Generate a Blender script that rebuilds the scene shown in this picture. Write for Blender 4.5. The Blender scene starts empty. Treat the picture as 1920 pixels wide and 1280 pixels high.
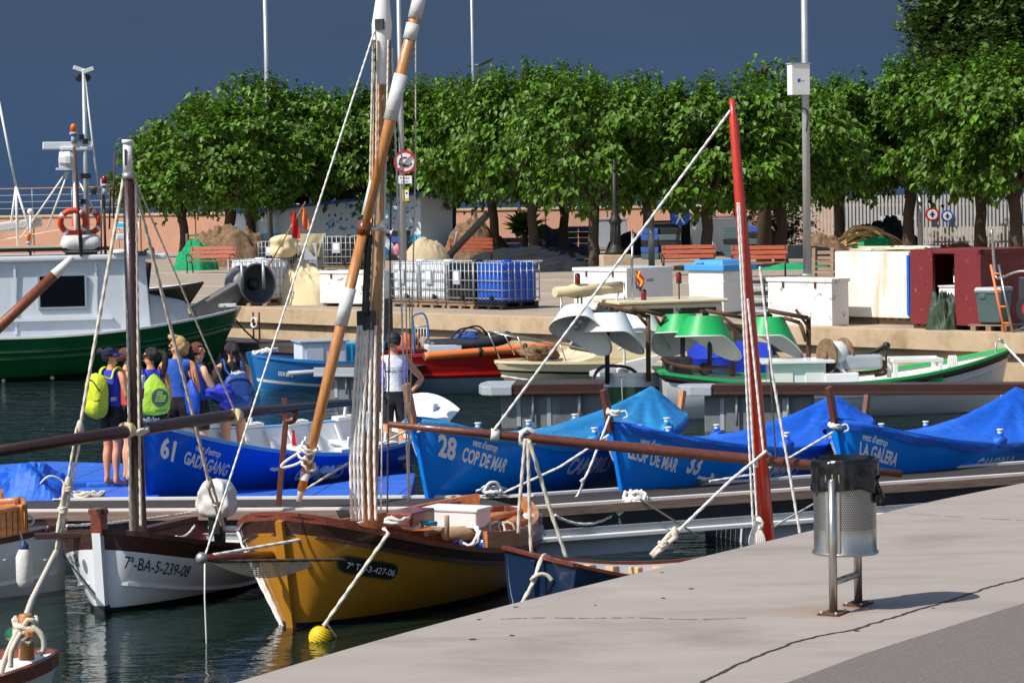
import bpy, bmesh, math, random
from mathutils import Vector, Matrix, noise as mnoise
random.seed(7)
R = math.radians; PI = math.pi
scene = bpy.context.scene
col = scene.collection

# ---------------------------------------------------------------- camera
FPX, HC, PITCH, ROLL = 5000.0, 4.0, math.atan(276 / 5000.0), R(1.0)
cam_d = bpy.data.cameras.new('camera')
cam = bpy.data.objects.new('camera', cam_d); col.objects.link(cam)
cam_d.sensor_width = 36.0; cam_d.lens = FPX / 1920 * 36.0
cam_d.clip_start = 0.5; cam_d.clip_end = 20000
CM = Matrix.Translation((0, 0, HC)) @ Matrix.Rotation(PI / 2 - PITCH, 4, 'X') @ Matrix.Rotation(-ROLL, 4, 'Z')
cam.matrix_world = CM
scene.camera = cam

# ---------------------------------------------------------------- light
SUN_EL, SUN_AZ = R(48), R(33)          # the light travels to +x, a little to +y
trav = Vector((math.cos(SUN_EL) * math.cos(SUN_AZ), math.cos(SUN_EL) * math.sin(SUN_AZ), -math.sin(SUN_EL)))
sd = bpy.data.lights.new('sun', 'SUN'); sd.energy = 4.8; sd.angle = R(0.5); sd.color = (1, .955, .88)
so = bpy.data.objects.new('sun', sd); col.objects.link(so)
so.rotation_euler = trav.to_track_quat('-Z', 'Y').to_euler()

world = bpy.data.worlds.new('World'); scene.world = world; world.use_nodes = True
nt = world.node_tree; nt.nodes.clear()
def wn(t, **k):
    n = nt.nodes.new(t)
    for a, b in k.items(): setattr(n, a, b)
    return n
sky = wn('ShaderNodeTexSky', sky_type='NISHITA', sun_disc=False, sun_elevation=SUN_EL, sun_rotation=math.atan2(-trav.x, -trav.y))
tc = wn('ShaderNodeTexCoord')
sep = wn('ShaderNodeSeparateXYZ'); nt.links.new(tc.outputs['Generated'], sep.inputs[0])
# a storm bank over the sea: dark slate where the direction is low and seaward
nz = wn('ShaderNodeTexNoise'); nz.inputs['Scale'].default_value = 3.5; nz.inputs['Detail'].default_value = 5
nt.links.new(tc.outputs['Generated'], nz.inputs['Vector'])
def mth(op, a, b=None):
    n = wn('ShaderNodeMath', operation=op)
    for i, x in enumerate((a, b)):
        if x is None: continue
        if isinstance(x, (int, float)): n.inputs[i].default_value = x
        else: nt.links.new(x, n.inputs[i])
    return n.outputs[0]
def mrange(x, a, b):
    n = wn('ShaderNodeMapRange', interpolation_type='SMOOTHSTEP'); n.inputs[1].default_value = a; n.inputs[2].default_value = b
    nt.links.new(x, n.inputs[0]); return n.outputs[0]
edge = mth('ADD', sep.outputs['Z'], mth('MULTIPLY', mth('SUBTRACT', nz.outputs['Fac'], .5), .25))
low = mth('SUBTRACT', 1.0, mrange(edge, .17, .32))
sea = mrange(sep.outputs['Y'], .15, .55)
bank = mth('MULTIPLY', low, sea)
grad = wn('ShaderNodeMix', data_type='RGBA')
nt.links.new(mrange(sep.outputs['Z'], -.01, .10), grad.inputs[0])
grad.inputs[6].default_value = (.044, .088, .178, 1); grad.inputs[7].default_value = (.056, .090, .152, 1)
cl = wn('ShaderNodeTexNoise'); cl.inputs['Scale'].default_value = 9; cl.inputs['Detail'].default_value = 6
mp = wn('ShaderNodeMapping'); mp.inputs['Scale'].default_value = (1, 1, 4)
nt.links.new(tc.outputs['Generated'], mp.inputs[0]); nt.links.new(mp.outputs[0], cl.inputs['Vector'])
shade = mth('ADD', .9, mth('MULTIPLY', cl.outputs['Fac'], .2))
gm = wn('ShaderNodeMix', data_type='RGBA', blend_type='MULTIPLY'); gm.inputs[0].default_value = 1
nt.links.new(grad.outputs[2], gm.inputs[6]); nt.links.new(shade, gm.inputs[7])
bg1 = wn('ShaderNodeBackground'); nt.links.new(sky.outputs[0], bg1.inputs[0]); bg1.inputs[1].default_value = .11
bg2 = wn('ShaderNodeBackground'); nt.links.new(gm.outputs[2], bg2.inputs[0]); bg2.inputs[1].default_value = 0.93
mx = wn('ShaderNodeMixShader'); nt.links.new(bank, mx.inputs[0]); nt.links.new(bg1.outputs[0], mx.inputs[1]); nt.links.new(bg2.outputs[0], mx.inputs[2])
wo = wn('ShaderNodeOutputWorld'); nt.links.new(mx.outputs[0], wo.inputs[0])

vs = scene.view_settings
vs.view_transform = 'Standard'; vs.look = 'None'; vs.exposure = 0.15; vs.gamma = 1.0

# ---------------------------------------------------------------- helpers
def ray(px, py):
    d = CM.to_3x3() @ Vector(((px - 960) / FPX, -(py - 640) / FPX, -1.0))
    return d
def on(px, py, z):                      # where the sight line through a photo pixel meets the level z
    d = ray(px, py); t = (z - HC) / d.z
    return Vector((d.x * t, d.y * t, z))
def at(px, py, Y):                      # ... and the distance Y
    d = ray(px, py); t = Y / d.y
    return Vector((d.x * t, Y, HC + d.z * t))
def lin(c):
    return tuple((x / 255 / 12.92) if x / 255 <= .04045 else ((x / 255 + .055) / 1.055) ** 2.4 for x in c)
V = Vector
def lerp(a, b, t): return a + (b - a) * t

MATS = {}
def mat(name, c, rough=.5, metal=0.0, var=.12, sc=5.0, bump=0.0, bsc=60.0, dirt=None, dlo=.55, dhi=.7, dsc=4.0, stretch=None, island=0.0, coat=0.0, trans=0.0, c2=None, fine=None):
    if name in MATS: return MATS[name]
    m = bpy.data.materials.new(name); m.use_nodes = True
    t = m.node_tree; b = t.nodes['Principled BSDF']; N = t.nodes.new; K = t.links.new
    c = lin(c)
    tcn = N('ShaderNodeTexCoord'); src = tcn.outputs['Object']
    if stretch:
        mpn = N('ShaderNodeMapping'); mpn.inputs['Scale'].default_value = stretch; K(src, mpn.inputs[0]); src = mpn.outputs[0]
    n = N('ShaderNodeTexNoise'); n.inputs['Scale'].default_value = sc; n.inputs['Detail'].default_value = 6; n.inputs['Roughness'].default_value = .62
    K(src, n.inputs['Vector'])
    mr = N('ShaderNodeMapRange'); mr.inputs[1].default_value = .3; mr.inputs[2].default_value = .7; K(n.outputs['Fac'], mr.inputs[0])
    mixc = N('ShaderNodeMix'); mixc.data_type = 'RGBA'; K(mr.outputs[0], mixc.inputs[0])
    lo = tuple(x * (1 - var) for x in c); hi = tuple(min(.92, x * (1 + var)) for x in c)
    if c2: lo = c; hi = lin(c2)
    mixc.inputs[6].default_value = (*lo, 1); mixc.inputs[7].default_value = (*hi, 1)
    out = mixc.outputs[2]
    if island:
        g = N('ShaderNodeNewGeometry'); hs = N('ShaderNodeHueSaturation')
        a = N('ShaderNodeMapRange'); a.inputs[3].default_value = 1 - island; a.inputs[4].default_value = 1 + island
        K(g.outputs['Random Per Island'], a.inputs[0]); K(a.outputs[0], hs.inputs['Value'])
        a2 = N('ShaderNodeMapRange'); a2.inputs[3].default_value = .48; a2.inputs[4].default_value = .515
        K(g.outputs['Random Per Island'], a2.inputs[0]); K(a2.outputs[0], hs.inputs['Hue'])
        K(out, hs.inputs['Color']); out = hs.outputs[0]
    if dirt:
        n2 = N('ShaderNodeTexNoise'); n2.inputs['Scale'].default_value = dsc; n2.inputs['Detail'].default_value = 8; n2.inputs['Roughness'].default_value = .7
        K(src, n2.inputs['Vector'])
        m2 = N('ShaderNodeMapRange'); m2.inputs[1].default_value = dlo; m2.inputs[2].default_value = dhi; K(n2.outputs['Fac'], m2.inputs[0])
        md = N('ShaderNodeMix'); md.data_type = 'RGBA'; K(m2.outputs[0], md.inputs[0]); K(out, md.inputs[6]); md.inputs[7].default_value = (*lin(dirt), 1)
        out = md.outputs[2]
    if fine:
        n4 = N('ShaderNodeTexNoise'); n4.inputs['Scale'].default_value = fine[0]; n4.inputs['Detail'].default_value = 3; K(tcn.outputs['Object'], n4.inputs['Vector'])
        m4 = N('ShaderNodeMapRange'); m4.inputs[1].default_value = .3; m4.inputs[2].default_value = .7; m4.inputs[3].default_value = 1 - fine[1]; m4.inputs[4].default_value = 1 + fine[1]; K(n4.outputs['Fac'], m4.inputs[0])
        h4 = N('ShaderNodeHueSaturation'); K(m4.outputs[0], h4.inputs['Value']); K(out, h4.inputs['Color']); out = h4.outputs[0]
    K(out, b.inputs['Base Color'])
    b.inputs['Roughness'].default_value = rough; b.inputs['Metallic'].default_value = metal
    b.inputs['Coat Weight'].default_value = coat; b.inputs['Coat Roughness'].default_value = .12
    if bump:
        n3 = N('ShaderNodeTexNoise'); n3.inputs['Scale'].default_value = bsc; n3.inputs['Detail'].default_value = 4; K(src, n3.inputs['Vector'])
        bp = N('ShaderNodeBump'); bp.inputs['Strength'].default_value = bump; bp.inputs['Distance'].default_value = .02; K(n3.outputs['Fac'], bp.inputs['Height']); K(bp.outputs[0], b.inputs['Normal'])
    if trans:
        tr = N('ShaderNodeBsdfTranslucent'); K(out, tr.inputs[0]); ms = N('ShaderNodeMixShader'); ms.inputs[0].default_value = trans
        o = t.nodes['Material Output']; K(b.outputs[0], ms.inputs[1]); K(tr.outputs[0], ms.inputs[2]); K(ms.outputs[0], o.inputs[0])
    MATS[name] = m
    return m
def wood(name, c, c2, rough=.45, ax='z', coat=0.0, sc=3.0, dirt=None, dlo=.55, dhi=.72):
    st = {'x': (.8, 9, 9), 'y': (9, .8, 9), 'z': (9, 9, .8)}[ax]
    return mat(name, c, rough, 0, .2, sc, .25, 10, dirt=dirt, dlo=dlo, dhi=dhi, dsc=2.2, stretch=st, coat=coat, c2=c2)

class MB:
    def __init__(s): s.v = []; s.f = []; s.mi = []; s.sm = []
    def add(s, vs, fs, m=0, smooth=False):
        b = len(s.v); s.v += [tuple(x) for x in vs]
        for f in fs: s.f.append(tuple(i + b for i in f)); s.mi.append(m); s.sm.append(smooth)
        return s
    def box(s, c, d, rz=0.0, m=0, M=None, taper=1.0):
        M = M or Matrix.Rotation(rz, 3, 'Z'); c = V(c); vs = []
        for z in (-1, 1):
            k = taper if z > 0 else 1.0
            for x, y in ((-1, -1), (1, -1), (1, 1), (-1, 1)):
                vs.append(c + M @ V((x * d[0] / 2 * k, y * d[1] / 2 * k, z * d[2] / 2)))
        return s.add(vs, [(3, 2, 1, 0), (4, 5, 6, 7), (0, 1, 5, 4), (1, 2, 6, 5), (2, 3, 7, 6), (3, 0, 4, 7)], m)
    def bar(s, p, q, w, h, m=0, up=(0, 0, 1)):
        p, q = V(p), V(q); d = q - p
        y = d.normalized(); x = y.cross(V(up))
        if x.length < 1e-4: x = V((1, 0, 0))
        x.normalize(); z = x.cross(y)
        return s.box((p + q) / 2, (w, d.length, h), m=m, M=Matrix((x, y, z)).transposed())
    def tube(s, path, r, n=8, m=0, caps=True, closed=False, lobes=0, pitch=.1, smooth=True, flat=1.0):
        P = [V(p) for p in path]; N = len(P)
        rs = r if isinstance(r, (list, tuple)) else [r] * N
        ref = None; vs = []; acc = 0.0
        for i in range(N):
            a = P[(i - 1) % N] if (closed or i) else P[i]; b = P[(i + 1) % N] if (closed or i < N - 1) else P[i]
            t = (b - a)
            t = t.normalized() if t.length > 1e-9 else V((0, 0, 1))
            if ref is None:
                ref = t.cross(V((0, 0, 1)))
                if ref.length < 1e-3: ref = t.cross(V((1, 0, 0)))
            ref = ref - t * ref.dot(t)
            if ref.length < 1e-6: ref = t.orthogonal()
            ref.normalize(); bi = t.cross(ref)
            if i: acc += (P[i] - P[i - 1]).length
            for k in range(n):
                th = 2 * PI * k / n; rr = rs[i]
                if lobes: rr *= 1 + .22 * math.cos(lobes * th - 2 * PI * acc / pitch)
                vs.append(P[i] + (ref * math.cos(th) + bi * math.sin(th) * flat) * rr)
        fs = []
        for i in range(N if closed else N - 1):
            j = (i + 1) % N
            for k in range(n):
                l = (k + 1) % n; fs.append((i * n + k, i * n + l, j * n + l, j * n + k))
        s.add(vs, fs, m, smooth)
        if caps and not closed:
            b = len(s.v) - len(vs)
            s.f.append(tuple(b + k for k in range(n))[::-1]); s.mi.append(m); s.sm.append(False)
            s.f.append(tuple(b + (N - 1) * n + k for k in range(n))); s.mi.append(m); s.sm.append(False)
        return s
    def rope(s, path, r, m=0, lobes=3):
        P = resample([V(p) for p in path], r * 1.4)
        return s.tube(P, r, 9, m, lobes=lobes, pitch=r * 9)
    def cyl(s, p, q, r, r2=None, n=14, m=0, caps=True, smooth=True):
        return s.tube([p, q], [r, r if r2 is None else r2], n, m, caps, smooth=smooth)
    def lathe(s, prof, n=20, m=0, M=None, c=(0, 0, 0), smooth=True, cap=True, arc=2 * PI):
        vs = []; c = V(c)
        full = arc > 2 * PI - 1e-6; nn = n if full else n + 1
        for r, z in prof:
            for k in range(nn):
                th = arc * k / n; p = V((r * math.cos(th), r * math.sin(th), z))
                vs.append(c + (M @ p if M else p))
        fs = []
        for i in range(len(prof) - 1):
            for k in range(n):
                l = (k + 1) % nn; fs.append((i * nn + k, i * nn + l, (i + 1) * nn + l, (i + 1) * nn + k))
        s.add(vs, fs, m, smooth)
        if cap and full:
            b = len(s.v) - len(vs); L = len(prof)
            if prof[0][0] > 1e-4: s.f.append(tuple(b + k for k in range(n))[::-1]); s.mi.append(m); s.sm.append(False)
            if prof[-1][0] > 1e-4: s.f.append(tuple(b + (L - 1) * n + k for k in range(n))); s.mi.append(m); s.sm.append(False)
        return s
    def ball(s, c, r, n=14, k=9, m=0, sc=(1, 1, 1), M=None, jit=0.0, seed=0.0):
        c = V(c); vs = []; fs = []
        for i in range(k + 1):
            a = PI * i / k
            for j in range(n):
                b = 2 * PI * j / n
                p = V((math.sin(a) * math.cos(b), math.sin(a) * math.sin(b), math.cos(a)))
                q = 1 + (jit * mnoise.noise(p * 1.7 + V((seed, seed * 2, 0))) if jit else 0)
                p = V((p.x * sc[0], p.y * sc[1], p.z * sc[2])) * r * q
                vs.append(c + (M @ p if M else p))
        for i in range(k):
            for j in range(n):
                l = (j + 1) % n; fs.append((i * n + j, (i + 1) * n + j, (i + 1) * n + l, i * n + l))
        return s.add(vs, fs, m, True)
    def grid(s, fn, nu, nv, m=0, smooth=True, mf=None):
        vs = [fn(i / nu, j / nv) for i in range(nu + 1) for j in range(nv + 1)]
        b = len(s.v); s.v += [tuple(x) for x in vs]
        for i in range(nu):
            for j in range(nv):
                a = b + i * (nv + 1) + j
                s.f.append((a, a + nv + 1, a + nv + 2, a + 1)); s.mi.append(mf((i + .5) / nu, (j + .5) / nv) if mf else m); s.sm.append(smooth)
        return s
    def prism(s, pts, z0, z1, m=0):       # plan outline between two levels
        n = len(pts); vs = [(p[0], p[1], z0) for p in pts] + [(p[0], p[1], z1) for p in pts]
        return s.add(vs, [tuple(range(n))[::-1], tuple(range(n, 2 * n))] + [(i, (i + 1) % n, n + (i + 1) % n, n + i) for i in range(n)], m)
    def plate(s, pts, nrm, th, m=0):      # a flat outline given in 3-D, with thickness
        n = len(pts); o = V(nrm).normalized() * th
        vs = [V(p) for p in pts] + [V(p) + o for p in pts]
        return s.add(vs, [tuple(range(n))[::-1], tuple(range(n, 2 * n))] + [(i, (i + 1) % n, n + (i + 1) % n, n + i) for i in range(n)], m)
    def build(s, name, mats, parent=None, bevel=0.0, origin=None, recalc=True, weld=False):
        me = bpy.data.meshes.new(name)
        o3 = V(origin) if origin is not None else V((0, 0, 0))
        me.from_pydata([tuple(V(x) - o3) for x in s.v] if origin is not None else s.v, [], s.f)
        for m in (mats if isinstance(mats, (list, tuple)) else [mats]): me.materials.append(m)
        me.polygons.foreach_set('material_index', s.mi); me.polygons.foreach_set('use_smooth', s.sm)
        if recalc or bevel or weld:
            bm = bmesh.new(); bm.from_mesh(me)
            if weld: bmesh.ops.remove_doubles(bm, verts=bm.verts, dist=1e-4)
            if bevel:
                es = [e for e in bm.edges if len(e.link_faces) == 2 and e.calc_face_angle(0) > .6]
                if es: bmesh.ops.bevel(bm, geom=es, offset=bevel, segments=2, profile=.6, affect='EDGES', clamp_overlap=True)
            bmesh.ops.recalc_face_normals(bm, faces=bm.faces)
            bm.to_mesh(me); bm.free()
        o = bpy.data.objects.new(name, me); col.objects.link(o)
        if parent is not None: o.parent = parent.o if isinstance(parent, Thing) else parent
        if origin is not None: o.location = o3
        return o

def resample(P, step):
    out = [P[0].copy()]; 
    for a, b in zip(P, P[1:]):
        n = max(1, int((b - a).length / step))
        out += [a.lerp(b, k / n) for k in range(1, n + 1)]
    return out
def sag(p, q, d, n=14):
    p, q = V(p), V(q)
    return [p.lerp(q, i / n) - V((0, 0, d * 4 * (i / n) * (1 - i / n))) for i in range(n + 1)]
def spline(P, n=8):                       # smooth path through points
    P = [V(p) for p in P]; out = []
    for i in range(len(P) - 1):
        a = P[max(i - 1, 0)]; b = P[i]; c = P[i + 1]; d = P[min(i + 2, len(P) - 1)]
        for k in range(n):
            t = k / n
            out.append(.5 * ((2 * b) + (c - a) * t + (2 * a - 5 * b + 4 * c - d) * t * t + (3 * b - a - 3 * c + d) * t ** 3))
    return out + [P[-1]]

def tag(o, label=None, cat=None, group=None, kind=None):
    if label: o['label'] = label
    if cat: o['category'] = cat
    if group: o['group'] = group
    if kind: o['kind'] = kind
    return o
class Thing:
    def __init__(s, name, label, cat, loc=(0, 0, 0), rz=0.0, group=None):
        s.o = bpy.data.objects.new(name, None); col.objects.link(s.o); s.o.empty_display_size = .2
        s.o.location = loc; s.o.rotation_euler = (0, 0, rz)
        s.M = Matrix.Translation(V(loc)) @ Matrix.Rotation(rz, 4, 'Z'); s.inv = s.M.inverted()
        tag(s.o, label, cat, group)
    def l(s, p): return s.inv @ V(p)
    def w(s, p): return s.M @ V(p)
def copy_thing(o, loc=None, rz=None, label=None, parent=None):
    c = o.copy(); col.objects.link(c)
    if parent is not None: c.parent = parent
    if loc is not None: c.location = loc
    if rz is not None: c.rotation_euler = (0, 0, rz)
    if label: c['label'] = label
    for ch in list(o.children): copy_thing(ch, parent=c)
    return c

TXT = {}
def text_mesh(s, size=1.0, bold=0.0, shear=0.0, sx=1.0, spacing=1.0):
    key = (s, size, bold, shear, sx, spacing)
    if key in TXT: return TXT[key]
    cu = bpy.data.curves.new('lettering', 'FONT'); cu.body = s; cu.size = size; cu.offset = bold * size; cu.shear = shear; cu.resolution_u = 3; cu.space_character = spacing; cu.fill_mode = 'FRONT'
    ob = bpy.data.objects.new('lettering', cu); col.objects.link(ob)
    bpy.context.view_layer.update()
    me = ob.evaluated_get(bpy.context.evaluated_depsgraph_get()).to_mesh()
    vs = [(v.co.x * sx, v.co.y) for v in me.vertices]; fs = [tuple(p.vertices) for p in me.polygons]
    ob.evaluated_get(bpy.context.evaluated_depsgraph_get()).to_mesh_clear()
    bpy.data.objects.remove(ob); bpy.data.curves.remove(cu)
    TXT[key] = (vs, fs, max([v[0] for v in vs] or [0]))
    return TXT[key]
def flat_text(mb, s, org, X, Y, size, m=0, off=.004, **k):   # lettering on a flat face
    vs, fs, w = text_mesh(s, size, **k); X, Y = V(X).normalized(), V(Y).normalized(); Z = X.cross(Y)
    mb.add([V(org) + X * a + Y * b + Z * off for a, b in vs], fs, m); return w
# ---------------------------------------------------------------- materials
m_conc = mat('quay_concrete', (157, 147, 140), .85, 0, .07, 1.6, .25, 90, dirt=(134, 124, 116), dlo=.5, dhi=.74, dsc=.9, stretch=(.6, 1.6, 1), fine=(110, .09))
m_asph = mat('asphalt', (116, 107, 103), .9, 0, .16, 30, .5, 160, dirt=(96, 90, 88), dlo=.5, dhi=.75, dsc=40, fine=(150, .3))
m_crack = mat('crack_dark', (56, 50, 48), .95, 0, .3, 20)
m_stone = mat('quay_stone', (186, 162, 132), .9, 0, .12, 2.2, .35, 30, dirt=(150, 124, 92), dlo=.5, dhi=.72, dsc=1.3)
m_stone_d = mat('joint_dark', (92, 70, 52), .95, 0, .2, 6)
m_plaza = mat('plaza_paving', (158, 143, 126), .9, 0, .14, .8, .15, 20, dirt=(140, 122, 104), dlo=.5, dhi=.75, dsc=.7)
m_pink = mat('pink_render', (184, 138, 114), .85, 0, .07, .8, .15, 30, dirt=(160, 118, 96), dlo=.55, dhi=.8, dsc=.6)
m_planks = wood('weathered_planks', (46, 40, 39), (70, 61, 58), .8, 'x', sc=2.5)
m_rail_wood = wood('weathered_rail_wood', (124, 100, 86), (160, 134, 118), .75, 'x')
m_alu = mat('aluminium', (168, 170, 174), .42, .7, .1, 8, .1, 40)
m_alu_d = mat('dark_steel', (60, 62, 66), .5, .5, .25, 6, .1, 40)
m_white = mat('white_gloss_paint', (226, 228, 230), .32, 0, .035, 3, .06, 12, coat=.2, dirt=(186, 182, 172), dlo=.6, dhi=.85, dsc=2.5)
m_whitem = mat('white_matt', (226, 224, 220), .6, 0, .05, 3, .1, 20)
m_chip = mat('chipped_white_paint', (226, 224, 220), .6, 0, .05, 3, .3, 16, dirt=(150, 132, 116), dlo=.585, dhi=.61, dsc=6)
m_stain = mat('rust_stained_white', (228, 224, 214), .6, 0, .05, 3, .2, 12, dirt=(190, 146, 88), dlo=.5, dhi=.74, dsc=1.3, stretch=(2.2, 2.2, .45))
m_cream = mat('cream_gelcoat', (226, 210, 172), .35, 0, .05, 2, coat=.2, dirt=(180, 160, 120), dlo=.62, dhi=.85, dsc=1.5)
m_greyp = mat('grey_paint', (160, 166, 172), .5, 0, .08, 3, .1, 20)
m_lgrey = mat('light_grey_paint', (206, 212, 219), .5, 0, .05, 2, .08, 10, dirt=(176, 178, 174), dlo=.6, dhi=.8, dsc=2.5, stretch=(1.5, 1.5, .5))
m_black = mat('black_rubber', (26, 26, 28), .55, 0, .2, 10)
m_dark = mat('dark_glass', (14, 16, 20), .12, 0, .1, 3)
m_steel = mat('stainless_steel', (176, 172, 166), .3, .9, .1, 12)
m_galv = mat('galvanised_pole', (168, 172, 174), .45, .45, .1, 5)
m_rust = mat('rusty_iron', (96, 66, 50), .8, .3, .3, 9, .3, 40, dirt=(60, 48, 42), dsc=6)
m_rope = mat('pale_rope', (206, 196, 178), .85, 0, .12, 30, .3, 200)
m_rope_w = mat('white_rope', (222, 220, 214), .8, 0, .08, 30, .3, 200)
m_rope_d = mat('dark_rope', (70, 64, 58), .9, 0, .2, 30)
m_blueh = mat('royal_blue_hull', (8, 98, 226), .3, 0, .06, 1.2, coat=.08, dirt=(16, 104, 232), dlo=.6, dhi=.8, dsc=1.1)
m_blueh2 = mat('sky_blue_hull', (10, 132, 240), .3, 0, .09, 1.2, coat=.08, dirt=(96, 176, 236), dlo=.665, dhi=.70, dsc=7)
m_bluelt = mat('pale_blue_stripe', (120, 176, 226), .35, 0, .05, 3)
m_tarp1 = mat('turquoise_blue_tarp', (34, 126, 184), .6, 0, .10, 2, .8, 9, dirt=(92, 170, 212), dlo=.52, dhi=.8, dsc=1.6)
m_tarp2 = mat('bright_blue_tarp', (16, 92, 204), .6, 0, .10, 2, .8, 9, dirt=(62, 132, 218), dlo=.52, dhi=.8, dsc=1.6)
m_dock = mat('blue_plastic_dock', (48, 104, 206), .5, 0, .08, 3, .15, 30, dirt=(84, 136, 226), dlo=.6, dhi=.8, dsc=3)
m_letter = mat('white_lettering', (240, 242, 246), .5, 0, .05, 20)
m_letter_d = mat('black_lettering', (24, 24, 26), .5, 0, .05, 20)
m_varn = wood('varnished_wood', (170, 106, 54), (204, 144, 84), .32, 'z', coat=.4)
m_varny = wood('varnished_planks', (168, 98, 52), (206, 138, 84), .32, 'y', coat=.4)
m_brown = wood('dark_brown_wood', (48, 26, 20), (74, 42, 32), .38, 'y', coat=.3)
m_brownz = wood('dark_maroon_spar', (44, 24, 24), (64, 36, 34), .35, 'z', coat=.3)
m_mahog = wood('mahogany', (96, 40, 26), (130, 60, 38), .35, 'y', coat=.4)
m_redwood = mat('red_painted_spar', (186, 48, 24), .35, 0, .12, 5, .1, 20, coat=.3, dirt=(120, 34, 22), dlo=.58, dhi=.75, dsc=3)
m_redspar = wood('red_brown_wood', (84, 44, 32), (116, 62, 44), .4, 'x', coat=.3)
m_yellow = mat('yellow_hull_paint', (180, 122, 32), .25, 0, .08, 1.6, coat=.5, dirt=(160, 102, 24), dlo=.55, dhi=.8, dsc=1.4)
m_navy = mat('navy_hull_paint', (16, 38, 66), .3, 0, .12, 3, coat=.4, dirt=(40, 66, 92), dlo=.6, dhi=.8, dsc=3)
m_greenh = mat('bottle_green_hull', (10, 92, 46), .3, 0, .1, 1.2, coat=.4, dirt=(8, 70, 36), dlo=.5, dhi=.75, dsc=1.5)
m_greenb = mat('bright_green_paint', (30, 160, 84), .4, 0, .06, 3, dirt=(20, 120, 60), dlo=.6, dhi=.72, dsc=8)
m_redp = mat('red_boat_paint', (176, 24, 26), .35, 0, .08, 3, coat=.3)
m_maroon = mat('maroon_container_paint', (112, 30, 34), .6, 0, .1, 2, .1, 12, dirt=(158, 84, 78), dlo=.61, dhi=.65, dsc=6)
m_canvas = mat('cream_canvas', (214, 196, 156), .8, 0, .07, 3, .4, 14)
m_canvas_w = mat('off_white_canvas', (206, 204, 200), .75, 0, .06, 3, .4, 14)
m_orange = mat('orange_plastic', (226, 122, 60), .5, 0, .08, 4)
m_ring = mat('orange_lifebuoy', (214, 66, 28), .55, 0, .08, 6)
m_blueibc = mat('blue_plastic_tank', (14, 84, 196), .4, 0, .06, 3)
m_wibc = mat('white_plastic_tank', (222, 226, 230), .45, 0, .04, 2)
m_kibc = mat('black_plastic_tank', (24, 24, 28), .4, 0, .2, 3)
m_pallet = wood('pallet_wood', (120, 96, 76), (156, 130, 106), .85, 'x')
m_bench = wood('bench_slat_wood', (146, 62, 32), (176, 84, 48), .5, 'x')
m_iron = mat('dark_iron', (48, 46, 44), .55, .5, .2, 8)
m_net = mat('fishing_net_brown', (126, 100, 74), .95, 0, .35, 7, .9, 16, dirt=(90, 72, 54), dlo=.45, dhi=.65, dsc=6)
m_netg = mat('fishing_net_green', (10, 140, 92), .9, 0, .2, 7, .7, 16)
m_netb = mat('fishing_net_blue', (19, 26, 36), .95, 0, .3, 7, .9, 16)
m_bark = mat('tree_bark', (78, 64, 54), .95, 0, .25, 5, .7, 18, dirt=(60, 48, 40), dsc=5)
m_leaf = mat('plane_leaf', (84, 119, 26), .5, 0, .28, .8, trans=.25, island=.55)
m_pine = mat('pine_needles', (62, 86, 26), .7, 0, .3, 1.2, trans=.12, island=.35)
m_cyp = mat('cypress_leaf', (30, 44, 22), .8, 0, .3, 2, island=.4)
m_skin = mat('tanned_skin', (216, 150, 114), .5, 0, .06, 8)
m_skin2 = mat('light_tan_skin', (226, 168, 134), .5, 0, .06, 8)
m_hair_d = mat('dark_hair', (36, 24, 20), .45, 0, .3, 12, .6, 60, stretch=(6, 6, 1))
m_hair_b = mat('blond_hair', (206, 168, 104), .5, 0, .25, 12, .6, 60, stretch=(6, 6, 1))
m_hair_r = mat('chestnut_hair', (110, 56, 34), .45, 0, .3, 12, .6, 60, stretch=(6, 6, 1))
m_top_b = mat('royal_blue_sportswear', (44, 58, 190), .7, 0, .10, 8, .6, 16)
m_top_b2 = mat('mid_blue_sportswear', (34, 88, 184), .7, 0, .10, 8, .6, 16)
m_top_w = mat('white_sportswear', (236, 234, 238), .7, 0, .03, 8, .5, 16)
m_blackc = mat('black_sportswear', (20, 20, 24), .7, 0, .2, 8, .2, 12)
m_lime = mat('lime_yellow_nylon', (196, 208, 40), .55, 0, .10, 6, .8, 13)
m_limeg = mat('lime_green_nylon', (176, 220, 62), .55, 0, .10, 6, .8, 13)
m_bagb = mat('blue_nylon', (22, 74, 190), .5, 0, .06, 6, .35, 14)
m_bagd = mat('dusty_blue_nylon', (42, 82, 156), .55, 0, .06, 6, .35, 14)
m_signr = mat('sign_red', (190, 30, 32), .4, 0, .03, 5)
m_signw = mat('sign_white', (226, 228, 230), .4, 0, .03, 5)
m_signb = mat('sign_blue', (24, 92, 190), .4, 0, .03, 5)
m_yel = mat('yellow_plastic', (222, 190, 20), .45, 0, .08, 10, .3, 60)
m_bagk = mat('black_bin_liner', (16, 16, 18), .22, 0, .2, 5, .5, 9)
m_amber = mat('amber_plastic', (214, 96, 16), .3, 0, .08, 6)
m_redglass = mat('red_plastic_lens', (130, 20, 16), .25, 0, .1, 6)
m_bulb = mat('bulb_glass', (170, 174, 176), .1, .3, .1, 6)
m_bingreen = mat('dark_green_plastic', (70, 92, 92), .5, 0, .06, 4)
m_lidblue = mat('light_blue_plastic_lid', (72, 150, 208), .45, 0, .08, 4, .1, 20)
m_green_tarp = mat('dark_green_tarp', (48, 66, 48), .6, 0, .15, 4, .5, 10)
m_turq = mat('turquoise_crate_plastic', (40, 160, 206), .45, 0, .06, 4)
m_blueboat = mat('chipped_blue_paint', (36, 112, 178), .5, 0, .1, 3, .15, 14, dirt=(170, 186, 196), dlo=.64, dhi=.7, dsc=6)
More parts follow.
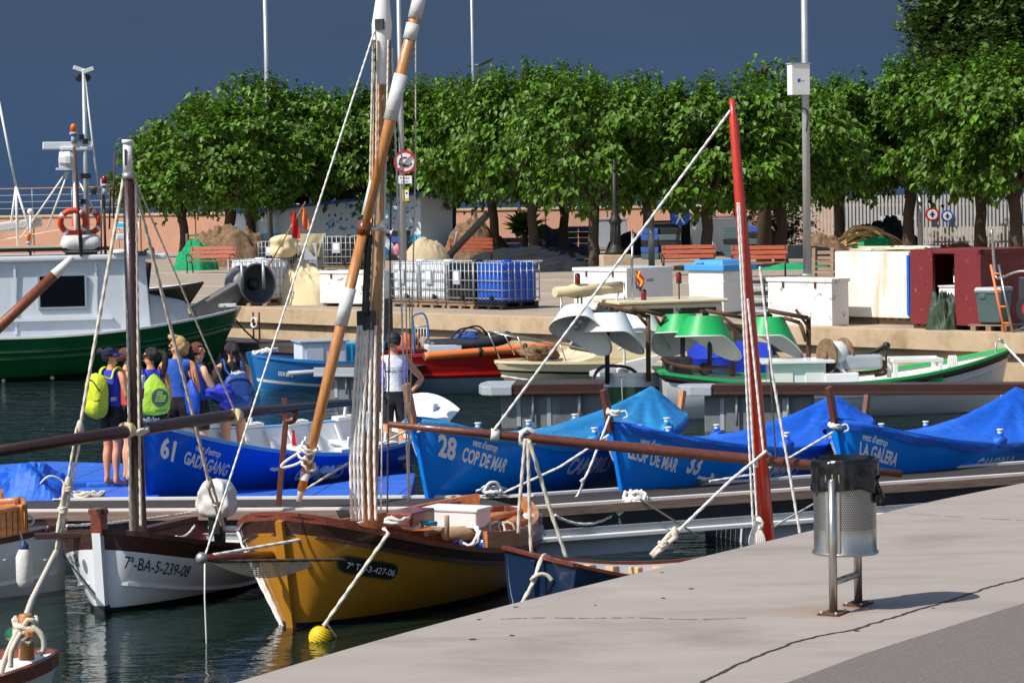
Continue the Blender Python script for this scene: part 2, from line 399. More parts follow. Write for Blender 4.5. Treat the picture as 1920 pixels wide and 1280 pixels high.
m_slate = mat('slate_blue_paint', (124, 152, 166), .5, 0, .08, 3, dirt=(60, 30, 26), dlo=.66, dhi=.7, dsc=4)
m_brass = mat('bronze_fitting', (150, 130, 90), .35, .8, .2, 9)

def dock_mat():                        # half-metre float cubes, the joints between them dark
    m = m_dock; t = m.node_tree; b = t.nodes['Principled BSDF']; N = t.nodes.new; K = t.links.new
    tcn = N('ShaderNodeTexCoord'); br = N('ShaderNodeTexBrick'); br.offset = 0; br.inputs['Scale'].default_value = 1; br.inputs['Brick Width'].default_value = .5; br.inputs['Row Height'].default_value = .5; br.inputs['Mortar Size'].default_value = .016; br.inputs['Mortar Smooth'].default_value = .4
    mpn = N('ShaderNodeMapping'); mpn.inputs['Rotation'].default_value = (0, 0, .12); K(tcn.outputs['Object'], mpn.inputs[0]); K(mpn.outputs[0], br.inputs['Vector'])
    src = b.inputs['Base Color'].links[0].from_socket; mx_ = N('ShaderNodeMix'); mx_.data_type = 'RGBA'; K(br.outputs['Fac'], mx_.inputs[0]); K(src, mx_.inputs[6]); mx_.inputs[7].default_value = (.012, .05, .24, 1); K(mx_.outputs[2], b.inputs['Base Color'])
dock_mat()
# perforated sheet of the litter bin: round holes laid out on the drum's own angle and height
def perforated():
    m = bpy.data.materials.new('perforated_steel'); m.use_nodes = True; t = m.node_tree; b = t.nodes['Principled BSDF']; N = t.nodes.new; K = t.links.new
    tcn = N('ShaderNodeTexCoord'); sp = N('ShaderNodeSeparateXYZ'); K(tcn.outputs['Object'], sp.inputs[0])
    def mm(op, a, b2=None):
        n = N('ShaderNodeMath'); n.operation = op
        for i, x in enumerate((a, b2)):
            if x is None: continue
            if isinstance(x, (int, float)): n.inputs[i].default_value = x
            else: K(x, n.inputs[i])
        return n.outputs[0]
    ang = mm('MULTIPLY', mm('ARCTAN2', sp.outputs['Y'], sp.outputs['X']), .2 / .013)
    row = mm('MULTIPLY', sp.outputs['Z'], 1 / .0113)
    odd = mm('MULTIPLY', mm('MODULO', mm('FLOOR', mm('ADD', row, 100)), 2), .5)
    fx = mm('SUBTRACT', mm('FRACT', mm('ADD', mm('ADD', ang, 300), odd)), .5); fy = mm('SUBTRACT', mm('FRACT', mm('ADD', row, 100)), .5)
    d = mm('SQRT', mm('ADD', mm('MULTIPLY', fx, fx), mm('MULTIPLY', fy, fy)))
    hole = mm('LESS_THAN', d, .33)
    mixn = N('ShaderNodeMix'); mixn.data_type = 'RGBA'; K(hole, mixn.inputs[0]); mixn.inputs[6].default_value = (.42, .40, .38, 1); mixn.inputs[7].default_value = (.03, .03, .03, 1)
    K(mixn.outputs[2], b.inputs['Base Color']); b.inputs['Roughness'].default_value = .35
    K(mm('MULTIPLY', mm('SUBTRACT', 1, hole), .85), b.inputs['Metallic'])
    return m
m_perf = perforated()

for m_ in (m_blueh, m_blueh2): m_.node_tree.nodes['Principled BSDF'].inputs['Specular IOR Level'].default_value = .22
def quay_stains(spots):                # old rust and oil stains at fixed places on the apron
    t = m_conc.node_tree; b = t.nodes['Principled BSDF']; N = t.nodes.new; K = t.links.new
    tcn = N('ShaderNodeTexCoord'); nn = N('ShaderNodeTexNoise'); nn.inputs['Scale'].default_value = 3.5; nn.inputs['Detail'].default_value = 6; K(tcn.outputs['Object'], nn.inputs['Vector'])
    out = b.inputs['Base Color'].links[0].from_socket
    for p, r_, c, k in spots:
        d = N('ShaderNodeVectorMath'); d.operation = 'DISTANCE'; K(tcn.outputs['Object'], d.inputs[0]); d.inputs[1].default_value = p
        a = N('ShaderNodeMath'); a.operation = 'MULTIPLY_ADD'; K(nn.outputs['Fac'], a.inputs[0]); a.inputs[1].default_value = r_ * 1.6; K(d.outputs['Value'], a.inputs[2])
        mr = N('ShaderNodeMapRange'); mr.inputs[1].default_value = r_ * 1.75; mr.inputs[2].default_value = r_ * .8; mr.inputs[4].default_value = k; K(a.outputs[0], mr.inputs[0])
        mx_ = N('ShaderNodeMix'); mx_.data_type = 'RGBA'; K(mr.outputs[0], mx_.inputs[0]); K(out, mx_.inputs[6]); mx_.inputs[7].default_value = (*lin(c), 1); out = mx_.outputs[2]
    K(out, b.inputs['Base Color'])
quay_stains([(tuple(on(1540, 1146, 1.3)), .34, (150, 106, 66), .5), (tuple(on(1610, 1138, 1.3)), .16, (120, 84, 60), .6), (tuple(on(1330, 1190, 1.3)), .5, (112, 102, 96), .5), (tuple(on(1000, 1215, 1.3)), .55, (116, 106, 100), .45), (tuple(on(1760, 1010, 1.3)), .6, (118, 108, 102), .45), (tuple(on(1180, 1110, 1.3)), .4, (176, 166, 158), .5)])
# ---------------------------------------------------------------- water
def water_mat():
    m = bpy.data.materials.new('harbour_water'); m.use_nodes = True; t = m.node_tree; b = t.nodes['Principled BSDF']; N = t.nodes.new; K = t.links.new
    b.inputs['Base Color'].default_value = (.005, .016, .012, 1); b.inputs['Roughness'].default_value = .03; b.inputs['IOR'].default_value = 1.33
    tcn = N('ShaderNodeTexCoord'); mp1 = N('ShaderNodeMapping'); mp1.inputs['Scale'].default_value = (.55, 1.0, 1); K(tcn.outputs['Object'], mp1.inputs[0])
    n1 = N('ShaderNodeTexNoise'); n1.inputs['Scale'].default_value = 1.6; n1.inputs['Detail'].default_value = 3; n1.inputs['Distortion'].default_value = .6; K(mp1.outputs[0], n1.inputs['Vector'])
    n2 = N('ShaderNodeTexNoise'); n2.inputs['Scale'].default_value = 5.5; n2.inputs['Detail'].default_value = 3; K(mp1.outputs[0], n2.inputs['Vector'])
    # calm between the near boats, breezier out in the basin
    sp = N('ShaderNodeSeparateXYZ'); K(tcn.outputs['Object'], sp.inputs[0])
    mr = N('ShaderNodeMapRange'); mr.inputs[1].default_value = 28; mr.inputs[2].default_value = 36; mr.inputs[3].default_value = .05; mr.inputs[4].default_value = 1.0; K(sp.outputs['Y'], mr.inputs[0])
    ad = N('ShaderNodeMath'); ad.operation = 'MULTIPLY_ADD'; K(n2.outputs['Fac'], ad.inputs[0]); ad.inputs[1].default_value = .45; K(n1.outputs['Fac'], ad.inputs[2])
    bp = N('ShaderNodeBump'); bp.inputs['Distance'].default_value = .5; K(ad.outputs[0], bp.inputs['Height']); K(mr.outputs[0], bp.inputs['Strength']); K(bp.outputs[0], b.inputs['Normal'])
    return m
m_water = water_mat()
w = MB(); w.add([(-4000, -300, 0), (4000, -300, 0), (4000, 9000, 0), (-4000, 9000, 0)], [(0, 1, 2, 3)])
tag(w.build('water', m_water, recalc=False), kind='structure')

# ---------------------------------------------------------------- near quay
QZ = 1.3
e = [on(*p, QZ) for p in ((430, 1280), (700, 1200), (940, 1135), (1180, 1076), (1300, 1046), (1450, 1010), (1600, 974), (1750, 938), (1920, 904))]
d0 = (e[0] - e[1]).normalized(); d1 = (e[-1] - e[-2]).normalized()
edge_pts = [e[0] + d0 * 14] + spline(e, 4) + [e[-1] + d1 * 12]
side = V((1, -.55, 0)).normalized()
q = MB(); q.prism([(p.x, p.y) for p in edge_pts] + [(edge_pts[-1].x + 14, edge_pts[-1].y - 16), (edge_pts[0].x + 20, edge_pts[0].y - 14)], -1.5, QZ)
tag(q.build('quay', m_conc, bevel=.02), kind='structure')
# asphalt of the roadway behind the concrete apron, laid as a thin sheet
a0 = [on(*p, QZ + .005) for p in ((1400, 1300), (1480, 1277), (1620, 1225), (1760, 1180), (1920, 1130), (2100, 1078))]
mb = MB(); n = len(a0)
pts = [a0[0] + V((-1.2, -3.2, 0))] + spline(a0, 5) + [a0[-1] + V((6, 2, 0)), a0[-1] + V((9, -12, 0)), a0[0] + V((2, -9, 0))]
mb.add(pts, [tuple(range(len(pts)))])
tag(mb.build('road', m_asph, recalc=False), kind='structure')
# the ragged joint running through the apron
cr = spline([on(*p, QZ + .004) for p in ((1290, 1290), (1400, 1238), (1500, 1200), (1600, 1178), (1720, 1142), (1800, 1118), (1860, 1098), (1930, 1080), (2050, 1045))], 26)
mb = MB(); prev = None
L_, R_ = [], []
for i, p in enumerate(cr):
    t = (cr[min(i + 1, len(cr) - 1)] - cr[max(i - 1, 0)]).normalized(); nn = V((-t.y, t.x, 0))
    j = mnoise.noise(p * 9) * .022; wd = .008 + .010 * abs(mnoise.noise(p * 23))
    L_.append(p + nn * (j + wd)); R_.append(p + nn * (j - wd))
for i in range(len(cr) - 1): mb.add([L_[i], L_[i + 1], R_[i + 1], R_[i]], [(0, 1, 2, 3)])
tag(mb.build('expansion_joint', m_crack, recalc=False), kind='structure')

# faint pour lines and old surface cracks across the apron
for pts_, wd_ in ((((935, 1160), (1010, 1157), (1100, 1158), (1190, 1157), (1300, 1160), (1400, 1157)), .005), (((1700, 962), (1790, 968), (1920, 975)), .004)):
    P_ = spline([on(*p, QZ + .003) for p in pts_], 12); mb = MB(); rr_ = random.Random(3)
    for i in range(len(P_) - 1):
        if rr_.random() < .25: continue
        t = (P_[i + 1] - P_[i]).normalized(); nn = V((-t.y, t.x, 0)); w0_, w1_ = wd_ * rr_.uniform(.5, 2.2), wd_ * rr_.uniform(.5, 2.2)
        mb.add([P_[i] + nn * w0_, P_[i + 1] + nn * w1_, P_[i + 1] - nn * w1_, P_[i] - nn * w0_], [(0, 1, 2, 3)])
    tag(mb.build('expansion_joint', mat('hairline_grey', (112, 104, 98), .95), recalc=False), kind='structure')
# ---------------------------------------------------------------- far quay, plaza and sea wall
QA = on(450, 576, QZ); QB = on(1920, 626, QZ)
QD = (QB - QA).normalized(); QN = V((-QD.y, QD.x, 0))          # QN points inland
if QN.y < 0: QN = -QN
QROT = math.atan2(QD.y, QD.x)
def quay(s, t, z=QZ): return QA + QD * s + QN * t + V((0, 0, z - QZ))
mb = MB()
c0, c1 = QA - QD * 30, QB + QD * 16
mb.prism([(c0.x, c0.y), (c1.x, c1.y), (c1.x + 60, c1.y + 10), (c1.x + 80, c1.y + 120), (c0.x - 40, c0.y + 120)], -1.5, QZ)
tag(mb.build('harbour_quay', m_plaza), kind='structure')
mb = MB(); L = (c1 - c0).length
f = lambda s, t: c0 + QD * s + QN * t
mb.box(f(L / 2, -.05) + V((0, 0, QZ - .16 - QZ)), (L, .5, .36), QROT)            # capping course
mb.box(f(L / 2, .0) + V((0, 0, .28 - QZ)), (L, .28, 1.56), QROT)
mb.box(f(L / 2, -.03) + V((0, 0, 1.0 - QZ)), (L, .3, .05), QROT, m=1)
for k in range(9): mb.box(f(4 + k * 6.2, -.145) + V((0, 0, .4 - QZ)), (.03, .02, 1.2), QROT, m=1)
tag(mb.build('quay_wall', [m_stone, m_stone_d], bevel=.015), 'sunlit sandstone coloured harbour wall with a dark horizontal joint, below the crates', 'quay wall')
# pale seam of paving behind the edge
mb = MB()
for t, wd in ((4.2, .25), (9.0, .3), (17, .4), (30, .4)):
    mb.box(f(L / 2, t) + V((0, 0, .004)), (L, wd, .004), QROT)
tag(mb.build('paving_strip', mat('pale_paving_strip', (182, 170, 154), .9, 0, .08, 2), recalc=False), kind='structure')
# sea wall behind the plaza
SW0, SW1 = on(-160, 478, QZ), on(1560, 462, QZ)
sd_ = (SW1 - SW0).normalized(); sr = math.atan2(sd_.y, sd_.x); sl = (SW1 - SW0).length
T = Thing('sea_wall', 'long pinkish rendered sea wall behind the trees with a paler coping', 'wall', SW0, sr)
b = MB(); b.box((sl / 2, .3, .96), (sl, .5, 1.92)); 
for k in range(int(sl / 3.2)): b.box((k * 3.2 + 1, .045, .95), (.05, .03, 1.8), m=1)
b.build('wall_face', [m_pink, m_stone_d], T)
b = MB(); b.box((sl / 2, .28, 1.98), (sl, .62, .12)); b.build('coping', m_stone, T, bevel=.02)
T = Thing('railing', 'thin metal railing of four horizontal bars along the top of the pink sea wall', 'railing', SW0 + V((0, 0, 2.04)), sr)
b = MB(); b.cyl((0, .3, 0), (0, .3, 1.4), .018, n=6); rp = b.build('post', m_galv, T)
for k in range(1, int(sl / 2.4) + 1):
    c = rp.copy(); col.objects.link(c); c.location = (k * 2.4, 0, 0)
b = MB()
for z in (.35, .7, 1.05): b.cyl((0, .3, z), (sl, .3, z), .02, n=6)
b.build('crossbar', m_galv, T)
b = MB(); b.cyl((0, .3, 1.4), (sl, .3, 1.4), .035, n=8); b.build('handrail', mat('railing_wood', (150, 110, 80), .6), T)
# ---------------------------------------------------------------- trees
rnd = random.Random(11)
def leaf(mb, p, d, up, s):
    d = V(d).normalized(); x = d.cross(V(up))
    if x.length < 1e-3: x = V((1, 0, 0))
    x.normalize(); n = x.cross(d)
    w = s * .36
    mb.add([p, p + d * s * .35 + x * w + n * s * .10, p + d * s - n * s * .12, p + d * s * .35 - x * w + n * s * .10], [(0, 1, 2), (0, 2, 3)], 0, False)
def tree_proto(seed):
    r = random.Random(seed)
    tr = MB(); h = 2.7
    pts = [V((0, 0, -.05))]; 
    for k in range(1, 6): pts.append(V((r.uniform(-.06, .06), r.uniform(-.06, .06), h * k / 5)))
    tr.tube(pts, [.30, .24, .21, .20, .21, .24], 10)
    ends = []
    for k in range(7):
        a = k / 7 * 2 * PI + r.uniform(-.3, .3); o = pts[-1] - V((0, 0, .15))
        e1 = o + V((math.cos(a) * .7, math.sin(a) * .7, .75)); e2 = e1 + V((math.cos(a) * .9, math.sin(a) * .9, .9 + r.uniform(0, .5)))
        tr.tube([o, e1, e2], [.13, .09, .03], 6); ends.append(e2)
    tr.tube([pts[-1], pts[-1] + V((.1, 0, 1)), pts[-1] + V((0, .1, 2.5))], [.16, .1, .03], 6)
    cr = MB(); C = V((0, 0, 4.84)); rad = V((2.95, 2.95, 2.22))
    for k in range(122):                           # leaf clumps over the crown, hanging
        u = r.uniform(-.95, 1); a = r.uniform(0, 2 * PI); q = math.sqrt(1 - u * u) ** .62; sh = r.uniform(.62, 1.08); u = math.copysign(abs(u) ** .8, u) * .92
        c = C + V((q * math.cos(a) * rad.x * sh, q * math.sin(a) * rad.y * sh, u * rad.z * sh))
        cs = r.uniform(.34, .56); out = (c - C); out.z *= .4
        for j in range(r.randint(54, 78)):
            p = c + V((r.gauss(0, 1), r.gauss(0, 1), r.gauss(0, .8))) * cs * .55
            d = out.normalized() * r.uniform(.1, .8) + V((r.gauss(0, .55), r.gauss(0, .55), -r.uniform(.2, 1.1)))
            leaf(cr, p, d, (r.gauss(0, .3), r.gauss(0, .3), 1), r.uniform(.19, .38))
    for k in range(48):                           # young shoots over the top
        a = r.uniform(0, 2 * PI); q = r.uniform(0, .95); b0 = C + V((q * math.cos(a) * 2.6, q * math.sin(a) * 2.6, rad.z * (1 - q ** 4) ** .5 * .86)); hh = r.uniform(.45, 1.3)
        tilt = V((r.uniform(-.25, .25), r.uniform(-.25, .25), 1))
        for j in range(24):
            t = r.random(); p = b0 + tilt * hh * t + V((r.gauss(0, .06), r.gauss(0, .06), 0))
            leaf(cr, p, V((r.gauss(0, 1), r.gauss(0, 1), r.uniform(-.9, .4))), (0, 0, 1), r.uniform(.2, .36) * (1.1 - .5 * t))
    for k in range(26):                           # hanging sprays under the crown
        a = r.uniform(0, 2 * PI); q = r.uniform(.3, .98); b0 = C + V((q * math.cos(a) * 2.8, q * math.sin(a) * 2.8, -rad.z * (1 - q ** 3) ** .5 * .86)); hh = r.uniform(.3, 1.1)
        for j in range(26):
            p = b0 + V((r.gauss(0, .12), r.gauss(0, .12), -hh * r.random()))
            leaf(cr, p, V((r.gauss(0, .5), r.gauss(0, .5), -1)), (r.gauss(0, .3), r.gauss(0, .3), 1), r.uniform(.18, .3))
    return tr, cr
protos = []
for k in range(4):
    a, b = tree_proto(50 + k); protos.append((a, b))
TREES = [  # trunk foot in the photo, crown top, crown radius in m, proto, sideways shift, where it stands
    (432, 490, 200, 3.0, 0, 'leafy plane tree rising over the green net heap and the bench'),
    (345, 482, 235, 2.6, 1, 'leafy low tree at the far end of the row, over the wooden pallet rack'),
    (472, 484, 158, 2.7, 1, 'leafy plane tree with a leaning limb in front of the blue fish mural'),
    (575, 482, 180, 2.7, 2, 'leafy plane tree in front of the fish mural, over the red and orange flags'),
    (690, 482, 178, 2.7, 3, 'leafy plane tree behind the tall varnished mast'),
    (795, 480, 168, 2.6, 0, 'leafy plane tree just past the no fishing sign pole'),
    (847, 476, 166, 2.6, 2, 'leafy plane tree with a slim trunk against the pink wall, by the crane arm'),
    (926, 484, 152, 2.5, 1, 'leafy plane tree with a stout trunk behind the blue tank'),
    (1000, 486, 140, 2.5, 3, 'leafy plane tree with a thick trunk near the dark blue nets'),
    (1058, 480, 142, 2.4, 0, 'leafy plane tree whose slim trunk leans behind the nets'),
    (1112, 508, 158, 2.3, 2, 'leafy plane tree in the front row beside the cast iron lamp post'),
    (1215, 482, 158, 2.5, 1, 'leafy plane tree over the grey waste containers and blue pedestrian sign'),
    (1326, 504, 162, 2.5, 3, 'leafy plane tree with its trunk beside the orange slatted bench'),
    (1466, 499, 172, 2.4, 0, 'leafy plane tree with its trunk behind the bench near the red mast'),
    (1576, 478, 160, 2.6, 2, 'leafy plane tree with a pale patchy trunk beside the rope heap'),
    (1706, 478, 128, 2.7, 1, 'leafy plane tree with a dark trunk before the caged tank by the fence'),
    (1838, 480, 122, 2.7, 3, 'leafy plane tree with twin pale stems by the picket fence'),
    (1905, 486, 112, 2.8, 0, 'leafy plane tree cut by the edge of the view beside the picket fence'),
]
first = {}
for px, py, ty, rr, pv, lab in TREES:
    b0 = on(px, py, QZ); yt = at(px, ty, b0.y).z
    T = Thing('plane_tree', lab, 'tree', b0, rnd.uniform(0, 6.28), 'plane trees along the harbour promenade')
    if pv not in first:
        first[pv] = (protos[pv][0].build('trunk', m_bark, T).data, protos[pv][1].build('crown', m_leaf, T, recalc=False).data)
    else:
        for nme, me in zip(('trunk', 'crown'), first[pv]):
            o = bpy.data.objects.new(nme, me); col.objects.link(o); o.parent = T.o
    T.o.scale = (rr / 2.55, rr / 2.55, (yt - QZ - .25) / 7.0)
# the taller poplar-like tree behind and the pine at the corner
def loose_tree(name, lab, px, py, top, rad, m, nclump, nl, ls, trunk_h, tall, seed, upward=False):
    r = random.Random(seed); b0 = on(px, py, QZ); H = at(px, top, b0.y).z - QZ
    T = Thing(name, lab, 'tree', b0)
    t = MB(); t.tube([(0, 0, -.05), (.1, 0, H * .4), (0, .1, H * .8)], [.3, .22, .06], 9)
    for k in range(10):
        a = r.uniform(0, 6.28); z = H * r.uniform(trunk_h, .85); t.tube([(0, 0, z), (math.cos(a) * rad * .5, math.sin(a) * rad * .5, z + rad * .3), (math.cos(a) * rad * .8, math.sin(a) * rad * .8, z + rad * .4)], [.1, .06, .02], 5)
    t.build('trunk', m_bark, T)
    c = MB(); zc = H * (1 + trunk_h) / 2; zr = H * (1 - trunk_h) / 2
    for k in range(nclump):
        u = r.uniform(-1, 1); a = r.uniform(0, 6.28); q = math.sqrt(1 - u * u) ** (.6 if tall else 1); s = r.uniform(.35, 1.0) ** .6
        cc = V((q * math.cos(a) * rad * s, q * math.sin(a) * rad * s, zc + u * zr * s))
        for j in range(nl):
            p = cc + V((r.gauss(0, 1), r.gauss(0, 1), r.gauss(0, .7))) * (.3 if tall else .5)
            leaf(c, p, V((r.gauss(0, 1), r.gauss(0, 1), r.uniform(-.3, 1.2) if upward else -r.uniform(-.2, 1))), (0, 0, 1), ls * r.uniform(.7, 1.3))
    c.build('crown', m, T, recalc=False)
loose_tree('young_tree', 'slender young tree rising above the row of plane trees near the white pole box', 1432, 492, 72, 1.1, m_leaf, 40, 34, .26, .35, True, 5)
loose_tree('pine_tree', 'big dark stone pine towering behind the plane trees at the corner of the view', 1985, 450, -80, 7.0, m_pine, 760, 70, .44, .42, False, 6, True)
loose_tree('cypress_shrub', 'dark dense shrub under the trees beside the picket fence', 1462, 474, 372, 1.0, m_cyp, 60, 40, .16, .05, False, 8, True)
for px, py, tp, lab, sd2 in ((985, 482, 385, 'spiky palm like plant with arching fronds between two dark trunks under the trees', 3),):
    b0 = on(px, py, QZ); T = Thing('fan_palm', lab, 'plant', b0); r = random.Random(sd2)
    b = MB(); b.tube([(0, 0, 0), (0, 0, 1.1)], [.16, .12], 8); b.build('stem', m_bark, T)
    b = MB()
    for k in range(90):
        a = r.uniform(0, 6.28); el = r.uniform(-.2, 1.3); d = V((math.cos(a) * math.cos(el), math.sin(a) * math.cos(el), math.sin(el)))
        leaf(b, V((0, 0, 1.1)) + d * .1, d, (0, 0, 1), r.uniform(.7, 1.1))
    b.build('frond', m_leaf, T, recalc=False)
# ---------------------------------------------------------------- poles and street furniture on the far side
def pole(name, lab, cat, px, py, top, r0, r1, band=None):
    b0 = on(px, py, QZ); H = at(px, top, b0.y).z - QZ
    T = Thing(name, lab, cat, b0, 0); b = MB(); b.cyl((0, 0, 0), (0, 0, H), r0, r1, 16); b.build('pole', m_galv, T)
    b = MB(); b.cyl((0, 0, 0), (0, 0, .06), r0 * 2.2, n=8); b.build('base_flange', m_galv, T)
    return T, H
pole('lamp_post', 'tall plain grey lamp post standing in the leaves over the white caged tank', 'lamp post', 508, 484, -120, .13, .1)
T, H = pole('lamp_post', 'tall slim grey lamp post with a flat floodlight on a short bracket', 'lamp post', 893, 470, -140, .09, .07)
zf = T.l(at(890, 122, T.o.location.y)).z
b = MB(); b.bar((0, 0, zf), (.3, -.05, zf + .02), .05, .05); b.build('bracket', m_galv, T)
b = MB(); b.box((.62, -.1, zf + .12), (.75, .5, .12), M=Matrix.Rotation(-.45, 3, 'Y')); fl = b.build('floodlight', m_alu_d, T, bevel=.02)
b = MB(); b.box((.66, -.1, zf + .045), (.5, .38, .02), M=Matrix.Rotation(-.45, 3, 'Y')); b.build('lens', mat('lamp_lens', (120, 118, 110), .2), fl)
T, H = pole('sign_post', 'tall grey post carrying the round red no fishing sign', 'sign post', 758, 530, -150, .095, .07)
Yp = T.o.location.y
def disc(mb, c, r, y, m, n=28, sc=1.0): mb.add([V(c) + V((r * math.cos(2 * PI * k / n), y, r * math.sin(2 * PI * k / n))) for k in range(n)], [tuple(range(n))], m)
c = T.l(at(760, 304, Yp)); c.y = -.12; rr = .36
b = MB(); b.lathe([(rr, 0), (rr, .03)], 28, 0, Matrix.Rotation(PI / 2, 3, 'X'), c)
disc(b, c, rr * .78, -.034, 1)
hook = spline([c + V((.05, -.04, .14)), c + V((-.12, -.04, .12)), c + V((-.17, -.04, -.02)), c + V((-.05, -.04, -.14)), c + V((.12, -.04, -.1)), c + V((.2, -.04, -.02))], 6)
b.tube(hook, .022, 6, 2); b.tube([c + V((-.2, -.04, -.03)), c + V((-.05, -.04, -.1)), c + V((.1, -.04, -.14))], [.05, .045, .02], 6, 2)
b.bar(c + V((.2, -.05, .22)), c + V((-.2, -.05, -.2)), .012, .075, 0, up=(0, 1, 0))
b.build('prohibition_disc', [m_signr, m_signw, m_black], T)
c2 = T.l(at(760, 337, Yp)); c2.y = -.12
b = MB(); b.box(c2, (.42, .02, .24)); flat_text(b, 'Prohibit', c2 + V((-.16, -.011, .02)), (1, 0, 0), (0, 0, 1), .09, 1); flat_text(b, 'pescar', c2 + V((-.13, -.011, -.08)), (1, 0, 0), (0, 0, 1), .09, 1)
b.build('text_plate', [m_signw, m_letter_d], T)
c3 = T.l(at(761, 366, Yp)); c3.y = -.12
b = MB(); b.box(c3, (.2, .03, .36)); b.box(c3 + V((.03, -.017, .02)), (.12, .004, .24), m=1); b.box(c3 + V((.03, -.02, .06)), (.06, .004, .05), m=2); b.build('warning_plate', [m_yel, m_signw, m_black], T)
T, H = pole('lamp_post', 'tall grey lamp post carrying a white cabinet high up near the red mast', 'lamp post', 1514, 517, -150, .13, .1)
Yp = T.o.location.y; c = T.l(at(1496, 150, Yp)); c.y = -.2
b = MB(); b.box(c, (.62, .34, .95), rz=.35); cb = b.build('cabinet', m_whitem, T, bevel=.015)
b = MB(); b.box(c + V((0, 0, .49)), (.68, .4, .03), rz=.35); b.build('cabinet_roof', m_greyp, cb)
Mr = Matrix.Rotation(.35, 3, 'Z')
b = MB(); b.add([c + Mr @ V((x, -.173, z)) for x, z in ((-.12, -.09), (-.02, -.09), (-.02, .02), (-.12, .02))], [(0, 1, 2, 3)]); b.add([c + Mr @ V((x, -.173, z)) for x, z in ((.0, -.06), (.12, -.06), (.12, -.02), (.0, -.02))], [(0, 1, 2, 3)], 1)
b.build('sticker', [m_signb, m_greyp], cb, recalc=False)
b = MB(); b.tube(spline([c + V((0, .1, -.48)), c + V((-.05, .1, -.8)), V((.05, -.14, c.z - 1.0)), V((0, -.14, c.z - 1.6))], 5), .02, 6); b.build('cable', m_black, T)
pole('service_pole', 'short pale pole standing behind the bench and the grey containers', 'pole', 1222, 505, 396, .11, .11)
pole('service_pole', 'short grey pole in front of the picket fence beside the caged white tank', 'pole', 1726, 478, 356, .11, .1)

def bench(px, py, rz, lab, first=[None]):
    if first[0]: return copy_thing(first[0], on(px, py, QZ), rz, lab)
    T = Thing('park_bench', lab, 'bench', on(px, py, QZ), rz, 'orange slatted benches under the trees'); first[0] = T.o
    b = MB()
    for k in range(4): b.box((0, -.22 + k * .13, .45), (1.75, .11, .035))
    b.build('seat', m_bench, T, bevel=.008)
    b = MB()
    for k in range(3): b.box((0, .27 + k * .05, .60 + k * .15), (1.75, .035, .125), M=Matrix.Rotation(-.28, 3, 'X'))
    b.build('backrest', m_bench, T, bevel=.008)
    for s in (-1, 1):
        b = MB(); b.tube(spline([(s * .8, -.3, 0), (s * .8, -.25, .43), (s * .8, .2, .43), (s * .8, .38, .95)], 5), .025, 6); b.tube([(s * .8, .22, .42), (s * .8, .36, 0)], .025, 6); b.build('leg', m_iron, T)
        b = MB(); b.tube(spline([(s * .84, .26, .62), (s * .84, .0, .68), (s * .84, -.24, .64), (s * .84, -.28, .44)], 5), .02, 6); b.build('armrest', m_iron, T)
    return T.o
bench(1291, 516, -.12, 'orange slatted bench between the cast iron lamp post and a tree trunk')
bench(1424, 519, -.12, 'orange slatted bench crossed by the red mast in front of a tree trunk')
bench(395, 512, -.22, 'orange slatted bench in front of the green net heap')
bench(885, 492, .1, 'orange slatted bench half hidden behind the caged tanks and brown net heap')
bench(470, 492, -.2, 'orange slatted bench end beside the white bundle on the caged tank')

# cast iron lamp post foot on its stone pedestal
b0 = on(1155, 512, QZ)
T = Thing('cast_iron_lamp_post', 'dark fluted cast iron lamp post on a square stone pedestal', 'lamp post', b0, .1)
b = MB(); b.box((0, 0, .31), (1.0, 1.0, .62)); b.build('pedestal', m_stone, T, bevel=.03)
b = MB(); b.lathe([(.34, .62), (.34, .72), (.26, .8), (.2, .9), (.17, 1.0), (.16, 1.6), (.2, 1.66), (.24, 1.74), (.17, 1.84), (.13, 1.95), (.1, 2.3), (.08, 3.8)], 16); 
for k in range(10): b.cyl((.165 * math.cos(k * .628), .165 * math.sin(k * .628), .95), (.16 * math.cos(k * .628), .16 * math.sin(k * .628), 1.6), .022, n=5)
b.build('column', m_iron, T)

# blue mural building
P0, P1 = on(440, 484, QZ), on(790, 482, QZ)
d = (P1 - P0); rz = math.atan2(d.y, d.x); L = d.length; zt0 = at(440, 402, P0.y).z - QZ; zt1 = at(690, 366, P1.y).z - QZ
T = Thing('kiosk', 'low white and blue kiosk with a wave and fish mural behind black caged tanks', 'kiosk', P0, rz)
b = MB(); b.add([(0, 0, 0), (L, 0, 0), (L, 0, zt1), (0, 0, zt0), (0, 3, 0), (L, 3, 0), (L, 3, zt1), (0, 3, zt0)], [(0, 1, 2, 3), (4, 5, 6, 7), (0, 4, 7, 3), (1, 5, 6, 2), (3, 2, 6, 7)])
b.build('wall', mat('mural_white', (206, 220, 230), .6, 0, .04, 1.5), T)
b = MB()
def wave(z0, amp, ph, y, m, bot):
    n = 60; up = [V((L * k / n, y, z0 + amp * math.sin(k / n * 6 + ph))) for k in range(n + 1)]; dn = [V((L * k / n, y, bot(k / n))) for k in range(n + 1)]
    for k in range(n): b.add([dn[k], dn[k + 1], up[k + 1], up[k]], [(0, 1, 2, 3)], m)
wave(1.0, .12, .4, -.006, 0, lambda t: .55); wave(.72, .14, 0.2, -.012, 1, lambda t: 0)
r = random.Random(4)
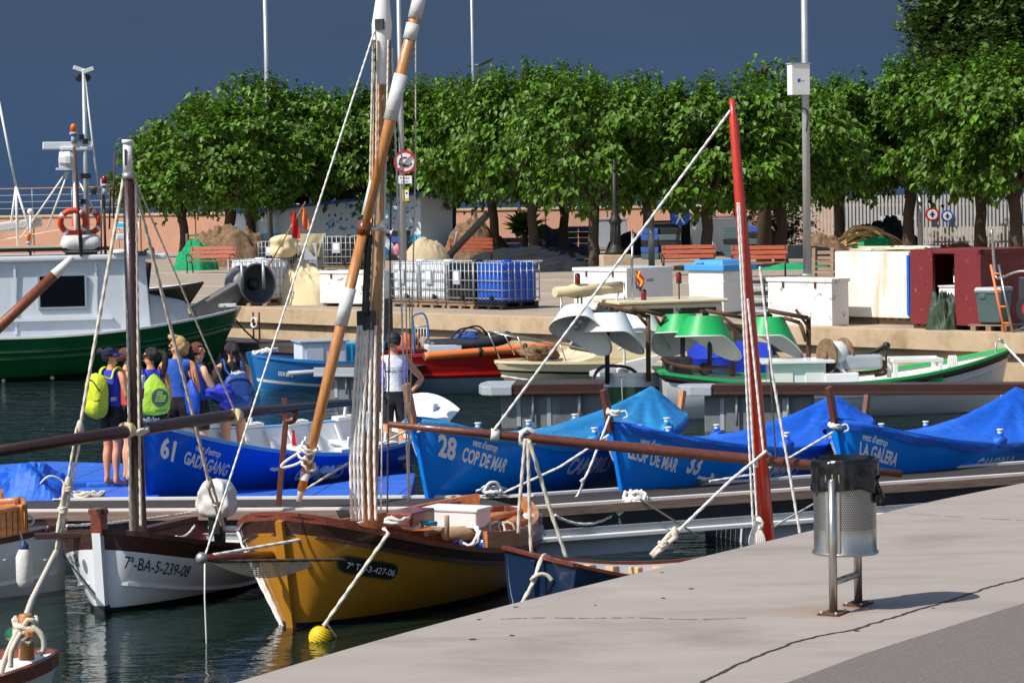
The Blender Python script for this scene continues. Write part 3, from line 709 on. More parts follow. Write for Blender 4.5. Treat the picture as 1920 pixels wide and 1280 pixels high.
for k in range(120):                       # small doodled fish, shells and weed
    x = r.uniform(L * .5, L * .97); zz = r.uniform(1.2, min(zt0 + (zt1 - zt0) * x / L, 2.7) - .08); a = r.uniform(-.6, .6); s = r.uniform(.05, .13)
    fish = [(-1, 0), (-.3, .4), (.5, .25), (.9, 0), (1.4, .4), (1.4, -.4), (.9, 0), (.5, -.25), (-.3, -.4)] if k % 3 else [(math.cos(j * 1.2566) * (1 if j % 2 else .45), math.sin(j * .6283 * 2)) for j in range(5)]
    b.add([V((x + s * (u * math.cos(a) - v * math.sin(a)), -.008, zz + s * (u * math.sin(a) + v * math.cos(a)))) for u, v in fish], [tuple(range(len(fish)))], 0 if k % 2 else 1)
b.build('painted_pattern', [mat('mural_turquoise', (60, 176, 216), .6), mat('mural_blue', (20, 104, 186), .6)], T, recalc=False)
b = MB(); b.add([(-.2, -.3, zt0 + .02), (L + .3, -.3, zt1 + .02), (L + .3, 3.2, zt1 + .02), (-.2, 3.2, zt0 + .02), (-.2, -.3, zt0 + .12), (L + .3, -.3, zt1 + .12), (L + .3, 3.2, zt1 + .12), (-.2, 3.2, zt0 + .12)], [(0, 1, 2, 3), (4, 5, 6, 7), (0, 1, 5, 4), (1, 2, 6, 5), (2, 3, 7, 6), (3, 0, 4, 7)]); b.build('roof', m_signb, T)

# picket fence at the right
F0, F1 = on(1470, 470, QZ), on(2010, 468, QZ); d = F1 - F0; L = d.length; rz = math.atan2(d.y, d.x); hF = at(1700, 366, (F0.y + F1.y) / 2).z - QZ
T = Thing('picket_fence', 'tall fence of narrow grey metal slats behind the trees', 'fence', F0, rz)
b = MB(); n = int(L / .17); r = random.Random(3)
for k in range(n): b.box((k * .17, 0, hF / 2), (.1, .03, hF + r.uniform(-.03, .03)))
b.build('slat_panel', mat('weathered_slats', (172, 164, 156), .7, .1, .12, 2), T)
b = MB()
for z in (.35, hF - .4): b.box((L / 2, .05, z), (L, .04, .07))
b.build('crossbar', m_galv, T)
# things on and before the fence
def sign_round(px, py, Y, r_, m1, m2, name, lab):
    c = at(px, py, Y); T = Thing(name, lab, 'sign', c, 0)
    b = MB(); b.lathe([(r_, 0), (r_, .03)], 24, 0, Matrix.Rotation(PI / 2, 3, 'X')); disc(b, (0, 0, 0), r_ * .72, -.034, 1); b.box((0, -.04, 0), (r_ * .25, .01, r_ * .8), m=2); b.box((0, -.04, 0), (r_ * .7, .008, r_ * .18), m=2); b.build('disc', [m1, m2, m_black], T); return T
Yf = at(1748, 465, 118).y
sign_round(1748, 402, on(1748, 469, QZ).y - .15, .3, m_signr, m_signw, 'round_sign', 'small round red rimmed sign on the picket fence')
sign_round(1776, 405, on(1776, 469, QZ).y - .15, .26, m_signb, m_signw, 'round_sign', 'small round blue rimmed sign on the picket fence')
b0 = on(1276, 482, QZ); T = Thing('pedestrian_sign', 'blue round pedestrian sign with a white walking figure, below the tree crowns', 'sign', b0)
cz = T.l(at(1278, 404, b0.y)).z; rr = .42
b = MB(); b.cyl((0, 0, 0), (0, 0, cz + .4), .035, n=8); b.build('post', m_galv, T)
b = MB(); b.lathe([(rr, 0), (rr, .03)], 28, 0, Matrix.Rotation(PI / 2, 3, 'X'), (0, -.05, cz))
for pts in (((-.05, .1), (.05, .1), (.07, -.08), (-.07, -.08)), ((-.07, -.08), (0, -.08), (-.1, -.3), (-.16, -.3)), ((0, -.08), (.07, -.08), (.17, -.28), (.1, -.3)), ((-.05, .1), (-.03, .04), (-.15, -.05), (-.17, 0)), ((.05, .1), (.16, .0), (.13, -.05), (.03, .04))):
    b.add([V((x * 1.2, -.086, cz + z * 1.1)) for x, z in pts], [(0, 1, 2, 3)], 1)
disc(b, (0, 0, cz + .2), .06, -.086, 1, 12); b.build('disc', [m_signb, m_signw], T)

# caged tanks
def ibc(lab, P, rz, tank, s=1.0, slim=False):
    T = Thing('caged_tank', lab, 'tank', P, rz, 'caged liquid tanks on the far quay'); T.o.scale = (s * .85, s * 1.18, s) if slim else (s, s, s)
    b = MB()
    for y in (-.42, 0, .42): b.box((0, y, .11), (1.18, .1, .09))
    for x in (-.5, 0, .5): b.box((x, 0, .035), (.12, .98, .07))
    b.box((0, 0, .165), (1.2, 1.0, .02)); b.build('pallet', m_pallet if tank is not m_blueibc else m_iron, T)
    def tk(u, v):
        a = u * 2 * PI; c, s_ = math.cos(a), math.sin(a); p = .18
        x = .56 * math.copysign(abs(c) ** p, c); y = .46 * math.copysign(abs(s_) ** p, s_); z = .18 + v * .92
        rib = .012 * math.sin(u * 2 * PI * 22) * (1 if .12 < v < .9 else 0)
        k = 1 - .06 * max(0, (v - .93) / .07) ** 2 - .04 * max(0, (.06 - v) / .06)
        return V((x * k * (1 + rib), y * k * (1 + rib), z))
    b = MB(); b.grid(tk, 132, 16); b.box((0, 0, 1.095), (1.0, .8, .02)); b.cyl((0, 0, 1.09), (0, 0, 1.15), .12); tb = b.build('tank', tank, T, recalc=False)
    b = MB()
    for z in (.26, .46, .68, .9, 1.1):
        b.tube([(-.59, -.49, z), (.59, -.49, z), (.59, .49, z), (-.59, .49, z)], .013, 6, closed=True)
    for k in range(8):
        x = -.59 + 1.18 * k / 7
        for y in (-.5, .5): b.cyl((x, y, .2), (x, y, 1.12), .013, n=6)
    for k in range(1, 6):
        y = -.49 + .98 * k / 6
        for x in (-.6, .6): b.cyl((x, y, .2), (x, y, 1.12), .013, n=6)
    b.build('cage', m_galv, T)
    if tank is not m_blueibc: b = MB(); b.box((-.1, -.512, .75), (.3, .01, .34)); b.box((-.1, -.519, .78), (.18, .006, .2), m=1); b.build('placard', [m_greyp, m_signw], T)
    b = MB(); b.cyl((.2, -.47, .26), (.2, -.58, .26), .045, n=10); b.box((.2, -.56, .32), (.12, .03, .03)); b.build('valve', m_black, T)
    return T
def qpos(px, py): return on(px, py, QZ)
ib = qpos(906, 581); q0 = QD * 1.0
A0 = ib + QN * .75
ibc('royal blue caged tank at the near end of the row of four', A0, QROT, m_blueibc, 1.0, True)
ibc('black caged tank with a grey placard next to the blue one', A0 - QD * 1.04, QROT, m_kibc, 1.0, True)
ibc('white caged tank between the black one and another white one', A0 - QD * 2.08, QROT, m_wibc, 1.0, True)
ibc('white caged tank last in the row, beside the grey chest', A0 - QD * 3.12, QROT, m_wibc, 1.0, True)
w0 = qpos(448, 574); ibc('white caged tank with a canvas bundle on top, behind the trawler winch', w0 + QN * .7, QROT + .25, m_wibc, 1.05)
ibc('black caged tank under the orange and red flags', qpos(512, 508) + QN * .3, QROT + .3, m_kibc)
ibc('black caged tank behind the white chest, in front of the fish mural', qpos(640, 508) + QN * .3, QROT + .35, m_kibc, 1.15)
ibc('dirty white caged tank in front of the picket fence', qpos(1683, 462), QROT + .55, m_wibc, 1.25)
# canvas bundle on the white tank, flags on a cane
c = w0 + QN * .7 + V((.62, 0, 1.17)); T = Thing('canvas_bundle', 'cream canvas bundle tied with cord, lying on the white caged tank', 'bundle', c, .3)
def lump(u, v):
    a = u * 2 * PI; z = v; k = (1 - abs(2 * v - 1) ** 3.2) ** .5
    n_ = .10 * mnoise.noise(V((math.cos(a) * 1.6, math.sin(a) * 1.6, v * 3))) + .02 * math.sin(a * 9 + v * 4)
    return V((math.cos(a) * (.36 + n_) * k, math.sin(a) * (.3 + n_) * k, .62 * z))
b = MB(); b.grid(lump, 40, 16); b.build('cloth', m_canvas, T, recalc=False)
b = MB(); b.tube([lump(.02 + .2 * k / 12, .75 - .5 * k / 12) * 1.03 for k in range(13)], .012, 6); b.build('cord', m_rope, T)
fl0 = at(500, 505, 64); fl1 = at(573, 378, 64)
T = Thing('flag_cane', 'leaning fishing marker cane with a red and an orange flag', 'marker flag', fl0)
b = MB(); b.tube([(0, 0, 0), T.l(fl1)], [.025, .012], 6); b.build('cane', m_varn, T)
def flag(p, q, w, m, nm):
    p, q = T.l(p), T.l(q); b = MB()
    b.grid(lambda u, v: p.lerp(q, u) + V((w * (v - .5) * (.6 + .4 * math.sin(u * 2)), .05 * math.sin(v * 7 + u * 5), 0)), 8, 6); b.build(nm, m, T, recalc=False)
flag(at(550, 398, 64), at(556, 447, 64), .2, m_signr, 'flag'); flag(at(569, 390, 64), at(575, 430, 64), .16, m_orange, 'flag')

def heap(name, lab, cat, px, py, w, d, h, m, rz=QROT, seed=1, rough=.25, thing=None):
    P = on(px, py, QZ); T = Thing(name, lab, cat, P, rz)
    def fn(u, v):
        a = u * 2 * PI; r_ = v; x, y = math.cos(a) * r_, math.sin(a) * r_
        z = (1 - r_ ** 2.4) ** .8 if r_ < 1 else 0
        n_ = mnoise.noise(V((x * 2.2 + seed * 7, y * 2.2, seed))) * rough + (.5 - abs(mnoise.noise(V((x * 5, y * 5, seed * 3))))) * rough * .8 + mnoise.noise(V((x * 13, y * 13, seed * 5))) * rough * .3
        return V((x * w / 2 * (1 + n_ * .4), y * d / 2 * (1 + n_ * .4), max(0, h * z * (1 + n_)) - .02))
    b = MB(); b.grid(fn, 72, 26); b.build('heap', m, T, recalc=False); return T
heap('tarpaulin_heap', 'cream tarpaulin thrown over a heap beside the white chest', 'tarpaulin', 556, 570, 2.1, 1.3, 1.0, m_canvas, QROT + .35, 1, .3)
heap('net_heap', 'tall heap of brown fishing net with a green skirt behind the bench', 'fishing net', 428, 500, 3.9, 2.2, 1.45, m_net, 0, 2, .4)
heap('green_net', 'bright green net tucked round the foot of the brown net heap', 'fishing net', 368, 506, 1.7, 1.5, .95, m_netg, 0, 9, .35)
heap('net_heap', 'pale cream fishing net piled behind the caged tanks beside the sign post', 'fishing net', 800, 500, 2.0, 1.6, 1.05, mat('cream_net', (190, 172, 138), .9, 0, .2, 9, .8, 16, stretch=(1, 1, 6)), 0, 3, .12)
heap('net_heap', 'brown fishing net piled behind the bench near the crane arm', 'fishing net', 885, 487, 2.4, 1.6, 1.5, m_net, 0, 4, .3)
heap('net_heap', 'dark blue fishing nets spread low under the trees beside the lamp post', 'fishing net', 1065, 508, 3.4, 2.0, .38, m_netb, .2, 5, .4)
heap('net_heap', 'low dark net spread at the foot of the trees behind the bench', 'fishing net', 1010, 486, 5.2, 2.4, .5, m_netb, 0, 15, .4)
heap('net_heap', 'brown net heap beneath the tree with the patchy trunk', 'fishing net', 1545, 482, 2.2, 1.5, .8, m_net, 0, 6, .3)
heap('net_heap', 'blue net spread low beside the pole in front of the fence', 'fishing net', 1500, 484, 3.2, 1.5, .45, m_netb, 0, 16, .3)
heap('net_heap', 'rust brown net lying in front of the picket fence', 'fishing net', 1780, 476, 3.4, 1.4, .35, mat('net_rust', (150, 84, 50), .95, 0, .3, 8, .8, 16), 0, 7, .4)
heap('green_net', 'strip of green net on the paving under the bench near the lamp post with cabinet', 'fishing net', 1490, 505, 2.6, .9, .2, m_netg, 0, 8, .3)
# a coil heap of hose-like ropes at the fence
P = on(1625, 478, QZ); T = Thing('rope_heap', 'heap of thick pale mooring ropes with green net in front of the fence', 'rope', P)
r = random.Random(5)
for k in range(34):
    b = MB(); a = r.uniform(-.5, .5); z = r.uniform(.1, 1.05); ln = r.uniform(.8, 1.5) * (1.3 - z * .45); x = r.uniform(-.4, .4)
    b.tube(spline([(x - ln, r.uniform(-.5, .3), z * .55), (x - ln * .3, -.3 + r.uniform(-.3, .2), z + .1), (x + ln * .4, -.3 + r.uniform(-.3, .2), z), (x + ln, r.uniform(-.5, .3), z * .4)], 5), .045, 6)
    b.build('rope_loop', mat('straw_rope', (196, 166, 116), .85, 0, .25, 6), T)
b = MB(); b.ball((.35, -.55, .3), .6, sc=(1.2, .6, .7), jit=.5); b.build('net', m_netg, T)
for k, (px, py, w_, h_, m, lab) in enumerate(((1262, 476, 2.2, 1.5, m_bingreen, 'dark grey wheeled waste container in the shade under the trees'), (1352, 478, 2.4, 1.7, m_wibc, 'pale waste container in the shade behind the orange bench'), (1145, 470, 1.5, 1.6, m_greyp, 'grey electrical cabinet in the shade behind the cast iron lamp post'), (1020, 466, 2.6, 1.2, m_bingreen, 'dark work table with stacked gear in the shade under the trees'))):
    P = on(px, py, QZ); T = Thing('waste_container' if k < 2 else ('electric_cabinet' if k == 2 else 'work_bench'), lab, 'container' if k < 2 else ('cabinet' if k == 2 else 'table'), P, 0)
    b = MB(); b.box((0, 0, h_ * .48), (w_, 1.1, h_ * .8), taper=1.06 if k < 2 else 1); b.build('body', m, T, bevel=.04)
    b = MB(); b.box((0, 0, h_ * .93), (w_ * 1.08, 1.2, .1)); b.build('lid', m, T, bevel=.03)
    b = MB(); 
    for x in (-w_ * .4, w_ * .4): b.cyl((x, -.3, .08), (x, .3, .08), .08, n=8)
    b.build('caster' if k < 2 else 'foot', m_black, T)
# ---------------------------------------------------------------- chests, containers and gear along the quay edge
def chest(lab, px, py, w_, d_, h_, m, rz=QROT, lid=None, t=0.0, name='storage_chest', feet=True):
    P = on(px, py, QZ) + QN * t
    T = Thing(name, lab, 'chest', P, rz, None); z0 = .08 if feet else .01
    b = MB(); b.box((0, 0, z0 + (h_ - z0) * .46), (w_, d_, (h_ - z0) * .92)); b.build('body', m, T, bevel=.015)
    b = MB(); b.box((0, 0, h_ * .96), (w_ + .05, d_ + .05, h_ * .08)); b.build('lid', lid or m, T, bevel=.015)
    if feet:
        for x in (-w_ * .42, w_ * .42):
            b = MB(); b.box((x, 0, z0 / 2 + .002), (.1, d_ * .9, z0 - .004)); b.build('foot', m_pallet, T)
    b = MB()
    for x in (-w_ * .25, w_ * .25): b.box((x, -d_ / 2 - .012, h_ * .86), (.05, .02, .12))
    b.build('hasp', m_rust, T)
    return T
chest('chipped white chest beside the cream tarpaulin heap', 634, 575, 1.55, .9, .88, m_chip, QROT + .22, t=.55)
chest('grey chest standing between the chipped white chest and the caged tanks', 722, 574, 1.5, .8, .85, m_greyp, QROT, t=.9)
T = chest('large white box with a grey shaded end behind the cream motorboat', 1112, 588, 1.72, 1.45, 1.02, m_white, QROT, t=.95)
b = MB(); flat_text(b, 'ARIES', (.865, -.1, .7), (0, 1, 0), (0, 0, 1), .09, 0); b.build('lettering', m_letter_d, T, recalc=False)
b = MB(); b.tube(spline([(.872, -.45, .72), (.872, -.4, .55), (.872, -.3, .75), (.872, -.33, .5), (.872, -.2, .7)], 5), .01, 5); b.build('scribble', m_letter_d, T)
T = chest('low chipped white chest with rusty hinges beside the big white container', 1490, 611, 1.7, .5, .94, m_chip, QROT, t=.4, feet=False)
# tall white stained container on pallets, its near end painted blue
P = on(1628, 609, QZ) + QN * .85
T = Thing('storage_container', 'big rust stained white container on pallets with a blue end', 'container', P, QROT)
CW, CD, CH = 2.05, 1.35, 1.3
b = MB(); b.box((-.06, 0, .14 + CH / 2), (CW - .14, CD, CH)); b.build('body', m_stain, T, bevel=.02)
b = MB(); b.box((CW / 2 - .06, 0, .14 + CH / 2), (.13, CD - .01, CH - .02)); b.build('blue_end', mat('chipped_blue_end', (40, 88, 150), .5, 0, .1, 3, .1, 10, dirt=(150, 160, 170), dlo=.6, dhi=.66, dsc=5), T, bevel=.01)
b = MB(); b.box((CW / 2 - .135, -CD / 2 - .012, .14 + CH * .5), (.06, .02, CH * .9)); b.build('corner_strip', m_signb, T)
r = random.Random(8)
b = MB()
for k in range(14): b.box((r.uniform(-.8, .8), r.uniform(-.5, .5), .14 + CH + .03 + k * .004), (r.uniform(.3, 1.0), r.uniform(.1, .4), .03), rz=r.uniform(-.5, .5), m=k % 2)
tp = b.build('lid_boards', [m_chip, m_canvas], T)
for x in (-.5, .5):
    b = MB()
    for y in (-.5, 0, .5): b.box((x, y, .05), (.95, .1, .1))
    for k in range(5): b.box((x - .4 + k * .2, 0, .115), (.1, 1.2, .025))
    b.build('pallet', m_pallet, T)
# maroon container, open front
P = on(1772, 619, QZ) + QN * .95
T = Thing('storage_container', 'maroon metal container with its doorway open on dark gear', 'container', P, QROT)
RW, RD, RH = 1.62, 1.95, 1.42
b = MB()
b.box((-RW / 2 + .27, -RD / 2 + .04, .1 + RH / 2), (.54, .08, RH)); b.box((RW / 2 - .28, -RD / 2 + .04, .1 + RH / 2), (.56, .08, RH))
b.box((0, -RD / 2 + .045, .1 + RH - .04), (RW - .02, .07, .08)); b.box((-RW / 2 + .03, .02, .1 + RH / 2), (.06, RD - .1, RH - .01)); b.box((RW / 2 - .03, .02, .1 + RH / 2), (.06, RD - .1, RH - .01))
b.box((0, RD / 2 - .03, .1 + RH / 2), (RW - .13, .06, RH - .02)); b.box((0, .03, .1 + RH - .03), (RW - .13, RD - .2, .05)); b.box((0, .03, .13), (RW - .13, RD - .2, .05))
b.build('shell', m_maroon, T, bevel=.008)
b = MB(); b.box((RW / 2 + .03, 0, .1 + RH - .05), (.06, RD, .1)); b.box((RW / 2 + .03, -RD / 2 + .06, .1 + RH / 2), (.06, .12, RH)); b.build('corner_frame', m_maroon, T, bevel=.008)
T2 = Thing('plastic_crate', 'white crate inside the doorway of the maroon container', 'crate', T.w((-.0, -.62, .62)), QROT)
b = MB(); b.box((0, 0, .09), (.5, .4, .18)); b.build('box', m_whitem, T2, bevel=.02); b = MB(); b.box((0, 0, .2), (.54, .44, .03)); b.build('lid', m_whitem, T2, bevel=.01)
T2 = Thing('bucket', 'black bucket marked R inside the maroon container', 'bucket', T.w((.08, -.55, .835)), QROT)
b = MB(); b.lathe([(.13, 0), (.17, .22), (.18, .23)], 18); b.build('drum', m_black, T2); b = MB(); flat_text(b, 'R', (-.06, -.172, .06), (1, 0, 0), (0, 0, 1), .17, 0, bold=.03); b.build('lettering', m_signw, T2, recalc=False)
b = MB(); b.tube(spline([(-.17, 0, .22), (-.1, -.1, .3), (.1, -.1, .3), (.17, 0, .22)], 5), .012, 6); b.build('handle', m_orange, T2)
tp = heap('folded_tarpaulin', 'dark green tarpaulin spilling out of the maroon container', 'tarpaulin', 1772, 612, .62, .7, .6, m_green_tarp, QROT, 12, .6); tp.o.location = T.w((-.02, -.95, -.0))
b = MB(); b.box((0, .2, .3), (.5, .4, .5)); 
T2 = Thing('pallet', 'worn wooden pallet under the maroon container doorway', 'pallet', T.w((-.3, -.35, -.0)), QROT)
b = MB()
for y in (-.5, 0, .5): b.box((0, y, .035), (1.0, .1, .07))
for k in range(6): b.box((-.45 + k * .18, 0, .082), (.1, 1.15, .02))
b.build('boards', m_pallet, T2)
# fish bin with blue lid
P = on(1316, 590, QZ) + QN * .6
T = Thing('fish_bin', 'white insulated bin with a light blue lid near the red mast', 'bin', P, QROT)
b = MB(); b.box((0, 0, .5), (1.02, .9, .9), taper=1.05); b.box((0, 0, .72), (1.08, .95, .06)); b.build('body', m_whitem, T, bevel=.03)
b = MB(); b.box((0, 0, 1.02), (1.2, 1.06, .14)); b.box((0, 0, 1.13), (.95, .86, .12), taper=.85); b.box((-.2, -.45, 1.12), (.2, .06, .05)); b.build('lid', m_lidblue, T, bevel=.025)
b = MB(); b.box((0, 0, .025), (.9, .8, .05)); b.build('skid', m_pallet, T)
# dark stacked sheets between the bin and the low chest
P = on(1412, 602, QZ) + QN * 1.0
T = Thing('sheet_stack', 'stack of dark grey plastic sheets beside the white fish bin', 'stack', P, QROT)
for k in range(7):
    b = MB(); b.box((r.uniform(-.05, .05), r.uniform(-.05, .05), .06 + k * .12), (1.1, .9, .07), rz=r.uniform(-.08, .08)); b.build('sheet', m_greyp if k % 2 else m_alu_d, T, bevel=.01)
# wooden pallets leaning between white box and fish bin
def pallet_leaning(lab, px, py, t, rz, tilt):
    T = Thing('wooden_pallet', lab, 'pallet', on(px, py, QZ) + QN * t, rz)
    M_ = Matrix.Rotation(tilt, 3, 'X'); b = MB()
    for k in range(7): b.box(M_ @ V((0, .04, .08 + k * .17)), (1.1, .025, .1), M=M_)
    for x in (-.5, 0, .5): b.box(M_ @ V((x, -.02, .6)), (.09, .08, 1.2), M=M_)
    b.build('boards', m_pallet, T)
pallet_leaning('brown wooden pallet leaning between the white box and the blue lidded bin', 1255, 586, .9, QROT - .5, -.5)
pallet_leaning('brown wooden pallet leaning on the back of the big white container', 1546, 540, .3, QROT + .7, -.5)
pallet_leaning('dark wooden frame rack standing behind the green net', 372, 488, 0, 0, -.02)
# wheeled bin
P = on(1864, 621, QZ)
T = Thing('wheeled_bin', 'dark grey green refuse bin with a paler lid on a small pallet', 'bin', P, QROT + .3)
b = MB(); b.box((0, 0, .46), (.42, .48, .58), taper=1.2); b.box((0, 0, .73), (.54, .6, .05)); b.box((-.12, -.27, .66), (.14, .05, .1)); b.build('body', m_bingreen, T, bevel=.02)
b = MB(); b.box((0, 0, .79), (.56, .62, .07), taper=.92); b.build('lid', m_greyp, T, bevel=.02)
b = MB(); 
for x in (-.3, 0, .3): b.box((x, 0, .06), (.1, .6, .1))
b.box((0, 0, .125), (.8, .6, .025)); b.build('pallet', m_pallet, T)
# sack truck with ladder, cut by the edge
P = on(1893, 624, QZ) + QN * .15
T = Thing('hand_truck', 'old metal trolley with bent tube handles and a red hubbed wheel', 'trolley', P, QROT + .2)
b = MB(); b.tube(spline([(-.45, 0, 1.9), (-.4, 0, 1.2), (-.32, -.02, 1.0), (.1, -.02, 1.12), (.5, 0, 1.1)], 5), .03, 8); b.build('handle', m_steel, T)
b = MB(); b.tube(spline([(.25, .1, 1.9), (.3, .1, 1.5), (.4, .08, 1.25), (.8, .05, 1.15)], 5), .03, 8); b.tube([(.5, .1, 1.9), (.55, .1, 1.3)], .025, 8); b.build('tube_frame', m_steel, T)
b = MB(); b.box((.55, 0, .82), (.7, .5, .42)); b.build('tray', m_alu_d, T, bevel=.02)
b = MB(); b.cyl((.45, -.34, .45), (.45, -.22, .45), .27, n=24); wl = b.build('wheel', m_black, T, bevel=.03); b = MB(); b.cyl((.45, -.37, .45), (.45, -.2, .45), .13, n=16); b.build('hub', m_redp, wl, bevel=.01)
b = MB(); b.tube([(-.1, 0, 0), (.6, 0, .22)], .03, 6); b.build('axle_bar', m_steel, T)
P = on(1880, 625, QZ) + QN * .06
T = Thing('ladder', 'narrow orange metal ladder leaning on the trolley', 'ladder', P, QROT + .2)
a_, b_ = V((0, 0, .0)), V((-.32, .1, 1.25)); off = V((.16, 0, 0))
b = MB(); b.cyl(a_, b_, .025, n=8); b.build('rail', m_orange, T); b = MB(); b.cyl(a_ + off, b_ + off, .025, n=8); b.build('rail', m_steel, T)
for k in range(4):
    b = MB(); p = a_.lerp(b_, .15 + k * .24); b.cyl(p, p + off, .018, n=6); b.build('rung', m_orange, T)
# small black dinghy hauled out, bow to the right
P = on(383, 572, QZ); T = Thing('black_dinghy', 'small black dinghy with a pale inside hauled out on the quay behind the trawler', 'boat', P, 0)
def dh(u, v, s, k=1.0):
    wd = .62 * math.sin(min(1, u / .55) * PI / 2) ** .8 * k; z = .05 + v * (.3 + .2 * (1 - u) ** 2)
    return V((-u * 2.9 - .35 * (1 - v) * (1 - u) ** 2, s * wd * (.35 + .65 * v), z * (1 if k == 1 else 1.0) + (0 if k == 1 else .06)))
b = MB()
for s in (-1, 1): b.grid(lambda u, v: dh(u, v, s), 16, 6); b.grid(lambda u, v: dh(u, v, s, .88), 16, 6, 1); b.grid(lambda u, v: dh(u, 1, s).lerp(dh(u, 1, s, .88), v), 16, 1, 0)
b.grid(lambda u, v: dh(1, v, 1).lerp(dh(1, v, -1), u), 2, 6); b.build('hull', [m_black, m_lgrey], T)
b = MB(); b.box((-1.5, 0, .42), (.3, 1.1, .04)); b.build('thwart', m_lgrey, T)
# black crane arm lying over the quay, and other small gear
P = on(830, 497, QZ); T = Thing('crane_arm', 'long black hydraulic arm pointing up at a slant behind the white caged tanks', 'crane', P, 0)
b = MB(); b.bar((0, 0, .1), T.l(at(914, 402, P.y - 2)), .22, .2); b.build('boom', m_black, T, bevel=.02)
b = MB(); b.box((-.1, 0, .1), (.6, .6, .2)); b.build('base', m_alu_d, T, bevel=.02)
b = MB(); b.cyl((.4, -.2, .3), T.l(at(857, 435, P.y - 1)), .05, n=8); b.build('ram', m_galv, T)
P = on(700, 505, QZ); T = Thing('grey_flag_bundle', 'furled grey and pink marker flags leaning by the tall wooden mast', 'marker flag', P, 0)
b = MB(); b.cyl((0, 0, 0), T.l(at(722, 440, P.y)), .03, n=6); b.build('cane', m_varn, T)
b = MB(); b.grid(lambda u, v: T.l(at(722 + 34 * u, 440 + 40 * u + 22 * v * (1 - u * .5), P.y - .1)) + V((0, .06 * math.sin(u * 9 + v * 3), 0)), 8, 5); b.build('flag', m_greyp, T, recalc=False)
b = MB(); b.ball(T.l(at(745, 468, P.y - .3)), .14, m=0, jit=.6, sc=(1, 1, 1.4)); b.build('ribbon', mat('pink_cloth', (226, 130, 150), .7), T)
# gear between black tanks
P = on(588, 505, QZ); T = Thing('draped_net', 'olive net cloth draped over grey plastic crates between the black caged tanks', 'net', P, QROT + .3)
b = MB(); b.box((0, 0, .5), (.9, .8, .98)); cr_ = b.build('crate_stack', m_greyp, T, bevel=.03)
b = MB(); b.grid(lambda u, v: V((lerp(-.65, .65, u), -.48 + .08 * math.sin(u * 17) + .25 * (v > .99), 1.35 - v * (.5 + .5 * abs(math.sin(u * 4 + 1)))) ) + V((0, .5 * (1 - v) ** 2, 0)), 24, 8); b.build('cloth', mat('olive_cloth', (142, 132, 104), .85, 0, .15, 4, .5, 14), T, recalc=False)
P = on(655, 500, QZ) + QN * -.6; T = Thing('teal_net', 'teal net and planks lying on the edge behind the chipped white chest', 'net', P, QROT)
b = MB(); b.ball((0, 0, .25), .5, sc=(1.3, .6, .6), jit=.5); b.build('heap', mat('teal_net', (50, 110, 130), .9, 0, .2, 7, .6, 16), T); b = MB(); b.box((0, -.3, .6), (1.6, .2, .06), rz=.05); b.build('plank', m_pallet, T)

# gear stowed in the shade under the trees
r = random.Random(44)
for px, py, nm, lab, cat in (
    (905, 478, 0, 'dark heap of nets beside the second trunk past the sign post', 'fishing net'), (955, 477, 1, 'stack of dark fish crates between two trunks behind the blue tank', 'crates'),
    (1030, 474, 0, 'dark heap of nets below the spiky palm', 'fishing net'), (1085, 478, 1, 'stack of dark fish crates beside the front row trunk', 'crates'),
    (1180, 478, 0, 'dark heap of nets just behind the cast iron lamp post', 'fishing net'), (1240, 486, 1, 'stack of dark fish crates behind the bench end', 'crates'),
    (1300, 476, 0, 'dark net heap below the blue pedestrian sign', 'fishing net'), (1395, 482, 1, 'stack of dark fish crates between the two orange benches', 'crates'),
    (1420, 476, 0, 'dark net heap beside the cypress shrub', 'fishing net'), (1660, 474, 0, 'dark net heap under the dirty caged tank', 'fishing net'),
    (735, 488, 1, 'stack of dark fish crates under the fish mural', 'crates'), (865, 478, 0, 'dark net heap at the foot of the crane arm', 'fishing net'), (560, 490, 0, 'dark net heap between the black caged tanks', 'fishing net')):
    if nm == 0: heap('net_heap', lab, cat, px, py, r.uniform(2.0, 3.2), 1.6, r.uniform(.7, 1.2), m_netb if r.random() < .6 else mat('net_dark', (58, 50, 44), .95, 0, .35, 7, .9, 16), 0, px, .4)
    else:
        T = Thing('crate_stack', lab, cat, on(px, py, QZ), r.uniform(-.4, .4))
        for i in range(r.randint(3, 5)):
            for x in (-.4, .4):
                b = MB(); b.box((x + r.uniform(-.04, .04), r.uniform(-.04, .04), .13 + i * .25), (.72, .5, .23), taper=1.06); b.build('crate', (m_kibc, m_bingreen, m_bagd)[r.randint(0, 2)], T, bevel=.015)
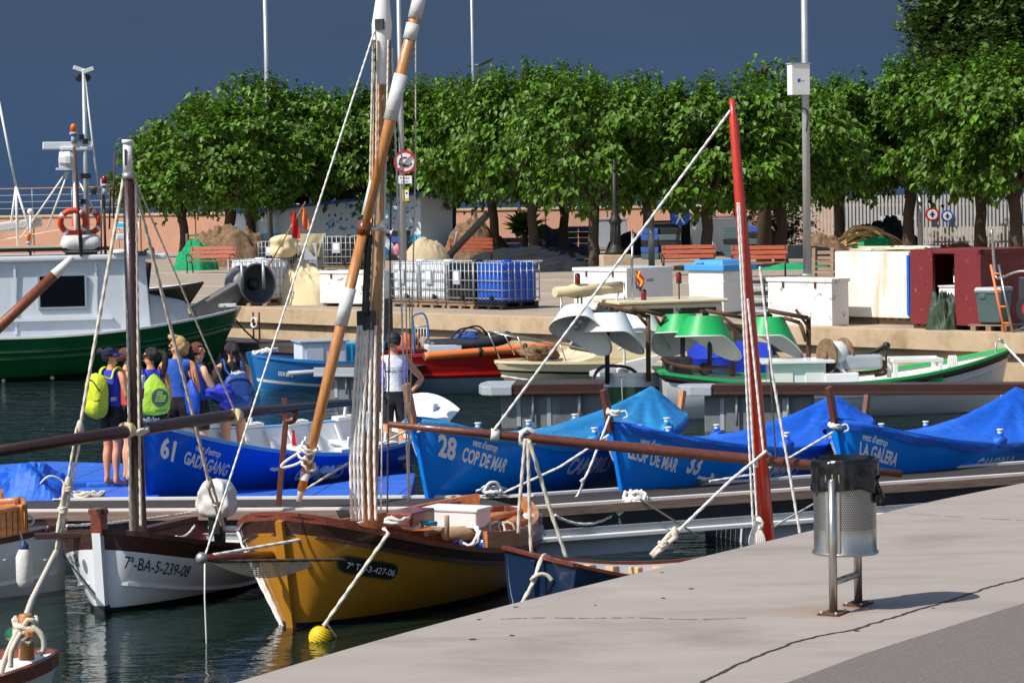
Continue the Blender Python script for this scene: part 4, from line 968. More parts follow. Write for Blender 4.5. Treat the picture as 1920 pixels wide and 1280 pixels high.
# ---------------------------------------------------------------- boats: hull shape
class Hull:
    def __init__(s, L, B, zb, zm, zs, draft=.25, um=.42, pb=.75, stern='point', tw=.6, ps=.7, rake=.15, srake=.1, flare=.85, mflare=.2, rb=.0, rs=.0, us=.55):
        s.__dict__.update(locals())
    def sheer(s, u):
        return s.zm + (s.zb - s.zm) * max(0, (s.us - u) / s.us) ** 2 if u < s.us else s.zm + (s.zs - s.zm) * ((u - s.us) / (1 - s.us)) ** 2
    def half(s, u):
        if u < s.um: w = (1 - (1 - u / s.um) ** 2) ** s.pb
        else:
            t = (u - s.um) / (1 - s.um); w = max(0, 1 - t * t) ** s.ps if s.stern == 'point' else 1 - (1 - s.tw) * t ** 2
        return max(.018, s.B / 2 * w)
    def kz(s, u):
        return -s.draft + s.rb * max(0, 1 - u / .3) ** 2 + s.rs * max(0, (u - .7) / .3) ** 2
    def pt(s, u, v, side, off=0.0, ins=0.0, zt=0.0):
        k = s.mflare + (s.flare - s.mflare) * max(0, 1 - u / .5) ** 1.5
        if s.stern == 'point': k = max(k, s.mflare + (s.flare - s.mflare) * max(0, (u - .6) / .4) ** 1.5)
        ph = v * PI / 2
        yy = max(.012, s.half(u) - ins) * ((1 - k) * math.sin(ph) ** .8 + k * v)
        zf = (1 - k) * (1 - math.cos(ph)) + k * v
        sh = s.sheer(u); kz = s.kz(u) + zt; z = kz + (sh - kz) * zf
        y = u * s.L + s.rake * (1 - zf) * max(0, 1 - u / .35) ** 2 - s.srake * (1 - zf) * max(0, (u - .65) / .35) ** 2
        p = V((side * yy, y, z))
        if off:
            e = 1e-3; a = s.pt(min(1, u + e), v, side) - s.pt(max(0, u - e), v, side); b = s.pt(u, min(1, v + e), side) - s.pt(u, max(0, v - e), side)
            n = a.cross(b)
            if n.length > 1e-12:
                n.normalize()
                if n.x * side < 0: n = -n
                p = p + n * off
        return p
def boat(name, lab, cat, loc, A, H, group=None):
    T = Thing(name, lab, cat, loc, -A, group); T.h = H; return T
def hull_mesh(T, mats, band, inner=None, th=.05, nu=48, nv=16, name='hull', floor=.12, wl=None):
    H = T.h; b = MB(); ml = list(mats)
    inner = inner or mats[0]; ml.append(inner); im = len(ml) - 1
    us = lambda u: u ** 1.25 if H.stern != 'point' else (u + .10 * math.sin(2 * PI * u) * -.6)
    for s in (-1, 1):
        b.grid(lambda u, v: H.pt(us(u), v, s), nu, nv, mf=lambda u, v: band(us(u), v))
        b.grid(lambda u, v: H.pt(us(u), v, s, ins=th, zt=floor), nu, 8, im)
        b.grid(lambda u, v: H.pt(us(u), 1, s).lerp(H.pt(us(u), 1, s, ins=th, zt=floor), v), nu, 1, im)
    if H.stern != 'point':
        b.grid(lambda u, v: H.pt(1, v, -1).lerp(H.pt(1, v, 1), u), 2, nv, mf=lambda u, v: band(1, v))
        b.grid(lambda u, v: H.pt(.985, v, -1, ins=th, zt=floor).lerp(H.pt(.985, v, 1, ins=th, zt=floor), u), 2, 8, im)
    ob = b.build(name, ml, T, weld=False, recalc=False)
    if wl:                                   # a clean painted line along the water
        bm = bmesh.new(); bm.from_mesh(ob.data)
        bmesh.ops.bisect_plane(bm, geom=bm.verts[:] + bm.edges[:] + bm.faces[:], plane_co=(0, 0, wl[0]), plane_no=(0, 0, 1))
        for f_ in bm.faces:
            if f_.material_index != im and f_.calc_center_median().z < wl[0]: f_.material_index = wl[1]
        bm.to_mesh(ob.data); bm.free()
    return ob
def sweep_rail(T, w, h, m, name='gunwale', zo=0.0, out=.02, u0=0, u1=1, v=1.0, n=44, sides=(-1, 1)):
    H = T.h; b = MB()
    for s in sides:
        P = []
        for k in range(n + 1):
            u = u0 + (u1 - u0) * k / n; p = H.pt(u, v, s); x = V((s, 0, 0))
            p = p + V((0, 0, zo)); P.append((p + x * out, p + x * (out - w) if abs(p.x) > w - out else V((s * .001, p.y, p.z))))
        rings = [(a, c, c + V((0, 0, h)), a + V((0, 0, h))) for a, c in P]
        vs = [q for r4 in rings for q in r4]; fs = []
        for i in range(n):
            for j in range(4): fs.append((i * 4 + j, i * 4 + (j + 1) % 4, (i + 1) * 4 + (j + 1) % 4, (i + 1) * 4 + j))
        fs += [(0, 1, 2, 3), (n * 4, n * 4 + 1, n * 4 + 2, n * 4 + 3)]
        b.add(vs, fs, 0, False)
    if H.stern != 'point' and u1 == 1 and v == 1.0:
        p, q = H.pt(1, 1, -1), H.pt(1, 1, 1); b.bar(p + V((0, .01, zo + h / 2)), q + V((0, .01, zo + h / 2)), w, h - .002)
    return b.build(name, m, T)
def deck(T, u0, u1, dz, m, name='foredeck', crown=.03, n=20, ins=.045):
    H = T.h; b = MB()
    def fn(u, v):
        uu = lerp(u0, u1, u); h_ = max(.01, H.half(uu) - ins); x = (v * 2 - 1)
        return V((x * h_, uu * H.L, H.sheer(uu) + dz + crown * (1 - x * x)))
    b.grid(fn, n, 8); return b.build(name, m, T)
def thwart(T, u, dz, m, w=.22, th=.04, name='thwart'):
    H = T.h; h_ = H.half(u) - .06; b = MB(); b.box((0, u * H.L, H.sheer(u) + dz), (2 * h_, w, th)); return b.build(name, m, T, bevel=.006)
def stem(T, m, w=.07, top=.12, d=.09, u=0.0, name='stem_post', aft=False):
    H = T.h; b = MB(); P = [H.pt(1 if aft else 0, k / 8, 1) for k in range(9)]; P = [V((0, p.y + (.02 if aft else -.02), p.z)) for p in P]
    t = (P[-1] - P[-2]).normalized(); P.append(P[-1] + t * top)
    for a, c in zip(P, P[1:]): b.bar(a, c + (c - a).normalized() * .004, w, d, up=(1, 0, 0)) if False else b.bar(a, c, d, w, up=(1, 0, 0))
    return b.build(name, m, T)
def hull_text(T, s, u0, v0, size, side, m, reverse=None, name='lettering', off=.007, tilt=0.0, k_s0=None, **k):
    # lettering follows the planking: along the length and up the side
    H = T.h; vs, fs, w = text_mesh(s, size, **k)
    rev = (side < 0) if reverse is None else reverse
    tab = [0.0]; pv = H.pt(0, v0, side)
    for i in range(1, 241): q_ = H.pt(i / 240, v0, side); tab.append(tab[-1] + (q_ - pv).length); pv = q_
    def uof(d):
        if d <= 0: return .001
        for i in range(240):
            if tab[i + 1] >= d: return (i + (d - tab[i]) / max(1e-9, tab[i + 1] - tab[i])) / 240
        return .999
    s0 = k_s0 if k_s0 is not None else tab[int(u0 * 240)]
    out = []
    for x, y in vs:
        u = uof(s0 + (-x if rev else x)); dv = (H.pt(u, min(1, v0 + .1), side) - H.pt(u, v0 - .1, side)).length / (min(1, v0 + .1) - v0 + .1)
        out.append(H.pt(u, min(1.0, max(.02, v0 + (y + tilt * x) / dv)), side, off=off))
    b = MB(); b.add(out, fs); return b.build(name, m, T, recalc=False)
def rope_thing(name, lab, P, r, m=None, group=None, cat='rope', plain=False):
    b = MB(); P = [V(p) for p in P]
    b.tube(resample(P, .25), r, 7) if plain else b.rope(P, r)
    return tag(b.build(name, m or m_rope, origin=P[0], recalc=False), lab, cat, group)
def rope_part(T, P, r, m=None, name='rope', local=False, plain=False):
    b = MB(); P = [V(p) if local else T.l(p) for p in P]
    b.tube(resample(P, .25), r, 7) if plain else b.rope(P, r)
    return b.build(name, m or m_rope, T, recalc=False)
def coil(b, c, r, turns, rr, M=None, seed=0, jit=.02, sag_=0.0, wob=.3):
    rd = random.Random(seed); P = []
    for k in range(int(turns * 14) + 1):
        a = 2 * PI * k / 14; q = r * (1 + rd.uniform(-jit, jit) * 4) * (1 + wob * .2 * math.sin(a * .37))
        p = V((q * math.cos(a), q * math.sin(a), rd.uniform(-1, 1) * rr * 1.5 + k * rr * .02)); P.append(V(c) + (M @ p if M else p))
    b.tube(P, rr, 6)

# ---------------------------------------------------------------- jetty (two straight runs meeting at a slight angle)
JZ = .58
jn = [on(*p, JZ) for p in ((-420, 962), (150, 957), (560, 955), (985, 953))]; jn2 = [on(*p, JZ) for p in ((985, 953), (1400, 922), (1920, 889), (2150, 874))]
def jetty(lab, P, W):
    a, c = P[0], P[-1]; d = (c - a); L = d.length; rz = math.atan2(d.y, d.x)
    T = Thing('floating_jetty', lab, 'jetty', V((a.x, a.y, 0)), rz)
    b = MB(); n = int(L / .145)
    for k in range(8): b.box((L / 2, .14 + (W - .28) * (k + .5) / 8, JZ - .015), (L - .02, (W - .28) / 8 - .008, .03))
    b.build('deck_planks', m_planks, T)
    for y in (.0, W):
        b = MB(); b.box((L / 2, y + (.045 if y == 0 else -.045), JZ + .006), (L, .07, .03)); b.build('edge_strip', m_whitem, T)
    b = MB(); b.box((L / 2, -.03, JZ - .05), (L, .06, .1)); b.build('fender_board', m_rail_wood, T, bevel=.006)
    b = MB(); b.box((L / 2, .06, JZ - .17), (L, .1, .14)); b.box((L / 2, W - .06, JZ - .17), (L, .1, .16)); b.build('side_beam', m_alu_d, T)
    b = MB(); b.box((L / 2, .03, JZ - .30), (L, .12, .1)); b.box((L / 2, -.02, JZ - .252), (L, .05, .012)); b.build('side_profile', m_greyp, T, bevel=.004)
    for k in range(int(L / 2.6) + 1):
        b = MB(); b.box((min(L - .9, 1.0 + k * 2.6), W / 2, .17), (1.7, W - .2, .5)); b.build('float', m_lgrey, T, bevel=.03)
    b = MB(); b.box((L / 2, -.02, JZ - .35), (L, .2, .05)); b.build('lower_lip', m_whitem, T, bevel=.01)
    return T
J1 = jetty('weathered plank jetty with white edges under the group of women', jn, 1.2)
J2 = jetty('weathered plank jetty with white edges running past the covered blue boats', jn2, 1.2)
def cleat(T_, px, py, lab):
    P = on(px, py, JZ + .03); T = Thing('mooring_cleat', lab, 'cleat', P, .5)
    b = MB(); b.tube([(-.2, 0, .07), (-.1, 0, .09), (.1, 0, .09), (.2, 0, .07)], [.016, .022, .022, .016], 8); b.build('horn', m_alu, T)
    b = MB(); b.box((-.05, 0, .045), (.03, .04, .07)); b.box((.05, 0, .045), (.03, .04, .07)); b.box((0, 0, .006), (.2, .07, .012)); b.build('foot', m_alu, T)
    b = MB(); coil(b, (0, 0, .06), .1, 4, .016, Matrix.Rotation(.25, 3, 'X'), seed=px); b.tube(spline([(-.12, -.02, .05), (-.05, -.03, .15), (.05, -.03, .15), (.12, -.02, .05)], 5), .018, 6); b.build('wrapped_rope', m_rope_w, T, recalc=False)
cleat(0, 922, 930, 'metal cleat wrapped with rope below the lettering of the turquoise covered boat')
cleat(0, 1320, 903, 'metal cleat wrapped with rope beside the tall red mast foot')
cleat(0, 1735, 874, 'metal cleat wrapped with a tan rope under the last covered boat')

# ---------------------------------------------------------------- blue floating docks and tarpaulin
def dock(lab, pts, z, th=.32):
    T = Thing('floating_dock', lab, 'floating dock', (0, 0, 0), 0)
    P = [on(*p, z) for p in pts]; b = MB()
    b.prism([(p.x, p.y) for p in P], z - th, z); b.build('deck', m_dock, T, bevel=.04)
    b = MB(); a, c = P[0], P[1]; n = max(2, int((c - a).length / .5)); d = (c - a) / n; nn = V((d.y, -d.x, 0)).normalized()
    for k in range(n): b.box(a + d * (k + .5) + nn * .07 + V((0, 0, -th * .42)), (d.length * .55, .16, th * .7), math.atan2(d.y, d.x))
    b.build('coupling_lugs', m_dock, T, bevel=.03); return T
dock('blue plastic floating dock cubes behind the women at the edge of the water', ((-60, 908), (238, 897), (236, 868), (90, 864), (-90, 876)), .52)
dock('blue plastic floating dock on which the woman with the lime rucksack stands', ((100, 931), (300, 931), (300, 911), (205, 911), (108, 916)), JZ, .4)
dock('blue plastic floating dock in front of the open blue boat', ((440, 934), (770, 928), (780, 885), (700, 893), (560, 915), (440, 919)), .56)
def tarp_heap():
    P = on(25, 936, JZ); T = Thing('blue_tarpaulin', 'crumpled blue tarpaulin heaped on the jetty at the edge of the view', 'tarpaulin', P, 0)
    def fn(u, v):
        x, y = lerp(-.9, .55, u), lerp(-.25, 1.0, v); e_ = min(1, 4 * u, 4 * (1 - u), 5 * v, 5 * (1 - v))
        z = (.2 + .2 * mnoise.noise(V((x * 2.5, y * 2.5, 3))) + .12 * abs(mnoise.noise(V((x * 6, y * 6, 1))))) * max(0, e_) ** .6
        return V((x + .05 * mnoise.noise(V((x * 5, y * 5, 9))), y, max(.005, z * 1.2)))
    b = MB(); b.grid(fn, 30, 22, smooth=False); b.build('cloth', m_tarp2, T, recalc=False)
    b = MB(); b.tube(spline([(.3, -.1, .15), (.45, -.15, .28), (.6, -.1, .2), (.62, -.2, .03), (.5, -.25, .02)], 5), .012, 6); b.build('tie_cord', m_rope_w, T)
tarp_heap()
# ---------------------------------------------------------------- the four blue rowing boats on the jetty
def row_boat(lab, px, py, A, L, mat_h, cover, cmat, num=None, name2=None, loc=None, both=False, post=m_redspar, big=2.15, pos=(.2, .66, .5), z0_=.36):
    P = on(px, py, JZ) if loc is None else V(loc); z0 = z0_
    H = Hull(L, 1.66, 1.12, .62, .76, draft=.06, um=.45, pb=.56, stern='point', ps=.62, rake=.26, srake=.15, flare=.9, mflare=.35, rb=.24, rs=.3, us=.62)
    off = V((math.sin(A), math.cos(A), 0)) * -.2
    T = boat('rowing_boat', lab, 'boat', (P.x + off.x, P.y + off.y, z0), A, H, 'blue rowing boats drawn up to the jetty')
    hull_mesh(T, [mat_h, m_whitem], lambda u, v: 0, m_white, .04, 64, 18)
    sweep_rail(T, .05, .045, m_bluelt if not cover else mat_h, 'gunwale', -.02, .022)
    stem(T, mat_h, .05, .02, .05)
    p0, p1 = H.pt(0, .8, 1), H.pt(0, 1, 1); d_ = V((0, p1.y - p0.y, p1.z - p0.z)).normalized(); a_ = V((0, p1.y - .01, p1.z - .06))
    if cover: b = MB(); b.bar(a_, a_ + d_ * .5, .09, .065, up=(1, 0, 0)); b.build('stem_post', post, T, bevel=.008)
    if cover: stem(T, post, .06, .3, .08, aft=True, name='stern_post')
    ns, vs_, ms = pos
    for s in (1,) + ((-1,) if both else ()):
        k_ = 1 if s > 0 else 0
        ln = text_mesh(name2, .235, .035, 0.0, .46)[2]; lv = text_mesh("vent d'estrop", .13, .028, .12, .50)[2]
        if num: hull_text(T, num, 0, .64, .36, s, m_letter, bold=.04, sx=.58, tilt=-.05, k_s0=ns if k_ else ns + .3)
        hull_text(T, "vent d'estrop", 0, .835, .13, s, m_letter, bold=.028, sx=.50, shear=.12, tilt=-.06, k_s0=vs_ if k_ else .12 + lv)
        hull_text(T, name2, 0, .645, .235, s, m_letter, bold=.035, sx=.46, tilt=-.06, k_s0=ms if k_ else .08 + ln)
    hull_text(T, 'CAMBRILS', 0, .64, .32, 1, m_letter, bold=.03, sx=.6, shear=.22, k_s0=big)
    return T
def boat_cover(T, m, peak=.52, upk=.80):
    H = T.h
    def rid(u):
        if u < .16: return .02 + .05 * math.sin(u / .16 * PI)
        if u < upk: t = (u - .16) / (upk - .16); return .02 + peak * (t ** 1.35)
        t = (u - upk) / (1 - upk); return .02 + peak * max(0, 1 - t ** 1.15)
    def fn(u, v):
        uu = .004 + .992 * u; s = v * 2 - 1; a = abs(s); sg = 1 if s >= 0 else -1
        if a > .84:                                   # skirt over the gunwale
            k = (a - .84) / .16; p = H.pt(uu, 1 - .07 * k, sg, off=.035 + .012 * math.sin(uu * 46 + sg)); p.z += .015 * (1 - k) + .012 * math.sin(uu * 33); return p
        k = a / .84; p = H.pt(uu, 1, sg, off=.02); h_ = abs(p.x) + .02
        fa = math.atan2(k * .8, (uu - upk) * 3.2); wr = (.026 * math.sin(fa * 15 + 2 * mnoise.noise(V((uu * 5, k * 2, sg)))) + .014 * math.sin(fa * 31 + sg)) * min(1, rid(uu) * 4) * (1 - k) ** .5 * min(1, k * 5) + .03 * mnoise.noise(V((uu * 14, s * 3, T.o.location.x))) * k * (1.2 - k)
        zz = H.sheer(uu) + .03 + rid(uu) * (1 - k ** 1.12) - .05 * math.sin(k * PI) * min(1, rid(uu) * 3)
        return V((sg * h_ * k, p.y, zz + wr))
    b = MB(); b.grid(fn, 90, 40); b.build('cover', m, T, recalc=False)
    for s in (-1, 1):                                # cloth hoods tied over the thole pins
        for u in (.42, .60, .75):
            p = H.pt(u, 1, s, off=.02); b = MB()
            b.ball(p + V((0, 0, .06)), .085, 12, 8, sc=(1, 1.35, .9), jit=.5, seed=u * 9 + s); b.lathe([(.05, .1), (.032, .135), (.05, .16)], 10, c=p); hd = b.build('pin_hood', m, T)
            b = MB(); b.cyl(p + V((0, 0, .13)), p + V((0, 0, .2)), .03, n=10); b.lathe([(.042, .195), (.042, .21)], 10, c=p); b.build('pin_cap', m_whitem, hd)
    return T
A61 = R(37)
B61 = row_boat('open royal blue rowing boat numbered 61 with a bare white inside', 268, 928, R(36), 5.75, m_blueh, False, None, '61', 'GADAGANG', post=m_whitem)
B61.o.rotation_euler = (0, .15, -R(36)); B61.M = Matrix.Translation(B61.o.location) @ Matrix.Rotation(-R(36), 4, 'Z') @ Matrix.Rotation(.15, 4, 'Y'); B61.inv = B61.M.inverted()
H = B61.h
deck(B61, .0, .16, -.05, m_bluelt); deck(B61, .84, .995, -.02, m_white, 'stern_deck')
for u in (.30, .45, .60, .74): thwart(B61, u, -.22, m_white)
b = MB(); b.box((0, .5 * H.L, -.06 + .16), (.9, 3.6, .02)); b.build('floorboards', m_white, B61)
for s in (-1, 1):
    b = MB()
    for u in (.2, .26, .33, .4, .47, .54, .61, .68, .75, .82): b.bar(H.pt(u, .98, s, ins=.07), H.pt(u, .4, s, ins=.06, zt=.12), .05, .03)
    b.build('rib', m_whitem, B61)
for s in (-1, 1):
    for u in (.36, .50, .64, .78):
        b = MB(); p = H.pt(u, 1, s); b.box(p + V((-s * .03, 0, .045)), (.12, .38, .05)); b.cyl(p + V((-s * .03, 0, .07)), p + V((-s * .03, 0, .2)), .02, n=8); b.build('oarlock', m_whitem, B61, bevel=.006)
b = MB(); b.grid(lambda u, v: V((lerp(-1, 1, v) * .62 * (1 - .25 * u), 4.7 + u * .85, .62 + .42 * u - .12 * (2 * v - 1) ** 2)), 8, 10); b.box((0, 5.3, .82), (.5, .1, .3)); b.build('stern_seat', m_white, B61)
b = MB(); b.bar(H.pt(.62, .95, -1, ins=.08), H.pt(.57, .25, -1, ins=.06, zt=.12), .05, .03); b.build('red_strap', m_redp, B61)
b = MB(); b.box((0, -.03, 1.36), (.075, .05, .6)); b.build('stem_head', m_white, B61, bevel=.01); b = MB(); b.box((0.0, -.03, 1.45), (.078, .052, .12)); b.build('red_band', m_redp, B61)
B28 = row_boat('sky blue rowing boat numbered 28 under a turquoise cover, second along the jetty', 800, 934, R(35), 5.7, m_blueh2, True, None, '28', 'COP DE MAR', post=m_varn, both=True); boat_cover(B28, m_tarp1, .43, .88)
B33 = row_boat('sky blue rowing boat numbered 33 under a blue cover, crossed by the red mast', 1167, 920, R(37), 5.8, m_blueh2, True, None, '33', 'LLOP DE MAR', both=True, pos=(.93, .30, .12), z0_=.23); boat_cover(B33, m_tarp2, .40, .86)
BG = row_boat('sky blue rowing boat under a bright blue cover behind the litter bin', 1585, 893, R(39), 5.8, m_blueh2, True, None, None, 'LA GALERA', both=True, pos=(.2, .28, .22), z0_=.13); boat_cover(BG, m_tarp2, .55, .76)

# ---------------------------------------------------------------- white boat 7a-BA-5-239-08
H = Hull(3.95, 1.95, .78, .42, .54, draft=.3, um=.46, pb=.50, stern='point', ps=.6, rake=.10, srake=.1, flare=.75, mflare=.3, us=.6)
P = on(190, 1150, 0); A = R(17)
WB = boat('sailing_boat', 'small white wooden sailing boat with a maroon mast and dark brown rail', 'boat', P, A, H)
hull_mesh(WB, [m_white, m_black, m_brown], lambda u, v: 2 if v > .875 else 0, m_mahog, .05, 56, 24, wl=(.05, 1))
sweep_rail(WB, .12, .05, m_brown, 'gunwale', .0, .03); sweep_rail(WB, .03, .03, m_white, 'rubbing_strake', -.015, .028, v=.60)
stem(WB, m_white, .09, .02, .11); b = MB(); b.box((0, -.0, .9), (.12, .14, .26)); b.box((0, -.01, 1.0), (.2, .05, .05)); b.build('bow_post', m_mahog, WB, bevel=.01)
b = MB(); b.box((0, .03, .0), (.11, .14, .16)); b.build('stem_band', m_alu_d, WB, bevel=.005)
deck(WB, .0, .30, -.015, m_canvas_w); thwart(WB, .42, -.1, m_mahog, .3); thwart(WB, .66, -.14, m_mahog, .3)
hull_text(WB, '7ª-BA-5-239-08', 0, .735, .18, 1, m_letter_d, sx=.66, tilt=-.04, k_s0=.2); hull_text(WB, '7ª-BA-5-239-08', 0, .735, .18, -1, m_letter_d, sx=.62, k_s0=1.0, tilt=.03)
mt0, mt1 = WB.l(at(262, 1010, P.y + .85)), WB.l(at(240, 336, P.y + .85)); mt2 = WB.l(at(239, 262, P.y + .85))
b = MB(); b.tube([mt0, mt0.lerp(mt1, .5), mt1], [.075, .07, .055], 14); b.build('mast', m_brownz, WB)
b = MB(); b.cyl(mt1, mt1.lerp(mt2, .15), .06, n=14, m=1); b.cyl(mt1.lerp(mt2, .15), mt1.lerp(mt2, .9), .05, .045, n=14); b.cyl(mt1.lerp(mt2, .9), mt2, .056, n=14); b.box(mt1.lerp(mt2, .55) + V((0, -.04, 0)), (.02, .03, .16), m=2); b.build('mast_head', [m_whitem, m_alu, m_black], WB)
ys = [at(-40, 851, 24.55), at(255, 806, 26.62), at(470, 772, 28.4), at(690, 752, 30.3)]
b = MB(); b.tube([WB.l(p) for p in ys], [.05, .068, .06, .035], 12); yd = b.build('yard', m_brownz, WB)
for px, py, Y in ((238, 806, 26.5), (441, 780, 28.1)):
    c = WB.l(at(px, py, Y)); d = (WB.l(ys[2]) - WB.l(ys[0])).normalized(); b = MB(); b.cyl(c - d * .045, c + d * .045, .082, n=14); b.build('lashing', m_canvas, yd)
b = MB(); coil(b, WB.l(at(258, 808, 26.6)), .1, 4, .016, Matrix.Rotation(.2, 3, 'X'), 3); b.build('mast_lashing', m_rope, WB, recalc=False)
c0 = WB.l(at(522, 948, 29.1)); c1 = WB.l(at(536, 790, 29.1))
b = MB(); b.bar(c0, c1, .06, .06); b.bar(c1, WB.l(at(533, 746, 29.1)), .05, .06); b.tube(spline([c1, WB.l(at(551, 785, 29.1)), WB.l(at(556, 758, 29.1))], 5), [.04] * 11, 8); b.build('crutch', m_redspar, WB, bevel=.008)
b = MB(); b.box(WB.l(at(138, 1003, 25.9)), (.07, .75, .06), rz=-A - .95); b.ball(WB.l(at(92, 990, 25.7)), .04); b.build('bumkin', m_brown, WB, bevel=.01)
# shrouds and lashings
def bup(x, dy): return at(x, dy, P.y + .85)
for a, c, r_, nm in (((233, 330), (150, 800), .017, 0), ((248, 330), (365, 790), .017, 0), ((236, 345), (245, 1000), .014, 1), ((254, 345), (264, 985), .014, 1), ((252, 335), (440, 770), .009, 0)):
    p0 = bup(*a); Yt = 26.2 if a[0] < 240 else 27.6
    p1 = at(c[0], c[1], Yt if not nm else P.y + .75); rope_part(WB, [p0, p1], r_, name='shroud')
def tackle(T, p, q, r_, top=None):
    b = MB(); d = (T.l(q) - T.l(p)); L = d.length; d.normalize(); o = T.l(p); x = d.orthogonal().normalized()
    b.rope([o + x * .03, T.l(q) + x * .01], r_); b.rope([o - x * .03, T.l(q) - x * .01], r_); coil(b, o + d * L * .5, .035, 3, r_ * .8, seed=5)
    b.ball(o, .05, sc=(.7, .7, 1.4)); return b.build('tackle', m_rope, T, recalc=False)
tackle(WB, at(150, 800, 26.2), at(106, 1035, 26.1), .014); tackle(WB, at(128, 905, 26.15), at(108, 1010, 26.1), .02)
rope_part(WB, [at(365, 790, 27.6), at(392, 905, 27.9)], .017, name='shroud'); tackle(WB, at(392, 905, 27.9), at(418, 985, 28.2), .014)
rope_part(WB, [at(192, 1140, 25.8), at(352, 1012, 26.5)], .009, name='bobstay', plain=True); rope_part(WB, [at(190, 1128, 25.8), at(118, 1040, 26.0)], .007, m_rope_d, 'bobstay', plain=True)
# outboard motor wrapped in a white cover on the quarter
c = WB.l(at(407, 934, 28.7))
def ob(u, v):
    a = u * 2 * PI; sq = lambda t: math.copysign(abs(t) ** .55, t); k = (1 - abs(2 * v - 1) ** 5) ** .5; n_ = .045 * mnoise.noise(V((math.cos(a) * 3, math.sin(a) * 3, v * 4)))
    return c + V((sq(math.cos(a)) * (.19 + n_) * k * (1.12 - .3 * v), sq(math.sin(a)) * (.16 + n_) * k, -.22 + .44 * v))
b = MB(); b.grid(ob, 36, 16); mo = b.build('outboard_cover', m_canvas_w, WB, recalc=False)
b = MB(); b.box(c + V((0, 0, -.28)), (.14, .2, .2)); b.box(c + V((0, .05, -.6)), (.09, .12, .5)); b.build('outboard_leg', m_black, WB, bevel=.01)
b = MB(); b.cyl(c + V((-.1, 0, -.32)), c + V((.3, 0, -.33)), .035, n=10); b.ball(c + V((.32, 0, -.33)), .05); b.build('tiller', m_whitem, WB)

# ---------------------------------------------------------------- yellow boat
H = Hull(4.7, 2.35, 1.02, .43, .58, draft=.32, um=.48, pb=.47, stern='point', ps=.62, rake=.22, srake=.1, flare=.72, mflare=.25, us=.68)
P = on(552, 1174, 0); A = R(26)
YB = boat('sailing_boat', 'yellow wooden sailing boat with dark brown rails, bowsprit net and tall varnished mast', 'boat', P - V((math.sin(A), math.cos(A), 0)) * .2, A, H)
hull_mesh(YB, [m_yellow, m_brown, m_black], lambda u, v: 1 if v > .92 else 0, m_varny, .06, 60, 26, wl=(.045, 2))
sweep_rail(YB, .14, .05, m_mahog, 'gunwale', .0, .035); sweep_rail(YB, .03, .035, m_brown, 'rubbing_strake', -.02, .03, v=.92)
stem(YB, m_yellow, .07, .0, .07)
deck(YB, .0, .33, -.02, m_varny); deck(YB, .80, .98, -.02, m_varny, 'stern_deck'); thwart(YB, .55, -.12, m_varny, .35); thwart(YB, .42, -.12, m_mahog, .35)
sweep_rail(YB, .05, .035, m_mahog, 'bow_bulwark', .045, -.0, .0, .07); sweep_rail(YB, .05, .16, m_varny, 'washboard', .05, -.02, .42, .97)
def plaque(T, u, v, side, txt, L_, hgt):
    b = MB(); Hh = T.h; n = 14; e = .02; du = (Hh.pt(u + e, v, side) - Hh.pt(u - e, v, side)).length / (2 * e); dv = (Hh.pt(u, v + .05, side) - Hh.pt(u, v - .05, side)).length / .1
    for ii, (m_, gr, of) in enumerate(((0, .018, .006), (1, 0, .010))):
        pts = []; Rr = hgt / 2 + gr; hx = L_ / 2 - hgt / 2; out2 = []
        for k in range(9): a = -PI / 2 + PI * k / 8; out2.append((hx + Rr * math.cos(a), Rr * math.sin(a)))
        for k in range(1, 10): out2.append((hx - 2 * hx * k / 10, Rr))
        for k in range(9): a = PI / 2 + PI * k / 8; out2.append((-hx + Rr * math.cos(a), Rr * math.sin(a)))
        for k in range(1, 10): out2.append((-hx + 2 * hx * k / 10, -Rr))
        P3 = lambda x, y: Hh.pt(u + x / du, v + y / dv, side, off=of)
        pts = [P3(x, y) for x, y in out2]; mid_ = [P3(max(-hx, min(hx, x)), 0) for x, y in out2]; n2 = len(pts)
        b.add(pts + mid_, [(k, (k + 1) % n2, n2 + (k + 1) % n2, n2 + k) for k in range(n2)], m_)
    pl = b.build('name_plate', [m_brass, m_black], T, recalc=False)
    w = text_mesh(txt, hgt * .62, sx=.9)[2]; rev = side < 0
    tab = 0; 
    for i in range(1, 200):
        if i / 200 <= u: tab += (Hh.pt(i / 200, v, side) - Hh.pt((i - 1) / 200, v, side)).length
    t = hull_text(T, txt, 0, v - .24 * hgt / dv, hgt * .62, side, m_letter, off=.016, sx=.9, k_s0=tab + (w / 2 if rev else -w / 2)); t.parent = pl
plaque(YB, .105, .78, 1, '7ª TA-3-427-06', .62, .15); plaque(YB, .09, .78, -1, '7ª TA-3-427-06', .62, .15)
Ym = P.y + 1.1
m0, m1 = YB.l(at(690, 1000, Ym)), YB.l(at(719, -60, Ym))
b = MB(); b.tube([m0, m0.lerp(m1, .4), m0.lerp(m1, .8)], [.085, .078, .06], 16); b.build('mast', wood('weathered_mast', (172, 124, 80), (210, 164, 114), .55, 'z', coat=.1, dirt=(112, 84, 66), dlo=.5, dhi=.7), YB)
b = MB(); q = lambda t: m0.lerp(m1, t); b.tube([q(.795), q(.8), q(.86), q(.9), q(.955), q(.962)], [.06, .075, .09, .10, .06, .05], 14); b.box(q(.9) + V((.03, -.1, 0)), (.09, .03, .1), m=1); b.tube([q(.96), q(1.0)], [.035, .03], 10, m=1); b.build('mast_head', [m_whitem, m_alu_d], YB)
y0, y1 = at(560, 940, P.y + .75), at(800, -60, P.y + 1.0)
yq = lambda t: YB.l(y0).lerp(YB.l(y1), t)
